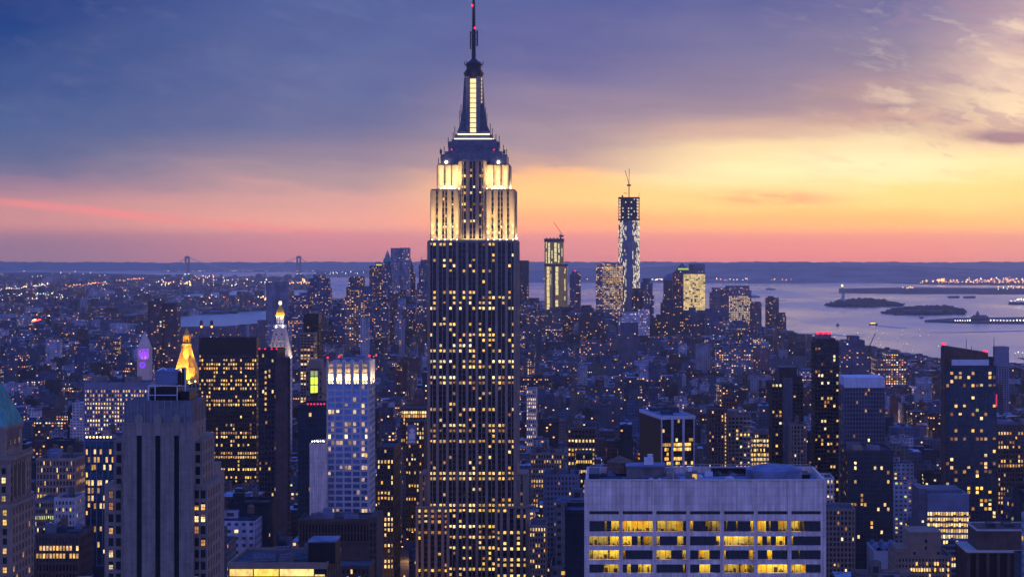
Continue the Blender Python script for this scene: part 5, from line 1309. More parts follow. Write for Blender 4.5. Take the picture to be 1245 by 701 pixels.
clerestory_glow = emit('clerestory_light', (1.0, .66, .10), 1.25, .1, .35, .25)
clerestory()
B = T_('loft_block', 'brown office wing with a few yellow windows under the colonnade podium', 'office block', 372, 449, 690, 900, 20, 16, 3.6, 'brownstone', None, 'glass', .3, Y3, 1, .4, .4, .3, .2, (398, 449, 664, 701), seed=177)

# ---- between the niche crowned tower and the tallest tower
B = T_('office_block', 'dark block with stacked bright yellow windows right of the blue banded tower', 'office block', 458, 479, 545, 1330, 40, 5, 3.7, 'dark', None, 'glass', .5, (('yellow', 4), ('white', 1), ('amber', 2)), 1, .4, .4, .3, .2, (458, 480, 544, 701), seed=180)
B = T_('loft_block', 'brown block with one brightly lit top floor left of the tallest tower', 'loft block', 487, 519, 497, 1820, 36, 11, 4.0, 'brownstone', None, 'glass', .12, (('amber', 3), ('white', 1)), 1, .35, .35, .4, .3, (486, 519, 495, 512), seed=183, fin=False)
for k in range(11):
    B.pane('N', B.lx(488.2 + k * 2.8), B.lx(490.2 + k * 2.8), .2, B.lz(502.6), B.lz(499.5), 'white'); B.pane('N', B.lx(488.2 + k * 2.8), B.lx(490.2 + k * 2.8), .2, B.lz(507), B.lz(504), 'amber')
done(B)
def poster_block():
    B = T_('loft_block', 'dark loft block carrying a pale blue billboard on its wall', 'loft block', 493, 516, 513, 1650, 30, 7, 3.8, 'dark', None, 'glass', .3, Y3, 1, .4, .4, .3, .2, (492, 516, 512, 548), seed=186)
    L, Zz = B.lx, B.lz
    mb = MB(); mb.box(L(495), L(506), -.5, -.15, Zz(539.5), Zz(515.5))
    P_ = mb.build('billboard', MT['bluegrey'], B.root)
    mb = MB(); mb.cyl(0, 0, -.1, .1, 2.1, 2.1, 16); mb.box(-2.8, 2.6, -7.6, -2.2, -.09, .09); o = mb.build('poster_figure', MT['white'], P_, (L(501), -.55, Zz(523))); o.rotation_euler = (math.pi / 2, 0, 0)
    mb = MB(); mb.box(L(496.5), L(504.5), -.62, -.52, Zz(537.6), Zz(534.8)); mb.build('poster_caption', MT['white'], P_)
poster_block()
B = T_('loft_block', 'low block with small bright windows against the right foot of the tallest tower', 'loft block', 643.5, 664, 640, 1290, 34, 6, 3.6, 'greystone', None, 'glass', .55, Y3, 1, .4, .4, .3, .2, (643, 665, 638, 701), seed=189)
B = T_('office_block', 'pale brick block with two lit rows right of the tallest tower', 'office block', 640, 652, 474, 2050, 30, 5, 4, 'palestone', None, 'glass', .75, (('white', 2), ('yellow', 3)), 1, .4, .4, .3, .2, (632, 653, 473, 492), seed=190)
B = T_('loft_block', 'ornate loft block with rows of arched amber windows, centre', 'loft block', 645, 686, 552, 1540, 34, 13, 4.0, 'greystone', None, 'glass', .4, (('amber', 3), ('yellow', 2)), 1, .45, .4, .5, .4, (645, 686, 550, 600), seed=191)
roof_clutter(B, 31, 3)
B = T_('stone_block', 'pale blue painted block with punched dark windows, centre', 'stone block', 660, 704, 578, 1400, 30, 10, 3.8, 'bluegrey', None, 'black', .1, Y3, 1, .55, .5, .3, .2, (656, 705, 575, 612), seed=192)
roof_clutter(B, 32, 3)
B = T_('loft_block', 'tall gridded block with bright yellow windows on both floors, centre', 'loft block', 690, 724, 522, 1720, 30, 8, 4.0, 'brownstone', None, 'glass', .45, Y3, 1, .35, .4, .5, .4, (690, 725, 520, 552), seed=193)
roof_clutter(B, 33, 2)
B = T_('loft_block', 'narrow block with three bright yellow rows before the gridded block', 'loft block', 700, 720, 552, 1560, 24, 7, 4.0, 'dark', None, 'glass', .7, Y3, 1, .25, .4, .3, .2, (700, 721, 550, 566), seed=194)
B = T_('office_block', 'low wide office with bright yellow ribbon floors beside the shouldered tower', 'office block', 912, 936, 527, 1650, 30, 6, 4.0, 'greystone', None, 'glass', .75, Y3, 2, .2, .4, .3, .2, (912, 937, 525, 552), seed=195)
# ------------------------------------------------------------------ the facade material of the mass of the city
def city_mat(name='city_facade', gain=1.0, warm=0.0):
    m = bpy.data.materials.new(name); m.use_nodes = True
    T = NT(m.node_tree); p = T.n['Principled BSDF']; p.inputs['Roughness'].default_value = .85; p.inputs['Specular IOR Level'].default_value = .25
    uv = T.node('ShaderNodeUVMap', uv_map='cell').outputs[0]
    ti = T.node('ShaderNodeAttribute', attribute_name='tint'); wp = T.node('ShaderNodeAttribute', attribute_name='wp')
    litp, seed, wall = T.sep(wp.outputs['Vector'])
    u, v_, _ = T.sep(uv)
    cu, cv = T.m('FLOOR', u), T.m('FLOOR', v_); fu, fv = T.m('FRACT', u), T.m('FRACT', v_)
    wn = T.node('ShaderNodeTexWhiteNoise', noise_dimensions='3D'); T.l.new(T.comb(cu, cv, seed), wn.inputs[0])
    rw = T.node('ShaderNodeTexWhiteNoise', noise_dimensions='3D'); T.l.new(T.comb(cv, seed, 3.3), rw.inputs[0])
    cr, cg, cb = T.sep(wn.outputs['Color'])
    r3 = T.m('POWER', rw.outputs['Value'], 3.0)
    pp = T.m('MULTIPLY', litp, T.m('ADD', T.m('MULTIPLY', r3, 2.4), .42))
    lit = T.m('LESS_THAN', wn.outputs['Value'], pp)
    def band(x, a, b): return T.m('MULTIPLY', T.m('GREATER_THAN', x, a), T.m('LESS_THAN', x, b))
    mask = T.m('MULTIPLY', T.m('MULTIPLY', band(fu, .25, .75), band(fv, .28, .72)), wall)
    co = T.node('ShaderNodeTexCoord').outputs['Object']
    n = T.noise(co, .06, 4.0, .6)
    x, y, z = T.sep(co)
    s = T.noise(T.comb(x, y, T.m('MULTIPLY', z, .08)), .5, 3.0, .6)
    k = T.m('MULTIPLY', T.rng(n, .25, .75, .6, 1.4), T.rng(s, .3, .7, .8, 1.2))
    # tar patches, gravel and standing water on the flat roofs
    rp = T.rng(T.noise(co, .22, 3.0, .7), .35, .65, .55, 1.5)
    k = T.m('MULTIPLY', k, T.m('ADD', T.m('MULTIPLY', T.m('SUBTRACT', rp, 1.0), T.m('SUBTRACT', 1.0, wall)), 1.0))
    vm = T.node('ShaderNodeVectorMath', operation='SCALE'); T.l.new(ti.outputs['Color'], vm.inputs[0]); T.l.new(k, vm.inputs[3])
    T.l.new(T.mix(T.m('MULTIPLY', mask, .88), vm.outputs[0], (.014, .015, .02)), p.inputs['Base Color'])
    ec = T.mix(T.rng(cr, .15, .75, smooth=False), (1.0, .50, .13), (1.0, .76, .44))
    ec = T.mix(T.m('GREATER_THAN', cg, .93), ec, (.85, .95, 1.0)); ec = T.mix(T.m('LESS_THAN', cg, .16), ec, (1.0, .28, .06))
    T.l.new(ec, p.inputs['Emission Color'])
    T.l.new(T.m('MULTIPLY', T.m('MULTIPLY', lit, mask), T.m('MULTIPLY', T.rng(T.m('POWER', cb, 1.7), 0, 1, .16, 2.1, smooth=False), gain)), p.inputs['Emission Strength'])
    m.cycles.emission_sampling = 'NONE'
    return m
CITY = city_mat('city_facade', 1.3)

FACES = np.array([(0, 1, 5, 4), (1, 2, 6, 5), (2, 3, 7, 6), (3, 0, 4, 7), (4, 5, 6, 7)])
def boxes_mesh(name, A):
    """A: rows x0 x1 y0 y1 z0 z1 wall(3) roof(3) lit seed cw ch -> one mesh with window cells in its UVs"""
    A = np.asarray(A, float); n = len(A)
    x0, x1, y0, y1, z0, z1 = A[:, :6].T
    V = np.stack([np.stack(q, -1) for q in ((x0, y0, z0), (x1, y0, z0), (x1, y1, z0), (x0, y1, z0), (x0, y0, z1), (x1, y0, z1), (x1, y1, z1), (x0, y1, z1))], 1)
    Fc = (np.arange(n)[:, None, None] * 8 + FACES[None]).reshape(-1, 4)
    me = bpy.data.meshes.new(name)
    me.vertices.add(n * 8); me.vertices.foreach_set('co', V.reshape(-1))
    nf = n * 5
    me.loops.add(nf * 4); me.loops.foreach_set('vertex_index', Fc.reshape(-1).astype(np.int32))
    me.polygons.add(nf); me.polygons.foreach_set('loop_start', (np.arange(nf) * 4).astype(np.int32))
    try: me.polygons.foreach_set('loop_total', np.full(nf, 4, np.int32))
    except Exception: pass
    cw, ch = A[:, 14], A[:, 15]
    nu = np.maximum(1, np.round((x1 - x0) / cw)); nd = np.maximum(1, np.round((y1 - y0) / cw)); nv = np.maximum(1, np.round((z1 - z0) / ch))
    uv = np.zeros((n, 5, 4, 2))
    for f, w in ((0, nu), (1, nd), (2, nu), (3, nd)):
        uv[:, f, 1, 0] = w; uv[:, f, 2, 0] = w; uv[:, f, 2, 1] = nv; uv[:, f, 3, 1] = nv; uv[:, f, :, 0] += f * 37
    me.update(calc_edges=True)
    ul = me.uv_layers.new(name='cell'); ul.data.foreach_set('uv', uv.reshape(-1))
    t = me.attributes.new('tint', 'FLOAT_COLOR', 'FACE')
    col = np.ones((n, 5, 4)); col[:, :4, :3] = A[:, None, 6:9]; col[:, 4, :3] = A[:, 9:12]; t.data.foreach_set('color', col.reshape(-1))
    w = me.attributes.new('wp', 'FLOAT_VECTOR', 'FACE')
    q = np.zeros((n, 5, 3)); q[:, :, 0] = A[:, 12, None]; q[:, :, 1] = A[:, 13, None]; q[:, :4, 2] = 1; w.data.foreach_set('vector', q.reshape(-1))
    me.materials.append(CITY); me.validate(); me.update()
    return me
def mesh_obj(name, me, parent=None):
    o = bpy.data.objects.new(name, me); C.objects.link(o)
    if parent is not None: o.parent = parent
    return o
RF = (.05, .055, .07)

def far_tower(name, label, cat, d, tiers, wall, lit=.1, dep=40, cw=4.5, ch=4.0, roof=RF, group=None):
    """a distant skyscraper: tiers of (px0, px1, top, set-back) with window cells; each tier is a part"""
    xc = X((tiers[0][0] + tiers[0][1]) / 2, d); zb = -drop(d)
    R = empty(name, (xc, d, zb), label, cat, group)
    for i, (a, b, t, sb) in enumerate(tiers):
        row = [X(a, d) - xc, X(b, d) - xc, sb, dep - sb * .5, 0, Zp(t, d) - zb, *wall, *roof, lit, rnd.uniform(0, 90), cw, ch]
        mesh_obj('wall' if i == 0 else 'upper_block', boxes_mesh('tower_tier', [row]), R)
        foot(X(a, d) - 3, X(b, d) + 3, d - 3, d + dep + 3)
    a = min(t[0] for t in tiers); b = max(t[1] for t in tiers); tp = min(t[2] for t in tiers)
    clear(a, b, tp, tp + 45, d)
    return R, xc, zb

BL = (.07, .085, .125); BR = (.085, .066, .072); PA = (.25, .24, .24); DK = (.03, .03, .037); GY = (.12, .12, .14)
FT = far_tower
# ---- lower Manhattan, left group
R, xc, zb = FT('skyscraper', 'tall rippling silver tower, highest of the cluster left of the tallest tower', 'skyscraper', 5600, [(475, 486.5, 301.3, 0), (486.5, 497.5, 301, 3), (475, 497, 352, -2)], (.22, .22, .25), .12, 36)
R, xc, zb = FT('skyscraper', 'dark neo gothic tower with a pointed roof in the distant cluster', 'skyscraper', 5450, [(464, 476.5, 335, 0), (465.5, 475, 318, 4)], BL, .1, 34)
mb = MB(); mb.frus(X(470.3, 5450) - xc, 18, Zp(318, 5450) - zb, Zp(308, 5450) - zb, 22, 22, 8, 8); mb.frus(X(470.3, 5450) - xc, 18, Zp(308, 5450) - zb, Zp(303.5, 5450) - zb, 7, 7, .6, .6)
for s in (-1, 1): mb.frus(X(470.3 + s * 4, 5450) - xc, 6, Zp(318, 5450) - zb, Zp(313, 5450) - zb, 3, 3, .3, .3)
mb.build('pointed_roof', MT['copper'], R)
R, xc, zb = FT('skyscraper', 'flat topped far tower with a lit rooftop sign left of the gothic spire', 'skyscraper', 5700, [(449, 465.5, 323, 0)], BR, .22, 50)
mb = MB(); mb.box(X(456, 5700) - xc, X(464.5, 5700) - xc, 4, 20, Zp(323, 5700) - zb, Zp(319.5, 5700) - zb); mb.build('plant_room', MT['dark'], R)
mb = MB(); mb.box(X(457, 5700) - xc, X(464, 5700) - xc, 3.2, 4, Zp(322.6, 5700) - zb, Zp(321, 5700) - zb); mb.build('lit_sign', lampmat('yellow_sign_glow', (.8, .7, .2), 1.0), R)
R, xc, zb = FT('skyscraper', 'pointed dark tower tucked right of the rippling silver tower', 'skyscraper', 5900, [(495, 504, 332, 0), (496, 501.5, 322, 3)], DK, .08, 30)
mb = MB(); mb.frus(X(498.7, 5900) - xc, 14, Zp(322, 5900) - zb, Zp(314.5, 5900) - zb, 13, 13, 1, 1); mb.build('pointed_roof', MT['dark'], R)
R, xc, zb = FT('skyscraper', 'far pale tower with crown half hidden by the left edge of the tallest tower', 'skyscraper', 6000, [(509, 521, 322, 0), (511, 520, 315.5, 5)], BL, .1, 34)
mb = MB(); mb.tube((X(512.5, 6000) - xc, 10, Zp(315, 6000) - zb), (X(512.5, 6000) - xc, 10, Zp(311, 6000) - zb), .8); mb.build('aerial', MT['steel'], R)
FT('skyscraper', 'far block with stepped dark top left of the flat topped sign tower', 'skyscraper', 5300, [(421, 443, 349, 0), (423.5, 441.5, 336, 4)], BR, .2, 40)
FT('office_tower', 'windowless striped slab far behind the white bell tower', 'tower', 4700, [(323.5, 336, 343.4, 0), (336, 347.3, 343, 2)], (.2, .19, .22), .0, 44)
FT('skyscraper', 'broad stepped far tower right of the striped slab', 'skyscraper', 5000, [(373, 401, 350, 0), (376, 398.7, 338, 4), (380, 393, 334, 8)], BL, .14, 46)
FT('apartment_tower', 'far tower with lit left bays between striped slab and stepped tower', 'tower', 4300, [(355, 377, 359.5, 0), (366, 377, 356.5, 4)], BL, .25, 34)
FT('apartment_tower', 'brick pair of far towers with glowing orange balconies', 'tower', 4200, [(419, 430, 361, 0), (430.5, 441, 363, 2), (434, 440, 359, 6)], (.2, .13, .11), .33, 30, roof=(.1, .09, .09))
FT('apartment_tower', 'far slab with bright paired windows below the flat topped sign tower', 'tower', 4400, [(450, 463, 370, 0), (463.5, 472, 367, 2)], BL, .25, 30)
FT('apartment_tower', 'slim far tower with a lit green top below the rippling tower', 'tower', 4000, [(485, 491, 388, 0)], PA, .03, 20)
FT('apartment_tower', 'pale narrow far slab with white crown below the orange balcony towers', 'tower', 3700, [(438, 447.5, 386, 0)], (.36, .35, .36), .05, 26)
FT('office_tower', 'far blue tower with lit ribbons beside the left edge of the tallest tower', 'tower', 4700, [(507, 521, 344, 0), (509, 521, 340, 3)], BL, .2, 34)
FT('office_tower', 'wide low far tower with orange bays under the stepped dark top', 'tower', 4900, [(440, 452, 348, 0)], BL, .25, 34)
# Brooklyn-side slab and towers
R, xc, zb = FT('apartment_tower', 'dark brick double tower standing alone before the river on the left', 'tower', 3300, [(179.5, 197, 367.5, 0), (197, 213.5, 368.5, 3), (186, 194, 363, 5), (179.5, 190, 366, 2)], (.11, .07, .065), .12, 40, cw=5, ch=3.6)
for i, (a, b, t, lb) in enumerate([(214, 240, 398.5, 'low brick slab on the riverbank left of the roof tanks'), (240, 265, 399.5, 'brick housing slab under two lit rooftop tanks on the riverbank'), (274, 291, 396.5, 'long dark riverbank slab behind the black office slab'), (291, 303, 394.5, 'riverbank slab with pale end stripes behind the black office slab'), (303.5, 312.5, 393.5, 'riverbank slab right of the pale striped slab end'), (313, 323, 389, 'taller riverbank slab left of the white bell tower')]):
    R, xc, zb = FT('apartment_slab', lb, 'apartment block', 4000 + i * 60, [(a, b, t, 0)], (.14, .11, .12), .05, 24, group='housing slabs along the river')
    if i == 1:
        for px in (243.5, 256):
            mb = MB(); mb.cyl(X(px, 4060) - xc, 10, Zp(399.5, 4060) - zb, Zp(391, 4060) - zb, 3.4, 3.4, 10); mb.cyl(X(px, 4060) - xc, 10, Zp(391, 4060) - zb, Zp(389, 4060) - zb, 3.6, .5, 10); mb.build('water_tank', MT['dark'], R)
            bulb(R, (X(px + 1, 4060) - xc, 3, Zp(397, 4060) - zb), 1.9, LAMP['orange'], 'roof_lamp')
    if i == 3:
        for px in (300, 302): mb = MB(); mb.box(X(px, 4180) - xc, X(px + .8, 4180) - xc, -.6, -.1, 0, Zp(395, 4180) - zb); mb.build('pale_stripe', MT['white'], R)

# ---- clock tower with violet light
def clock_tower():
    d = 2850.0; R = empty('clock_tower', (X(175, d), d, -drop(d)), 'grey clock tower lit violet with a ring of purple round its dial', 'clock tower')
    k = d / F; z = lambda py: Zp(py, d) + drop(d)
    mb = MB(); mb.box(-8.2 * k, 6.5 * k, 0, 18, 0, z(424)); mb.frus(-.8 * k, 9, z(424), z(413), 14.5 * k, 18, 8 * k, 11); mb.frus(-.8 * k, 9, z(413), z(408), 7 * k, 9, 4.5 * k, 6); mb.frus(-.8 * k, 9, z(408), z(403), 4 * k, 5, .6, .6)
    for u in (-7.6, -2.6, 2.2, 5.9): mb.box(u * k - .5, u * k + .5, -.6, 0, z(437), z(424))
    mb.box(-8.8 * k, 7 * k, -.7, 18.6, z(424.6), z(423.4)); mb.box(-8.6 * k, 6.9 * k, -.6, 18.5, z(438), z(437))
    mb.build('wall', MT['palestone'], R)
    for u in (-4.8, -.2, 4):
        q = MB(); q.box(u * k - 1.1, u * k + 1.1, -.12, .02, z(435), z(426)); q.build('violet_window', LAMP['purple'], R)
    q = MB(); n = 20
    for i in range(n):
        a0, a1 = 2 * math.pi * i / n, 2 * math.pi * (i + 1) / n
        q.tube((-1.8 * k + 3.0 * k * math.cos(a0), -.5, z(443.5) + 3.0 * k * math.sin(a0)), (-1.8 * k + 3.0 * k * math.cos(a1), -.5, z(443.5) + 3.0 * k * math.sin(a1)), .75, 5)
    q.build('dial_ring', LAMP['purple'], R)
    q = MB(); q.cyl(0, 0, -.15, .1, 2.6 * k, 2.6 * k, 20); o = q.build('clock_dial', MT['white'], R, (-1.8 * k, -.1, z(443.5))); o.rotation_euler = (math.pi / 2, 0, 0)
    q = MB(); q.box(-.3, .3, -.3, 2.0 * k, -.35, -.25); q.box(-.3, 1.3 * k, -.3, .3, -.35, -.25); o = q.build('clock_hands', MT['black'], R, (-1.8 * k, -.3, z(443.5))); o.rotation_euler = (math.pi / 2, 0, 0)
    for yy in (-10,): spot(R, (2, yy, z(440)), (0, 0, z(428)), 26000, (.4, .1, 1), 80, .6)
    foot(X(165, d), X(183, d), d - 3, d + 24); clear(166, 182, 402, 452, d)
clock_tower()

# ---- lower Manhattan, right group
def build_wtc():
    # tower under construction with open steel floors and a crane
    d = 5250.0; k = d / F; xc = X(764.8, d); zb = -drop(d)
    R = empty('skyscraper', (xc, d, zb), 'tallest far tower, unfinished open steel floors and crane above lit glass', 'skyscraper')
    z = lambda py: Zp(py, d) - zb
    w = 12.9 * k; wt = 12.9 * k
    mb = MB(); zt, z0 = z(267), 0.0
    b8 = [(-w, 0), (w, 0), (w, 2 * w), (-w, 2 * w)]; c = w * .62
    # square base, chamfered into eight tall triangles towards the top
    base = [(-w, 0, z(392)), (w, 0, z(392)), (w, 2 * w, z(392)), (-w, 2 * w, z(392))]
    tw = w * .98; top = [(0, w - 1.3 * w * .74, zt), (tw, w, zt), (0, w + 1.3 * w * .74, zt), (-tw, w, zt)]
    for i in range(4):
        j = (i + 1) % 4; mb.face([base[i], base[j], top[i]]); mb.face([base[j], top[j], top[i]])
    mb.face(top); mb.box(-w, w, 0, 2 * w, 0, z(392))
    mb.build('glazing', mat('pale_glass', (.16, .16, .19), .35, .2, .02, metallic=.5), R)
    # white-lit hoist lines and lit floors on the front facets
    r = random.Random(4); ln = [MB(), MB()]
    t0 = z(392)
    for px in (752.4, 753.4, 754.6, 755.8, 757, 758.2, 759.6, 761, 769.4, 770.6, 771.8, 773, 774.4, 775.6, 776.6, 777.4):
        yy = 268.0
        while yy < 392:
            h = r.uniform(1.2, 7)
            on = r.random() < (.72 if abs(px - 765) > 8 else .45)
            if on:
                xx = X(px, d) - xc; tt = (z(yy) - t0) / (zt - t0)
                yf = max(0.0, abs(xx) - w * (1 - max(0.0, tt))) - .3
                ln[r.random() < .45].box(xx - .42 * k, xx + .42 * k, yf - .6, yf, z(yy + h * .8), z(yy))
            yy += h
    ln[0].build('lit_floors', lampmat('white_site_lamps', (1.0, .90, .66), 1.15), R); ln[1].build('lit_floors', lampmat('yellow_site_lamps', (1.0, .82, .48), .95), R)
    core = MB(); core.box(-2.3 * k, 3.3 * k, -2.2, 4, 0, z(268)); core.box(-3.6 * k, 4.6 * k, -2.6, 4, z(330), z(322)); core.build('hoist_shaft', MT['bluegrey'], R)
    st = MB()
    for j in range(8): st.box(-wt, wt, 2, 2 * w - 2, z(266.5 - j * 3.7) - .6, z(266.5 - j * 3.7) + .7)
    for i in range(8):
        u = -wt + 1 + i * (2 * wt - 2) / 7; st.box(u - .9, u + .9, 2, 4, z(267), z(240)); st.box(u - .9, u + .9, 2 * w - 4, 2 * w - 2, z(267), z(240))
    st.box(-wt + 6, wt - 6, 10, 2 * w - 10, z(267), z(241)); st.box(-wt - .8, wt + .8, 1.2, 2 * w - 1, z(268), z(265.8)); st.box(-wt - .5, wt + .5, 1.5, 2 * w - 1.5, z(241.5), z(239.5))
    st.build('open_steel_floors', MT['darksteel'], R)
    li = MB()
    for j in range(7):
        for i in range(7):
            if r.random() < .4: u = -wt + 3 + i * (2 * wt - 4) / 7; li.box(u, u + 3.2, 2.5, 3.2, z(265 - j * 3.7), z(263.4 - j * 3.7))
    li.build('work_lamp', LAMP['white'] if False else lampmat('work_lamp_glow', (1, .93, .75), .9), R)
    cr = MB(); cr.box(-1.3, 1.3, 12, 14.6, z(240), z(222)); cr.tube((0, 13, z(224)), (-4.6 * k, 13, z(207)), .9); cr.tube((0, 13, z(224)), (.3 * k, 13, z(205)), .9); cr.box(-2.6 * k, 2.4 * k, 11, 15, z(226), z(224)); cr.tube((-6.5 * k, 13, z(234.5)), (-2 * k, 13, z(235)), .9); cr.tube((11 * k, 8, z(240)), (13.2 * k, 8, z(234)), .6); cr.box(-9 * k, -7 * k, 10, 14, z(240), z(237))
    cr.build('tower_crane', MT['darksteel'], R)
    foot(xc - 34, xc + 34, d - 4, d + 66); clear(751, 779, 205, 372, d)
    # second unfinished tower, four-sided slab with notched shoulder
    d = 5300.0; k = d / F; xc = X(675, d); zb = -drop(d); z = lambda py: Zp(py, d) - zb; L = lambda px: X(px, d) - xc
    R = empty('skyscraper', (xc, d, zb), 'unfinished far tower with bright vertical site lights and a crane on top', 'skyscraper')
    mb = MB(); mb.box(L(662), L(685), 0, 44, 0, z(291)); mb.box(L(662), L(690), -3, 50, 0, z(321)); mb.build('glazing', emit('site_lit_glass', (.9, .62, .24), .09, .1, .4, .04), R)
    mb = MB(); mb.box(L(661.6), L(685.6), -.8, 44.5, z(294), z(290)); mb.box(L(661.8), L(690.4), -3.8, 50.5, z(323.5), z(321)); mb.box(L(672), L(674.5), -4.6, 4, z(379), z(323)); 
    for q in range(5): mb.box(L(664 + q * 4.4), L(665.2 + q * 4.4), 2, 5, z(291), z(288.4))
    mb.build('steel_crown', MT['darksteel'], R)
    for nm, col, st_, items in (('lit_floors', (1.0, .84, .38), .95, [(663.8, 664.8, 294, 320), (666.4, 668.6, 295, 320), (670.4, 671.6, 298, 320), (674, 677, 295, 318), (678.6, 680.2, 296, 320), (682.6, 683.6, 296, 312)]), ('lit_floors', (1.0, .78, .32), .95, [(665, 668.3, 324, 377), (675.4, 678.8, 324, 377), (686.2, 687.4, 326, 376), (669.4, 670, 324, 352)])):
        mb = MB()
        for a, b, ya, yb in items:
            yy = ya
            while yy < yb - 1:
                h = r.uniform(1.5, 7)
                if r.random() < .82: j = r.uniform(-.3, .3); mb.box(L(a + j), L(b + j), (-.9 if ya < 310 else -3.9), -.2, z(min(yb, yy + h * .9)), z(yy))
                yy += h
        mb.build(nm, lampmat('site_glow', col, st_), R)
    mb = MB(); mb.box(L(680.5), L(681.6), 10, 13, z(291), z(284)); mb.tube((L(683.5), 11, z(285)), (L(673), 11, z(270)), .8); mb.box(L(679.8), L(685), 9, 14, z(288), z(285.5)); mb.build('tower_crane', MT['darksteel'], R)
    foot(L(660) + xc, L(692) + xc, d - 5, d + 54); clear(660, 691, 284, 378, d)
build_wtc()
R, xc, zb = FT('office_tower', 'far tower with broad glowing amber face left of the unfinished tallest tower', 'tower', 5050, [(724.5, 757.5, 320.5, 0), (732, 757, 319.5, 3)], (.17, .15, .16), .4, 46, cw=4, ch=4.2)
mb = MB(); r = random.Random(9)
for j in range(24):
    on = .88 if j < 10 else .6
    for i in range(11):
        if r.random() < on: a = 732.6 + i * 2.25; mb.box(X(a + .1, 5050) - xc, X(a + 1.95, 5050) - xc, -.5, -.1, Zp(323.4 + j * 2.15 + 1.3, 5050) - zb, Zp(323.4 + j * 2.15, 5050) - zb)
mb.build('lit_glazing', emit('amber_floor_light', (1.0, .62, .22), .55, .6, .4, .05), R)
R, xc, zb = FT('office_tower', 'slim far tower with red roof lamp between the two unfinished towers', 'tower', 5500, [(692.6, 706, 333.5, 0), (695, 704, 330, 4)], BL, .12, 34); bulb(R, (X(699, 5500) - xc, 8, Zp(329.2, 5500) - zb), 1.6, LAMP['red'], 'beacon')
FT('office_tower', 'dark far tower just right of the shaft of the tallest tower', 'tower', 5500, [(630, 642.5, 316.5, 0)], DK, .1, 36)
R, xc, zb = FT('office_tower', 'round shouldered far tower right of the unfinished tallest tower', 'tower', 5650, [(777.5, 795, 357, 0), (779, 793.5, 343, 3), (781.5, 791, 338.5, 7)], BL, .1, 44)
FT('office_tower', 'lower dark far block at the foot of the unfinished tallest tower', 'tower', 5150, [(769, 781, 350.5, 0), (768, 783, 360, -2)], DK, .1, 40)
FT('office_tower', 'low pale curved far office with lit white floors', 'office block', 4900, [(757, 790, 379, 0), (752, 768, 385, -3), (776, 789.5, 376, 4)], (.42, .42, .44), .3, 50)
def wfc():
    d = 5450.0
    R, xc, zb = FT('office_tower', 'far domed tower with rounded shoulder left of the golden lit face', 'tower', d, [(807, 821, 341, 0)], BR, .1, 46)
    z = lambda py: Zp(py, d) - zb; k = d / F; mb = MB(); n = 10
    for i in range(n):
        a0, a1 = math.pi / 2 * i / n, math.pi / 2 * (i + 1) / n
        mb.cyl(X(818, d) - xc, 22, z(341) + 22 * math.sin(a0), z(341) + 22 * math.sin(a1), 11 * k * math.cos(a0), max(.5, 11 * k * math.cos(a1)), 20)
    mb.build('dome', MT['bluegrey'], R)
    R, xc, zb = FT('office_tower', 'far tower under a pyramid roof with a green lit edge', 'tower', d - 60, [(818, 832, 331, 0), (820.5, 838.5, 329.5, 4)], BR, .16, 46)
    d2 = d - 60; z = lambda py: Zp(py, d2) - zb; mb = MB(); mb.frus(X(829.5, d2) - xc, 24, z(329.5), z(319.6), 41, 40, 1, 1); mb.build('pyramid_roof', MT['slate'], R)
    mb = MB(); mb.box(X(824.5, d2) - xc, X(837.5, d2) - xc, 2.6, 3.4, z(327.8), z(326)); mb.build('lit_edge', lampmat('green_edge_glow', (.55, .8, .15), .9), R)
    R, xc, zb = FT('office_tower', 'square far tower whose whole face glows golden', 'tower', d - 150, [(830.5, 857.5, 331, 0), (838, 857, 320.5, 2)], (.2, .17, .17), .06, 44)
    d2 = d - 150; z = lambda py: Zp(py, d2) - zb; L = lambda px: X(px, d2) - xc; mb = MB(); r = random.Random(6)
    for j in range(22):
        for i in range(12):
            if r.random() < .9: a = 831 + i * 2.2; mb.box(L(a + .06), L(a + 2.12), -.5, -.1, z(335 + j * 2.0), z(333.2 + j * 2.0))
    mb.build('lit_glazing', emit('golden_floor_light', (1.0, .72, .24), .85, .35, .25, .05), R)
    R, xc, zb = FT('office_tower', 'broad far tower with clipped corners and a lattice of lit windows', 'tower', 5400, [(863.5, 886, 356, 0), (866, 884, 350, 4), (880, 913.5, 353, -4), (883, 911, 347.5, 2)], (.2, .16, .17), .14, 52)
    z = lambda py: Zp(py, 5400) - zb; L = lambda px: X(px, 5400) - xc; mb = MB()
    for j in range(18):
        for i in range(13):
            if r.random() < .82: a = 886 + i * 2.0 - (j > 12) * 1.2; mb.box(L(a + .35), L(a + 1.55), -5.0, -4.1, z(361.2 + j * 2.3), z(359.8 + j * 2.3))
    mb.build('lit_window', emit('lattice_light', (1.0, .72, .45), .75, .4, 0), R)
wfc()
FT('apartment_tower', 'far brick tower right of the lattice lit tower', 'tower', 5350, [(912.5, 926, 369, 0), (914, 925, 367, 4)], BR, .1, 34)
R, xc, zb = FT('apartment_tower', 'last far tower on the bay shore with a crane arm', 'tower', 5500, [(931.5, 947, 362, 0), (934, 941, 360, 4)], BR, .18, 34)
mb = MB(); mb.tube((X(940, 5500) - xc, 8, Zp(366, 5500) - zb), (X(957, 5500) - xc, 8, Zp(365, 5500) - zb), .8); mb.build('crane_arm', MT['darksteel'], R)
FT('apartment_tower', 'lower stepped far tower at the end of the bay shore', 'tower', 5480, [(944.5, 956, 384, 0), (946, 955, 380, 3)], BR, .2, 30)
FT('office_tower', 'dark far tower in front of the domed tower', 'tower', 4900, [(803.5, 831, 368, 0), (806, 826, 364, 4)], DK, .05, 46)
FT('office_tower', 'dark blue far block below the golden face', 'tower', 4950, [(831, 858, 377.5, 0), (838, 846, 374, 4)], BL, .07, 44)
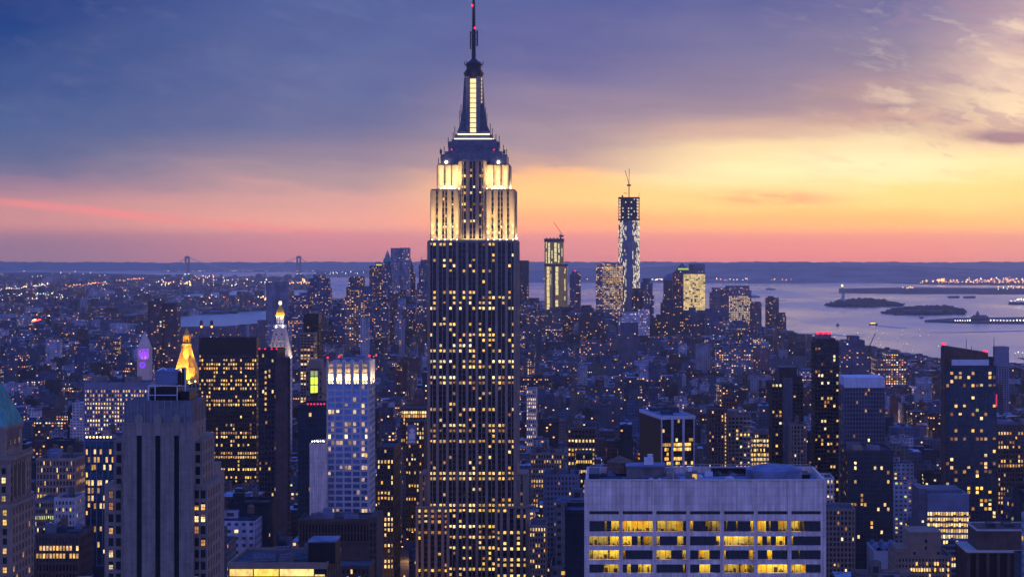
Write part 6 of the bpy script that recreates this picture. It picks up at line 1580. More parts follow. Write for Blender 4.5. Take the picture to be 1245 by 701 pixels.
FT('office_tower', 'dark blue far block left of the lattice lit tower', 'tower', 4900, [(858, 881, 375.5, 0)], BL, .08, 40)
FT('office_tower', 'plain dark far tower block standing over low roofs right of centre', 'tower', 3900, [(754, 776, 392.5, 0)], (.1, .09, .12), .02, 36)
FT('office_block', 'brick block with red roof lights among low roofs below the bay shore towers', 'office block', 3600, [(916, 936, 424, 0)], (.17, .09, .09), .08, 34)
FT('office_block', 'wide far office with dense lit rows right of centre', 'office block', 3500, [(871, 916, 425, 0), (880, 905, 421, 4)], (.13, .14, .17), .36, 40)
FT('office_block', 'lit stepped far office with a bright golden cap of windows, centre', 'office block', 4100, [(704, 734, 418, 0), (709, 730, 413.5, 5)], BL, .5, 40)
FT('office_block', 'far block with glowing ribbon windows below the second unfinished tower', 'office block', 4700, [(663, 684, 396, 0)], BL, .45, 40)
FT('apartment_block', 'terraced dark hillside of a building by the bay right of the red crowned tower', 'apartment block', 3300, [(1022, 1060, 422, 0), (1026, 1052, 414, 6), (1034, 1046, 409, 12)], BL, .14, 60)
mb = MB()
R, xc, zb = FT('office_block', 'long brick pier building with orange lit floors on the bay shore', 'office block', 3200, [(1064, 1102, 436, 0), (1078, 1093, 430, 6)], (.2, .12, .1), .5, 50)
mb = MB(); mb.tube((X(1056, 3250) - xc, 50, Zp(423, 3250) - zb), (X(1064.5, 3250) - xc, 50, Zp(404.5, 3250) - zb), .8); mb.box(X(1054, 3250) - xc, X(1058, 3250) - xc, 45, 55, Zp(430, 3250) - zb, Zp(421, 3250) - zb); mb.build('tower_crane', MT['darksteel'], R)

# ------------------------------------------------------------------ the bay: bridge, islands, statue, ships
def bridge():
    d = 20000.0; zb = -drop(d); k = d / F; cx = X(295, d)
    R = empty('suspension_bridge', (cx, d, zb), 'far suspension bridge with two tall towers and lit cables', 'bridge')
    z = lambda py: Zp(py, d) - zb; x = lambda px: X(px, d) - cx
    for px in (227.6, 363.3):
        mb = MB(); c = x(px)
        for s in (-1, 1): mb.box(c + s * 16 - 7.5, c + s * 16 + 7.5, -12, 12, 0, z(311.2))
        for ya, yb in ((314, 311.2), (330, 328.2), (322, 320.5)): mb.box(c - 9, c + 9, -10, 10, z(ya), z(yb))
        mb.build('bridge_tower', MT['slate'], R)
    mb = MB(); mb.box(x(196), x(396), -15, 15, z(330.4), z(329.2)); mb.build('deck', MT['slate'], R)
    mb = MB()
    def cab(pa, ya, pb, yb, sag):
        n = 24
        for i in range(n):
            t0, t1 = i / n, (i + 1) / n
            f = lambda t: (x(pa + (pb - pa) * t), 0, z(ya + (yb - ya) * t + sag * 4 * t * (1 - t)))
            mb.tube(f(t0), f(t1), 3.4, 4)
    cab(227.6, 311.6, 363.3, 311.6, 16.4); cab(227.6, 311.6, 198, 329.5, 2.0); cab(363.3, 311.6, 394, 329.5, 2.0)
    for i in range(1, 40):
        t = i / 40; yy = 311.6 + 16.4 * 4 * t * (1 - t)
        if yy < 327.5: mb.box(x(227.6 + 135.7 * t) - .7, x(227.6 + 135.7 * t) + .7, -.7, .7, z(329.2), z(yy))
    mb.build('cable', MT['palestone'], R)
    r = random.Random(1); mb = MB()
    for i in range(1, 34):
        t = i / 34; yy = 311.6 + 16.4 * 4 * t * (1 - t); c = (x(227.6 + 135.7 * t), -4, z(yy))
        mb.box(c[0] - 2, c[0] + 2, -6, -3, c[2] - 2, c[2] + 2)
    for i in range(40):
        px = r.uniform(200, 392); mb.box(x(px) - 3, x(px) + 3, -18, -15.5, z(329.6), z(328.8))
    mb.build('cable_lamp', lampmat('bridge_lamp_glow', (1, .8, .6), 1.1), R)
    for px in (225.5, 229.8, 361.6, 366): bulb(R, (x(px), -16, z(333.4)), 9, lampmat('pier_glow', (.8, .95, .8), 2.2), 'pier_lamp')
    # the tall harbour cranes
bridge()

def woods(name, poly, hmax, label, seed, hump=None):
    """an island's trees: many small clumps over its outline, one mass"""
    r = random.Random(seed); mb = MB(); xs = [p[0] for p in poly]; ys = [p[1] for p in poly]
    n = 0
    while n < 420:
        px, py = r.uniform(min(xs), max(xs)), r.uniform(min(ys), max(ys))
        if not inpoly(poly, np.array([px]), np.array([py]))[0]: continue
        d = gd(py); xx = X(px, d); t = (px - min(xs)) / (max(xs) - min(xs)); h = hmax * r.uniform(.5, 1.0) * (hump(t) if hump else 1)
        w = r.uniform(7, 15); z = -drop(d) + 3
        mb.cyl(xx, d, z, z + h * .55, w * .7, w, 6, rot=r.random()); mb.cyl(xx, d, z + h * .55, z + h, w, w * .25, 6, rot=r.random()); n += 1
    o = mb.build(name, TREES); tag(o, label, 'trees', kind='stuff')
TREES = mat('tree_leaves', (.035, .04, .04), .95, .5, .02)
island('island', LIBERTY_ISLE, 3.5, 'small wooded island carrying the statue')
woods('woods', LIBERTY_ISLE, 13, 'dark trees covering the island of the statue', 1, lambda t: .35 + .9 * math.sin(math.pi * min(1, t * 1.1)) if t < .95 else .3)
island('island', ELLIS_ISLE, 3.5, 'low island with halls and trees right of the statue island')
woods('woods', ELLIS_ISLE, 13, 'dark trees on the low island right of the statue island', 2, lambda t: .35 + .65 * min(1, t * 1.5))
island('island', TERMINAL, 4, 'flat pier land with a terminal at the right edge')
island('island', PIER, 5, 'lit pier jutting into the bay at the right edge')
for poly, lb in (([(1152, 361.2), (1166, 360.8), (1166.5, 361.9), (1153, 362.1)], 'left dark sliver of breakwater in the bay'), ([(1171, 361.2), (1186, 361), (1186, 362.0), (1172, 362.2)], 'right dark sliver of breakwater in the bay')): island('breakwater', poly, 6, lb)

def statue():
    d = gd(368.5); k = d / F; cx = X(1025, d); zb = -drop(d) + 3
    R = empty('statue', (cx, d, zb), 'robed statue holding a lit torch on a stepped pedestal in the bay', 'statue')
    z = lambda py: Zp(py, d) - zb
    mb = MB(); mb.cyl(0, 0, 0, z(366), 24, 22, 11); mb.frus(0, 0, z(366), z(364), 22, 22, 18, 18); mb.frus(0, 0, z(364), z(357.6), 17, 17, 12, 12); mb.box(-7.5, 7.5, -7.5, 7.5, z(357.6), z(357)); mb.build('pedestal', MT['palestone'], R)
    mb = MB(); p = [(357, 4.8), (355, 4.4), (352.8, 3.6), (351.6, 3.9), (351.0, 2.4), (350.6, 1.5)]
    for (ya, ra), (yb, rb) in zip(p[:-1], p[1:]): mb.cyl(0, 0, z(ya), z(yb), ra, rb, 10)
    mb.cyl(0, 0, z(350.6), z(349.4), 1.9, 1.7, 10); mb.cyl(0, 0, z(349.4), z(349.1), 2.8, 1.6, 10)
    mb.tube((-2.4, 0, z(351.6)), (-4.0, 0, z(347.6)), 1.1); mb.box(1.8, 4.6, -2.4, -.8, z(354), z(352))
    mb.build('robed_figure', MT['copper'], R)
    bulb(R, (-4.0, 0, z(347)), 4.5, LAMP['warm'], 'torch')
statue()
def terminal():
    d = gd(391); k = d / F; cx = X(1192, d); zb = -drop(d) + 3
    R = empty('terminal_building', (cx, d, zb), 'dark waterfront terminal with steep roof and central clock spire', 'terminal')
    z = lambda py: Zp(py, d) - zb; L = lambda px: X(px, d) - cx
    mb = MB(); mb.box(L(1183), L(1203), 0, 50, 0, z(386.5)); mb.build('hall', MT['brownstone'], R)
    mb = MB()
    f = [(L(1182.6), -2, z(386.5)), (L(1203.4), -2, z(386.5)), (L(1201), 25, z(383)), (L(1185.5), 25, z(383))]; b = [(L(1203.4), 52, z(386.5)), (L(1182.6), 52, z(386.5)), (L(1185.5), 25, z(383)), (L(1201), 25, z(383))]
    mb.face(f); mb.face(b); mb.face([f[1], b[0], f[2]]); mb.face([b[1], f[0], f[3]]); mb.build('roof', MT['slate'], R)
    mb = MB(); c = L(1189.6); mb.box(c - 5, c + 5, 10, 20, 0, z(381.5)); mb.frus(c, 15, z(381.5), z(377.5), 11, 11, 1, 1); mb.build('clock_spire', MT['slate'], R)
    mb = MB(); mb.box(L(1208), L(1232), 10, 60, 0, z(388.6)); mb.build('train_shed', MT['palestone'], R)
    mb = MB(); mb.box(L(1143), L(1160), 5, 40, 0, z(389)); mb.build('ferry_slip', MT['slate'], R)
    mb = MB(); r = random.Random(4)
    for px in list(range(1161, 1182, 3)) + list(range(1204, 1250, 4)): mb.cyl(L(px), -6, z(391), z(389.2 - r.random()), 1.6, 1.6, 6); 
    mb.build('quay_lamp', LAMP['white'], R)
terminal()
def hall(px0, px1, pyt, pyb, label, m='brownstone'):
    d = gd(pyb); cx = X((px0 + px1) / 2, d); zb = -drop(d) + 3; w = X(px1, d) - X(px0, d); h = Zp(pyt, d) - zb
    R = empty('island_hall', (cx, d, zb), label, 'hall')
    mb = MB(); mb.box(-w / 2, w / 2, 0, 30, 0, h * .7); mb.build('wall', MT[m], R)
    mb = MB(); mb.frus(0, 15, h * .7, h, w + 2, 32, w * .8, 4); mb.build('roof', MT['slate'], R)
hall(1100, 1120, 376.5, 381.5, 'long hall with steep roof among the trees of the low island'); hall(1128, 1146, 377, 382, 'second long hall on the low island, nearer its right end')
def wake(pts, wd, label):
    """a streak of churned, paler water left behind a ship"""
    mb = MB(); P_ = [Vector((X(px, gd(py)), gd(py), -drop(gd(py)) + .6)) for px, py in pts]
    for (p, q), (w0, w1) in zip(zip(P_[:-1], P_[1:]), zip(wd[:-1], wd[1:])):
        n = (q - p).normalized(); sd_ = Vector((-n.y, n.x, 0))
        mb.face([tuple(p - sd_ * w0), tuple(q - sd_ * w1), tuple(q + sd_ * w1), tuple(p + sd_ * w0)])
    o = mb.build('wake', WAKE); tag(o, label, 'wake', kind='structure')
WAKE = mat('churned_water', (.42, .46, .56), .45, .5, .01)
wake([(958, 404.5), (975, 405.4), (1000, 406.6), (1050, 408.8)], [4, 14, 22, 6], 'pale wake streak across the near bay, left')
wake([(1064, 395.6), (1080, 397), (1100, 398.6)], [2, 9, 16], 'short wake behind the small lit ferry')
wake([(1110, 403.6), (1160, 404), (1210, 402.8), (1260, 401.4)], [3, 13, 17, 20], 'long pale wake streak across the near bay, right')
def boat(px, py, ln, label, lamp='red', h=8, wake=True):
    d = gd(py); R = empty('boat', (X(px, d), d, -drop(d)), label, 'boat')
    mb = MB(); n = 9
    pts = [(-ln / 2, -ln * .1), (ln * .3, -ln * .12), (ln / 2, 0), (ln * .3, ln * .12), (-ln / 2, ln * .1)]
    mb.prism(pts, -.5, h * .45); mb.build('hull', MT['dark'], R)
    mb = MB(); mb.box(-ln * .4, ln * .22, -ln * .08, ln * .08, h * .45, h * .8); mb.box(-ln * .25, ln * .05, -ln * .06, ln * .06, h * .8, h); mb.cyl(-ln * .1, 0, h, h * 1.35, ln * .025, None, 8); mb.build('deckhouse', MT['white'], R)
    if lamp:
        mb = MB(); mb.box(-ln * .38, ln * .2, -ln * .085, -ln * .081, h * .5, h * .66); mb.build('cabin_window', LAMP[lamp], R)
boat(1062, 395, 28, 'small ferry with red and white lights in mid bay', 'orange', 11); boat(1018.5, 395.5, 10, 'tiny dark boat left of the lit ferry', None, 9); boat(1120.5, 386.5, 17, 'small dark tug between low island and terminal', None, 9); boat(937, 352, 60, 'long dark barge ship in the upper bay, left one', None, 12); boat(918, 361, 55, 'dark cargo ship beside the bay shore towers', None, 13)
for i, (px, py, s, lb) in enumerate([(330.5, 366, 1.0, 'dark harbour crane left of the striped slab, leaning boom'), (302, 367, .95, 'red quay crane with raised boom, middle of the container port'), (296, 368, .8, 'smaller quay crane just left of the red raised crane'), (249, 368, .85, 'quay crane with raised boom at the left of the container port'), (246, 367.5, .7, 'small quay crane at the left end of the port')]):
    d = gd(py + 9); R = empty('quay_crane', (X(px if i != 0 else 297 + 11.5, d), d, -drop(d)), lb, 'crane', 'cranes of the container port')
    mb = MB(); s *= 1.25
    for sx in (-12, 12):
        for sy in (-8, 8): mb.box(sx * s - 1.4, sx * s + 1.4, sy - 1.4, sy + 1.4, 0, 44 * s)
    mb.box(-14 * s, 14 * s, -9, 9, 42 * s, 47 * s); mb.build('gantry', MT['redbrick'], R)
    mb = MB(); mb.tube((8 * s, 0, 45 * s), (30 * s, 0, 92 * s), 2.0); mb.tube((-8 * s, 0, 47 * s), (2, 0, 74 * s), 1.5); mb.tube((2, 0, 74 * s), (24 * s, 0, 80 * s), .8); mb.build('boom', MT['redbrick'], R)
# ------------------------------------------------------------------ the mass of the city
WALLS = [('brown', (.055, .038, .033)), ('red brick', (.08, .038, .032)), ('tan', (.12, .10, .085)), ('grey', (.06, .07, .09)), ('pale', (.30, .29, .31)), ('dark', (.014, .016, .023)), ('blue grey', (.05, .075, .125))]
WP = [4, 2, 3, 4, 4, 4, 4]
AVE = [-2700, -2420, -2140, -1860, -1640, -1420, -1240, -1060, -900, -740, -590, -450, -310, -165, 392, 670, 950, 1230, 1510, 1800, 2100, 2400]
def nearlim(px): return np.interp(px, [-150, 0, 45, 100, 130, 270, 300, 360, 400, 460, 500, 520, 640, 660, 700, 1010, 1060, 1145, 1215, 1400], [600, 585, 585, 590, 620, 620, 585, 600, 650, 575, 560, 600, 600, 575, 590, 600, 640, 625, 590, 590])
def skyline(px): return np.interp(px, [-200, 190, 300, 330, 360, 400, 450, 500, 520, 640, 700, 760, 800, 860, 930, 960, 1000, 1060, 1100, 1150, 1260], [410, 404, 396, 380, 372, 368, 358, 356, 360, 368, 374, 386, 386, 384, 394, 404, 412, 421, 428, 436, 442])
cityrng = random.Random(2024)
LOTS = []
def add_lot(x0, x1, y0, y1, h, lit, wall, roof, kind='m'):
    LOTS.append([x0, x1, y0, y1, h, lit, wall, roof, kind])
def visible_zone(x, d, m=170):
    px = CX + F * x / d
    return -m < px < 1245 + m
def free(x0, x1, y0, y1):
    for a, b, c, e in FOOT:
        if x1 > a and x0 < b and y1 > c and y0 < e: return False
    return True
CLR = np.array(CLEAR)
def cap_height(x0, x1, d, h):
    """lower a filler so that it never hides a landmark that stands behind it"""
    p0, p1 = CX + F * x0 / d, CX + F * x1 / d
    zg = -drop(d)
    top = EY + F * (HC - (zg + h)) / d
    s = CLR[(CLR[:, 4] > d) & (CLR[:, 0] < p1) & (CLR[:, 1] > p0) & (CLR[:, 3] > top)]
    if len(s):
        lim = s[:, 3].max(); h = HC - zg - (lim - EY) / F * d - (8.5 if d < 1700 else 5.0 if d < 4450 else 0)
    return h
def zone_height(x, d, R):
    px = CX + F * x / d
    if d < 1500:
        lim = nearlim(px) + abs(R.gauss(0, 45)); z = HC - (lim - EY) / F * d
        return max(14 + R.random() * 8, min(z, 150))
    if d < 2300:
        lim = np.interp(d, [1500, 2300], [520, 458]); zmax = HC - (lim - EY) / F * d
        h = R.choice([R.uniform(18, 40), R.uniform(18, 48), R.uniform(30, 62), R.uniform(20, 36)])
        if R.random() < .07: h = R.uniform(60, 95)
        return min(h, zmax)
    if d < 4450:
        h = R.choice([R.uniform(12, 22), R.uniform(14, 26), R.uniform(15, 30), R.uniform(20, 40)])
        if R.random() < .045: h = R.uniform(40, 78)
        lim = 400 if px < 960 else 448
        return min(h, HC - (lim - EY) / F * d)
    return 0
def wall_pick(R):
    n, c = R.choices(WALLS, WP)[0]; j = R.uniform(.75, 1.25)
    return n, tuple(v * j * R.uniform(.95, 1.05) for v in c)
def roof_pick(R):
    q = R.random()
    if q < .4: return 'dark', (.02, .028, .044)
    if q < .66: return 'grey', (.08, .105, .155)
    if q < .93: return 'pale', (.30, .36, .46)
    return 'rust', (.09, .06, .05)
def lit_pick(R):
    q = R.random()
    return R.uniform(.008, .05) if q < .42 else R.uniform(.05, .15) if q < .86 else R.uniform(.2, .45) if q < .97 else R.uniform(.5, .8)
R_ = cityrng
yb = 640.0
while yb < 4450:
    y_end = yb + 62
    for a, b in zip(AVE[:-1], AVE[1:]):
        xa, xb = a + 15, b - 15
        if not (visible_zone(xa, yb, 260) or visible_zone(xb, yb, 260) or (xa < 0 < xb)): continue
        for (y0, dep) in ((yb, 30), (yb + 31, 30)):
            x = xa
            while x < xb - 8:
                w = R_.uniform(18, 44) if yb < 1600 else R_.uniform(12, 34) if yb < 2400 else R_.uniform(9, 30)
                if R_.random() < .05: w *= 1.9
                w = min(w, xb - x)
                if xb - (x + w) < 8: w = xb - x
                x0, x1 = x, x + w; x += w
                if R_.random() < .03 or not visible_zone((x0 + x1) / 2, y0): continue
                d0 = y0; dp = dep - R_.uniform(0, 8)
                if not (MANHATTAN and inpoly(MANHATTAN, np.array([CX + F * (x0 + x1) / 2 / d0]), np.array([to_py(d0)]))[0]): continue
                if not free(x0, x1, y0, y0 + dp): continue
                h = cap_height(x0, x1, d0, zone_height((x0 + x1) / 2, d0, R_))
                if h < 7: continue
                wn, wc = wall_pick(R_); rn, rc = roof_pick(R_)
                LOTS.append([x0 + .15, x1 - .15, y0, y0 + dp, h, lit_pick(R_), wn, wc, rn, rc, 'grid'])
    yb += 80
# lower Manhattan: denser, taller, on a looser plan
for _ in range(6600):
    d = R_.uniform(4460, 6450); px = R_.uniform(-100, 1260)
    if px > 980: d = R_.uniform(3900, 4900)
    if px < 330 and d > 4700: continue
    x = X(px, d); w = R_.uniform(18, 42); dp = R_.uniform(18, 40)
    if not inpoly(MANHATTAN, np.array([px]), np.array([to_py(d)]))[0]: continue
    if not free(x, x + w, d, d + dp): continue
    lim = skyline(px) + abs(R_.gauss(0, 15)); z = HC - (lim - EY) / F * d + drop(d)
    if d < 4900: z *= R_.uniform(.3, 1.0)
    h = cap_height(x, x + w, d, min(z, 190))
    if h < 10: continue
    wn, wc = wall_pick(R_); rn, rc = roof_pick(R_)
    LOTS.append([x, x + w, d, d + dp, h, R_.choice([.02, .05, .1, .2]), wn, wc, rn, rc, 'down'])
# Brooklyn and the port
for _ in range(9000):
    t = R_.random(); d = 4700 * (17000 / 4700) ** t; px = R_.uniform(-170, 400)
    py = to_py(d); P1 = (np.array([px]), np.array([py]))
    inb = inpoly(BROOKLYN, *P1)[0] or inpoly(REDHOOK, *P1)[0]
    if not inb and not (d < 6000 and px < 190): continue
    x = X(px, d); w = R_.uniform(14, 60); dp = R_.uniform(14, 50)
    h = R_.uniform(8, 15) if R_.random() < .9 else R_.uniform(18, 48)
    if R_.random() < .05: w *= 2.5; h = R_.uniform(8, 14)
    if not free(x, x + w, d, d + dp): continue
    h = cap_height(x, x + w, d, h)
    if h < 5: continue
    wn, wc = wall_pick(R_); rn, rc = roof_pick(R_)
    LOTS.append([x, x + w, d, d + dp, h, R_.choice([.01, .02, .05, .12]), wn, wc, rn, rc, 'brooklyn'])

# which of them show, and how large: an id buffer painted far to near
SC = 1.0; BUF = np.full((701, 1245), -1, int)
items = [(l[2], i, l[0], l[1], l[2], l[3], l[4]) for i, l in enumerate(LOTS)] + [(c[4], -2, 0, 0, 0, 0, 0, c) for c in CLEAR]
def clampi(a, hi): return int(max(0, min(hi, round(a))))
for it in sorted(items, key=lambda q: -q[0]):
    if it[1] == -2:
        c = it[7]; BUF[clampi(c[2], 701):clampi(c[3], 701), clampi(c[0], 1245):clampi(c[1], 1245)] = -2; continue
    _, i, x0, x1, y0, y1, h = it
    z = h - drop(y0); pt, pb = EY + F * (HC - z) / y0, EY + F * (HC - z) / y1
    a0, a1, b0, b1 = CX + F * x0 / y0, CX + F * x1 / y0, CX + F * x0 / y1, CX + F * x1 / y1
    r0, r1 = clampi(pb, 701), clampi(pt, 701)
    BUF[r0:r1, clampi((a0 + b0) / 2, 1245):clampi((a1 + b1) / 2, 1245)] = i
    g = clampi(EY + F * HC / y0, 701)
    BUF[r1:g, clampi(a0, 1245):clampi(a1, 1245)] = i
    if b0 < a0: BUF[r1:g, clampi(b0, 1245):clampi(a0, 1245)] = i
    if b1 > a1: BUF[r1:g, clampi(a1, 1245):clampi(b1, 1245)] = i
ids, cnt = np.unique(BUF[BUF >= 0], return_counts=True)
order = [int(i) for i in ids[np.argsort(-cnt)]]
AREA = dict(zip(ids.tolist(), cnt.tolist()))
NIND = 296
IND = [i for i in order if LOTS[i][10] == 'grid'][:NIND]
indset = set(IND)
def lot_row(l, z0, z1, x0=None, x1=None, y0=None, y1=None, seed=None, lit=None):
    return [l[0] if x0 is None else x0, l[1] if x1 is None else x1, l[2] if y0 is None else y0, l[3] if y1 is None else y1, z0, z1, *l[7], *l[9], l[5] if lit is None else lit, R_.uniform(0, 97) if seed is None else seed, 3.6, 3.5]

# ---- the ones that show largest: buildings of their own, with roof, bulkhead, tank and lit windows
REFS = [('copper roofed tower', 20, 600), ('slot tower', 190, 600), ('gold pyramid', 223, 450), ('black slab', 277, 480), ('brown balcony tower', 345, 540), ('white bell tower', 340, 410), ('blue banded tower', 423, 530), ('colonnade podium', 405, 650), ('tallest tower', 575, 560), ('concrete block', 857, 620), ('white-post slab', 810, 530), ('brown lamp tower', 872, 530), ('shouldered tower', 957, 510), ('red crowned tower', 1003, 490), ('pale topped tower', 1051, 510), ('teal glass block', 1058, 600), ('sloped tower', 1180, 520), ('yellow floored glass office', 1150, 640), ('brown corner block', 1215, 680), ('clerestory roof', 340, 690), ('teal glass tower', 378, 540), ('dark double tower', 196, 410), ('violet clock tower', 175, 430), ('lit window slab', 130, 485), ('billboard block', 504, 530), ('golden face tower', 845, 360), ('amber faced far tower', 741, 360), ('amber edge office', 1230, 545), ('gridded yellow block', 707, 535), ('terraced bay building', 1040, 425)]
ORD = ['leftmost', 'second', 'third', 'fourth', 'fifth', 'sixth', 'seventh', 'eighth', 'ninth', 'tenth']
info = []
for i in IND:
    l = LOTS[i]; m = np.argwhere(BUF == i); cy0, cx0 = m.mean(0); top = m[:, 0].min()
    w = m[:, 1].max() - m[:, 1].min() + 1
    r = min(REFS, key=lambda q: ((q[1] - cx0) * 1.0) ** 2 + ((q[2] - cy0) * .8) ** 2)
    dx, dy = cx0 - r[1], cy0 - r[2]
    rel = ('right of' if dx > 0 else 'left of') if abs(dx) > abs(dy) * .8 else ('below' if dy > 0 else 'above')
    h = l[4]; size = 'low' if h < 24 else 'medium' if h < 55 else 'tall'
    shape = 'narrow' if l[1] - l[0] < 16 else 'wide' if l[1] - l[0] > 30 else ''
    lit = 'mostly dark' if l[5] < .05 else 'few lights' if l[5] < .16 else 'well lit'
    info.append([i, cx0, cy0, size, shape, l[6], l[8], lit, rel, r[0]])
from collections import defaultdict
def base_label(t): return ' '.join(q for q in (t[4], t[3], t[5], 'block,', t[7] + ',', t[8], 'the', t[9]) if q)
groups = defaultdict(list)
for t in info: groups[base_label(t)].append(t)
LABEL = {}
for b, ts in groups.items():
    if len(ts) == 1: LABEL[ts[0][0]] = b; continue
    ts.sort(key=lambda t: t[1])
    for k, t in enumerate(ts):
        LABEL[t[0]] = b + ', ' + ('rightmost' if k == len(ts) - 1 else ORD[min(k, 9)]) + (' of ' + ['two', 'three', 'four', 'five', 'six', 'seven', 'eight', 'nine'][min(len(ts), 9) - 2])

COUNT_OUT = []
pane_cache = {}
for i in IND:
    l = LOTS[i]; x0, x1, y0, y1, h, lit = l[:6]; zg = -drop(y0); xc = (x0 + x1) / 2
    area = AREA[i]; R = random.Random(i); near = y0 < 2300
    kind = 'apartment_block' if h > 40 else 'loft_block' if h > 22 else 'townhouse_block'
    root = empty(kind, (xc, y0, zg), LABEL[i], 'building', 'ordinary blocks filling the city')
    w, dp = x1 - x0, y1 - y0
    seed = R.uniform(0, 97); par = 1.1
    stepd = h > 45 and R.random() < .6
    z1 = h * R.uniform(.72, .9) if stepd else h
    loc = lambda a, b, c, e, za, zb, **k: lot_row(l, za, zb, a, b, c, e, seed=seed, **k)
    use_panes = area > 110 and y0 < 1900
    slit = 0.0 if use_panes else lit
    mesh_obj('wall', boxes_mesh('block_wall', [loc(-w / 2, w / 2, 0, dp, 0, z1 - .4, lit=slit)]), root)
    tiers = [(-w / 2, w / 2, 0.0, dp, 0.0, z1)]
    if stepd:
        ix, iy = w * R.uniform(.06, .2), dp * R.uniform(.08, .25)
        mesh_obj('upper_storeys', boxes_mesh('block_upper', [loc(-w / 2 + ix, w / 2 - ix * R.uniform(0, 1), iy, dp - .5, z1 - .3, h, lit=slit)]), root)
        tiers.append((-w / 2 + ix, w / 2 - ix, iy, dp - .5, z1, h))
    # parapet round the lower roof, in the wall colour
    rows = [loc(-w / 2 - .15, w / 2 + .15, -.15, .35, z1 - .9, z1 + par, lit=0), loc(-w / 2 - .15, -w / 2 + .35, .35, dp, z1 - .9, z1 + par, lit=0), loc(w / 2 - .35, w / 2 + .15, .35, dp, z1 - .9, z1 + par, lit=0), loc(-w / 2 + .35, w / 2 - .35, dp - .35, dp + .1, z1 - .9, z1 + par, lit=0)]
    for q in rows: q[14] = q[15] = 500; q[9:12] = q[6:9]
    mesh_obj('parapet', boxes_mesh('block_parapet', rows), root)
    a, b, c, e, _, zt = tiers[-1]; bw = b - a; bd = e - c
    if area > 40:
        hb = R.uniform(2.5, 5.5); u0 = R.uniform(a + .8, b - bw * .4); v0 = R.uniform(c + 1, c + bd * .55)
        q = lot_row(l, zt - .3, zt + hb, u0, u0 + bw * R.uniform(.2, .36), v0, v0 + bd * R.uniform(.2, .35), lit=0); q[14] = q[15] = 300
        mesh_obj('bulkhead', boxes_mesh('bulkhead', [q]), root)
        if R.random() < .5:
            q = lot_row(l, zt - .3, zt + R.uniform(1, 2.5), a + bw * R.uniform(.1, .6), a + bw * R.uniform(.65, .9), c + 1, c + bd * .4, lit=0); q[14] = q[15] = 300; q[6:9] = (.12, .13, .15)
            mesh_obj('roof_plant', boxes_mesh('roof_plant', [q]), root)
    if area > 50 and R.random() < .62: water_tank(root, R.uniform(a + 2.5, b - 2.5), R.uniform(c + 2.5, max(c + 3, e - 2.5)), zt, R.uniform(1.5, 2.2), R.uniform(3, 4.2), R.uniform(1.5, 5))
    if use_panes:
        # the lit panes sit in the dark window cells of the wall
        n = 0; cand = []
        for (ta, tb, tc, te, z0_, z1_) in tiers:
            zz0 = 0 if z0_ == 0 else z0_ - .3; zz1 = z1_ - .4 if z0_ == 0 else z1_
            nu, nv = max(1, round((tb - ta) / 3.6)), max(1, round((zz1 - zz0) / 3.5)); cu, cv = (tb - ta) / nu, (zz1 - zz0) / nv
            side = 'W' if xc < 0 else 'E'; nd = max(1, round((te - tc) / 3.6)); cdp = (te - tc) / nd
            ncap = 0
            for jv in range(nv - 1, -1, -1):
                p = lit * (.42 + 2.4 * R.random() ** 3); zc = zz0 + (jv + .51) * cv
                if HC - (zc + zg) > (708 - EY) / F * y0: break
                for ju in range(nu):
                    if R.random() < p: cand.append((0, ta + (ju + .5) * cu, tc - .04, zc, round(cu * .5, 1), round(cv * .46, 1)))
                for ju in range(nd):
                    if R.random() < p * .6: cand.append((1, (tb + .04) if side == 'W' else (ta - .04), tc + (ju + .5) * cdp, zc, round(cdp * .5, 1), round(cv * .46, 1)))
        R.shuffle(cand)
        mset = R.choice([['yellow', 'amber', 'white', 'amber'], ['yellow', 'yellow', 'amber', 'white'], ['amber', 'dim', 'amber', 'white'], ['white', 'yellow', 'dim', 'green']])
        for (sd, px_, py_, pz_, pw, ph) in cand[:34]:
            mk = R.choice(mset); key = (sd, pw, ph, mk)
            if key not in pane_cache:
                mb = MB()
                if sd == 0: mb.box(-pw / 2, pw / 2, -.04, .04, -ph / 2, ph / 2)
                else: mb.box(-.04, .04, -pw / 2, pw / 2, -ph / 2, ph / 2)
                pane_cache[key] = mb.mesh('window', LIT[mk])
            o = bpy.data.objects.new('window', pane_cache[key]); C.objects.link(o); o.parent = root; o.location = (px_, py_, pz_)
        if cand[34:]:
            mb = MB(); ks = sorted(LIT)
            for (sd, px_, py_, pz_, pw, ph) in cand[34:]:
                mk = ks.index(R.choice(mset))
                if sd == 0: mb.box(px_ - pw / 2, px_ + pw / 2, py_ - .04, py_ + .04, pz_ - ph / 2, pz_ + ph / 2, mk)
                else: mb.box(px_ - .04, px_ + .04, py_ - pw / 2, py_ + pw / 2, pz_ - ph / 2, pz_ + ph / 2, mk)
            o = mb.build('window', [LIT[k] for k in ks], root); o['kind'] = 'stuff'

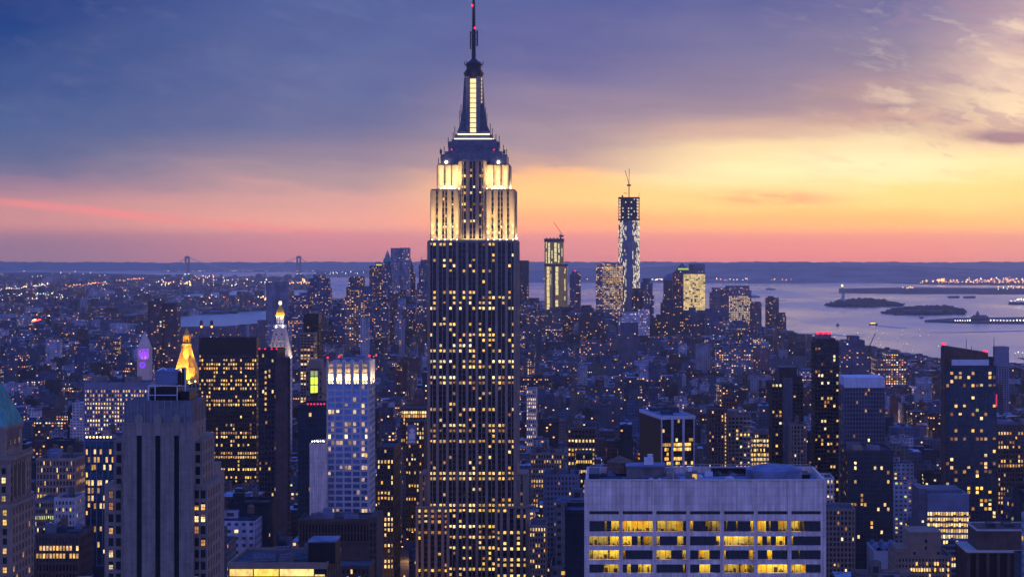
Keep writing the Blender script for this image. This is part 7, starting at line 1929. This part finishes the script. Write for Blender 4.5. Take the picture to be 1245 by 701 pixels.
# ---- all the others as one mass per district
for zone, nm, lb in (('grid', 'city_blocks', 'mass of low dark city blocks with scattered lit windows between the towers'), ('down', 'far_city_blocks', 'crowded far blocks at the foot of the distant skyscraper clusters'), ('brooklyn', 'outer_city_blocks', 'low flat city beyond the river fading into haze on the left')):
    rows = []; tk = []
    for i, l in enumerate(LOTS):
        if l[10] != zone or i in indset: continue
        x0, x1, y0, y1, h = l[:5]; zg = -drop(y0) - 1; w = x1 - x0; dp = y1 - y0
        unseen = y0 < 1300 and AREA.get(i, 0) < 6
        if unseen: h *= .72
        rows.append(lot_row(l, zg, zg + 1 + h))
        if y0 < 4500 and not unseen and R_.random() < .75:
            a, c = R_.uniform(x0 + .5, x1 - w * .4), R_.uniform(y0 + 1, y1 - dp * .4)
            q = lot_row(l, zg + h, zg + 1 + h + R_.uniform(2, 5), a, a + w * R_.uniform(.2, .38), c, c + dp * R_.uniform(.2, .38), lit=0); q[14] = q[15] = 300; rows.append(q)
        if y0 < 3000 and not unseen and R_.random() < .4:
            a, c = R_.uniform(x0 + 1, x1 - 4), R_.uniform(y0 + 1, y1 - 4)
            q = lot_row(l, zg + h + 2.5, zg + h + 6.5, a, a + 3.2, c, c + 3.2, lit=0); q[6:9] = (.12, .08, .06); q[14] = q[15] = 300; rows.append(q)
        if zone != 'brooklyn' and y0 > 1700 and h > 40 and R_.random() < .5:
            q = lot_row(l, zg + h, zg + 1 + h * 1.12, x0 + w * .2, x1 - w * .15, y0 + dp * .2, y1 - dp * .1); rows.append(q)
    o = mesh_obj(nm, boxes_mesh(nm, rows)); tag(o, lb, 'city blocks', kind='stuff')

# ------------------------------------------------------------------ lamps of the far districts, roads, cars
def lamp_field(name, label, spec, seed):
    """street lamps too many to count: each a thin post with a glowing head"""
    r = random.Random(seed); mb = MB()
    def lamp(px, py, s, m):
        d = gd(py); x = X(px, d); z = -drop(d) + 3; h = 11 + s * 3
        mb.box(x - .15, x + .15, d, d + .3, z, z + h); mb.cyl(x, d, z + h, z + h + s, s * .5, s * .8, 6, m); mb.cyl(x, d, z + h + s, z + h + 2 * s, s * .8, s * .3, 6, m)
    for f in spec: f(r, lamp)
    o = mb.build(name, [MT['darksteel'], LAMP['orange'], LAMP['white'], LAMP['warm'], LAMP['red'], lampmat('greenish_lamp', (.6, 1, .5), 5)]); tag(o, label, 'street lamps', kind='stuff')
def sc(n, x0, x1, y0, y1, s0, s1, ms):
    def f(r, lamp):
        for _ in range(n):
            py = r.uniform(y0, y1); lamp(r.uniform(x0, x1), py, r.uniform(s0, s1) * gd(py) / 9000, r.choice(ms))
    return f
def row(n, xa, ya, xb, yb_, s, ms, jit=.6):
    def f(r, lamp):
        for i in range(n):
            t = (i + r.uniform(-.3, .3)) / n; py = ya + (yb_ - ya) * t + r.uniform(-jit, jit); lamp(xa + (xb - xa) * t, py, s * r.uniform(.6, 1.5) * gd(py) / 9000, r.choice(ms))
    return f
lamp_field('street_lamps', 'countless street lamps of the low city across the river on the left', [
    sc(240, -60, 190, 345, 368, .6, 1.7, [1, 2, 3, 1]), sc(170, -60, 185, 368, 440, .6, 1.5, [1, 3, 2, 1]), sc(48, 0, 175, 372, 425, 1.5, 2.6, [1, 3]),
    row(46, 84, 352, 176, 342, 1.8, [1, 1, 3, 4]), row(30, 0, 357, 60, 350, 1.7, [2, 3]), row(20, 0, 364, 66, 362, 1.9, [2, 5, 2]), row(24, 0, 370, 84, 366, 1.4, [3, 1, 2]),
    sc(10, 196, 212, 347, 351, 1.6, 3.2, [1, 3]), sc(9, 220, 232, 347, 351.5, 1.6, 3.4, [1, 3]), sc(70, 190, 330, 341, 352, 1, 2.6, [1, 2, 3]), sc(28, 346, 376, 346.5, 349.5, 1.3, 2.6, [1, 3, 1]), sc(6, 366, 374, 342, 348, 2, 3.6, [1, 3]),
    sc(60, 225, 330, 364, 376, .8, 2.2, [1, 3, 2, 4]), sc(16, 312, 324, 366, 372, 2, 3.5, [3, 1, 2]), sc(20, 235, 262, 338, 345, 1.4, 2.8, [1, 3]), sc(16, 0, 130, 332, 340, 1, 2, [2, 3])], 11)
lamp_field('harbour_lamps', 'glowing harbour and shore lamps beyond the bay on the right', [
    sc(150, 1118, 1300, 344, 347.8, 1.1, 2.3, [1, 3, 1]), sc(14, 1138, 1148, 343, 347, 2.0, 3.6, [1, 3]), sc(60, 1175, 1245, 340.5, 344.5, 1.3, 2.6, [1, 3, 2]), sc(26, 870, 912, 341, 344.3, 1.2, 2.4, [3, 1, 2]), sc(14, 935, 962, 342, 344.3, 1, 2, [1, 3]), sc(14, 790, 808, 342.5, 344, 1, 2, [3, 2]), sc(10, 640, 720, 341, 343.5, 1.2, 2.2, [3, 1]),
    sc(16, 1213, 1245, 351, 356, 1.3, 2.8, [1, 3, 5]), sc(8, 1090, 1120, 353, 356, 1.2, 2.2, [3, 1]), row(26, 1228, 370.6, 1300, 370.8, 2.2, [2], .3), sc(24, 800, 1245, 330, 341, .8, 1.6, [3, 2, 1]), sc(30, 380, 520, 333.6, 336, 1, 2, [2, 3]), row(14, 1228, 437, 1300, 437.5, 1.8, [5, 2], 1.2)], 12)
lamp_field('street_lamps', 'scattered street and roof lamps among the low roofs of the middle city', [
    sc(260, 640, 1145, 405, 510, .5, 1.3, [1, 2, 2, 3, 3]), sc(110, 380, 520, 400, 500, .5, 1.3, [1, 2, 2, 3]), sc(130, 0, 320, 425, 530, .5, 1.2, [1, 3, 2, 2])], 13)

# an elevated highway ramp on the left with a queue of red tail lamps, and cars on it
def highway():
    ya, yb_ = 397.0, 386.5; pa, pb = 34.0, 71.0
    da, db = gd(ya), gd(yb_); A = Vector((X(pa, da), da, 14 - drop(da))); B = Vector((X(pb, db), db, 14 - drop(db)))
    mb = MB(); sdir = (B - A).normalized(); s = Vector((sdir.y, -sdir.x, 0)).normalized() * 14
    up = Vector((0, 0, 1.4))
    v = [A - s, A + s, B + s, B - s]
    mb.face([tuple(q) for q in v]); mb.face([tuple(q - up) for q in v[::-1]])
    for i in range(4): j = (i + 1) % 4; mb.face([tuple(v[i] - up), tuple(v[j] - up), tuple(v[j]), tuple(v[i])])
    n = 9
    for i in range(n):
        c = A.lerp(B, (i + .5) / n); mb.box(c.x - 2, c.x + 2, c.y - 2, c.y + 2, -drop(c.y), c.z - 1.3)
    o = mb.build('road', MT['roof']); tag(o, 'raised highway ramp crowded with tail lamps on the far left', 'road', kind='structure')
    car = MB(); car.box(-1.0, 1.0, -2.4, 2.4, .35, 1.0); car.frus(0, .2, 1.0, 1.6, 1.8, 2.8, 1.4, 1.9)
    for sx in (-.8, .8):
        for sy in (-1.5, 1.5): car.box(sx - .15, sx + .15, sy - .35, sy + .35, 0, .5)
    cme = car.mesh('car', MT['dark'])
    tl = MB(); tl.box(-1.3, 1.3, -2.75, -2.41, .5, 1.7); tme = tl.mesh('tail_lamps', lampmat('tail_lamp_glow', (1, .06, .03), 14))
    hl = MB(); hl.box(-1.3, 1.3, -2.75, -2.41, .4, 1.6); hme = hl.mesh('headlamps', lampmat('headlamp_glow', (1, .62, .25), 20))
    ang = math.atan2(-(B - A).x, (B - A).y)
    for lane, off in enumerate((-10, -6.5, -3, 3.5, 7, 10.5)):
        for k in range(22):
            c = A.lerp(B, (k + rnd.uniform(.1, .9)) / 22) + s.normalized() * off
            o = bpy.data.objects.new('car', cme); C.objects.link(o); o.location = c; o.rotation_euler = (0, 0, ang)
            if lane < 2: tag(o, 'tiny car with glowing headlamps on the far raised highway ramp', 'car', 'cars coming down the far ramp')
            else: tag(o, 'tiny car with glowing red tail lamps on the far raised highway ramp', 'car', 'cars queueing up the far ramp')
            t = bpy.data.objects.new('headlamps' if lane < 2 else 'tail_lamps', hme if lane < 2 else tme); C.objects.link(t); t.parent = o
highway()

# avenues as paved strips a kerb below the pavements
mb = MB()
for a in AVE:
    y = 500.0
    while y < 4400:
        mb.face([(a - 9, y, .5 - drop(y)), (a + 9, y, .5 - drop(y)), (a + 9, y + 100, .5 - drop(y + 100)), (a - 9, y + 100, .5 - drop(y + 100))]); y += 100
o = mb.build('road', mat('asphalt', (.05, .05, .052), .85, .3, .05)); tag(o, 'straight asphalt avenues running between the city blocks', 'road', kind='structure')
# street lamps along the avenues: posts with warm heads whose light spills up the walls
mb = MB(); mh = MB(); lampspots = []
for a in AVE:
    y = 1080.0
    while y < 3300:
        for s_ in (-11, 11):
            x, yy = a + s_, y + (20 if s_ > 0 else 0); px = CX + F * x / yy
            if -40 < px < 1285:
                z = -drop(yy) + .4; mb.box(x - .12, x + .12, yy - .12, yy + .12, z, z + 9); mb.box(min(x, x - s_ * .2), max(x, x - s_ * .2), yy - .1, yy + .1, z + 8.8, z + 9); mh.box(x - s_ * .22 - .5, x - s_ * .22 + .5, yy - .4, yy + .4, z + 8.45, z + 8.78)
                if s_ > 0: lampspots.append((x - 11, yy, z + 9.5))
        y += 40
PO = mb.build('street_lamps', MT['darksteel']); tag(PO, 'street lamps lining the avenues deep between the blocks', 'street lamps', kind='stuff')
mh.build('lamp_head', LAMP['orange'], PO)
for k, c in enumerate(lampspots):
    if k % 3 == 0 and c[1] < 2800:
        l = bpy.data.lights.new('street_glow', 'POINT'); l.energy = 24000; l.color = (1, .5, .18); l.shadow_soft_size = 1.0
        o = bpy.data.objects.new('street_glow', l); C.objects.link(o); o.location = c; o.parent = PO
print('street lights', len(lampspots)); print('lots', len(LOTS), 'individual', len(IND), 'smallest', AREA[IND[-1]], 'objects', len(bpy.data.objects))
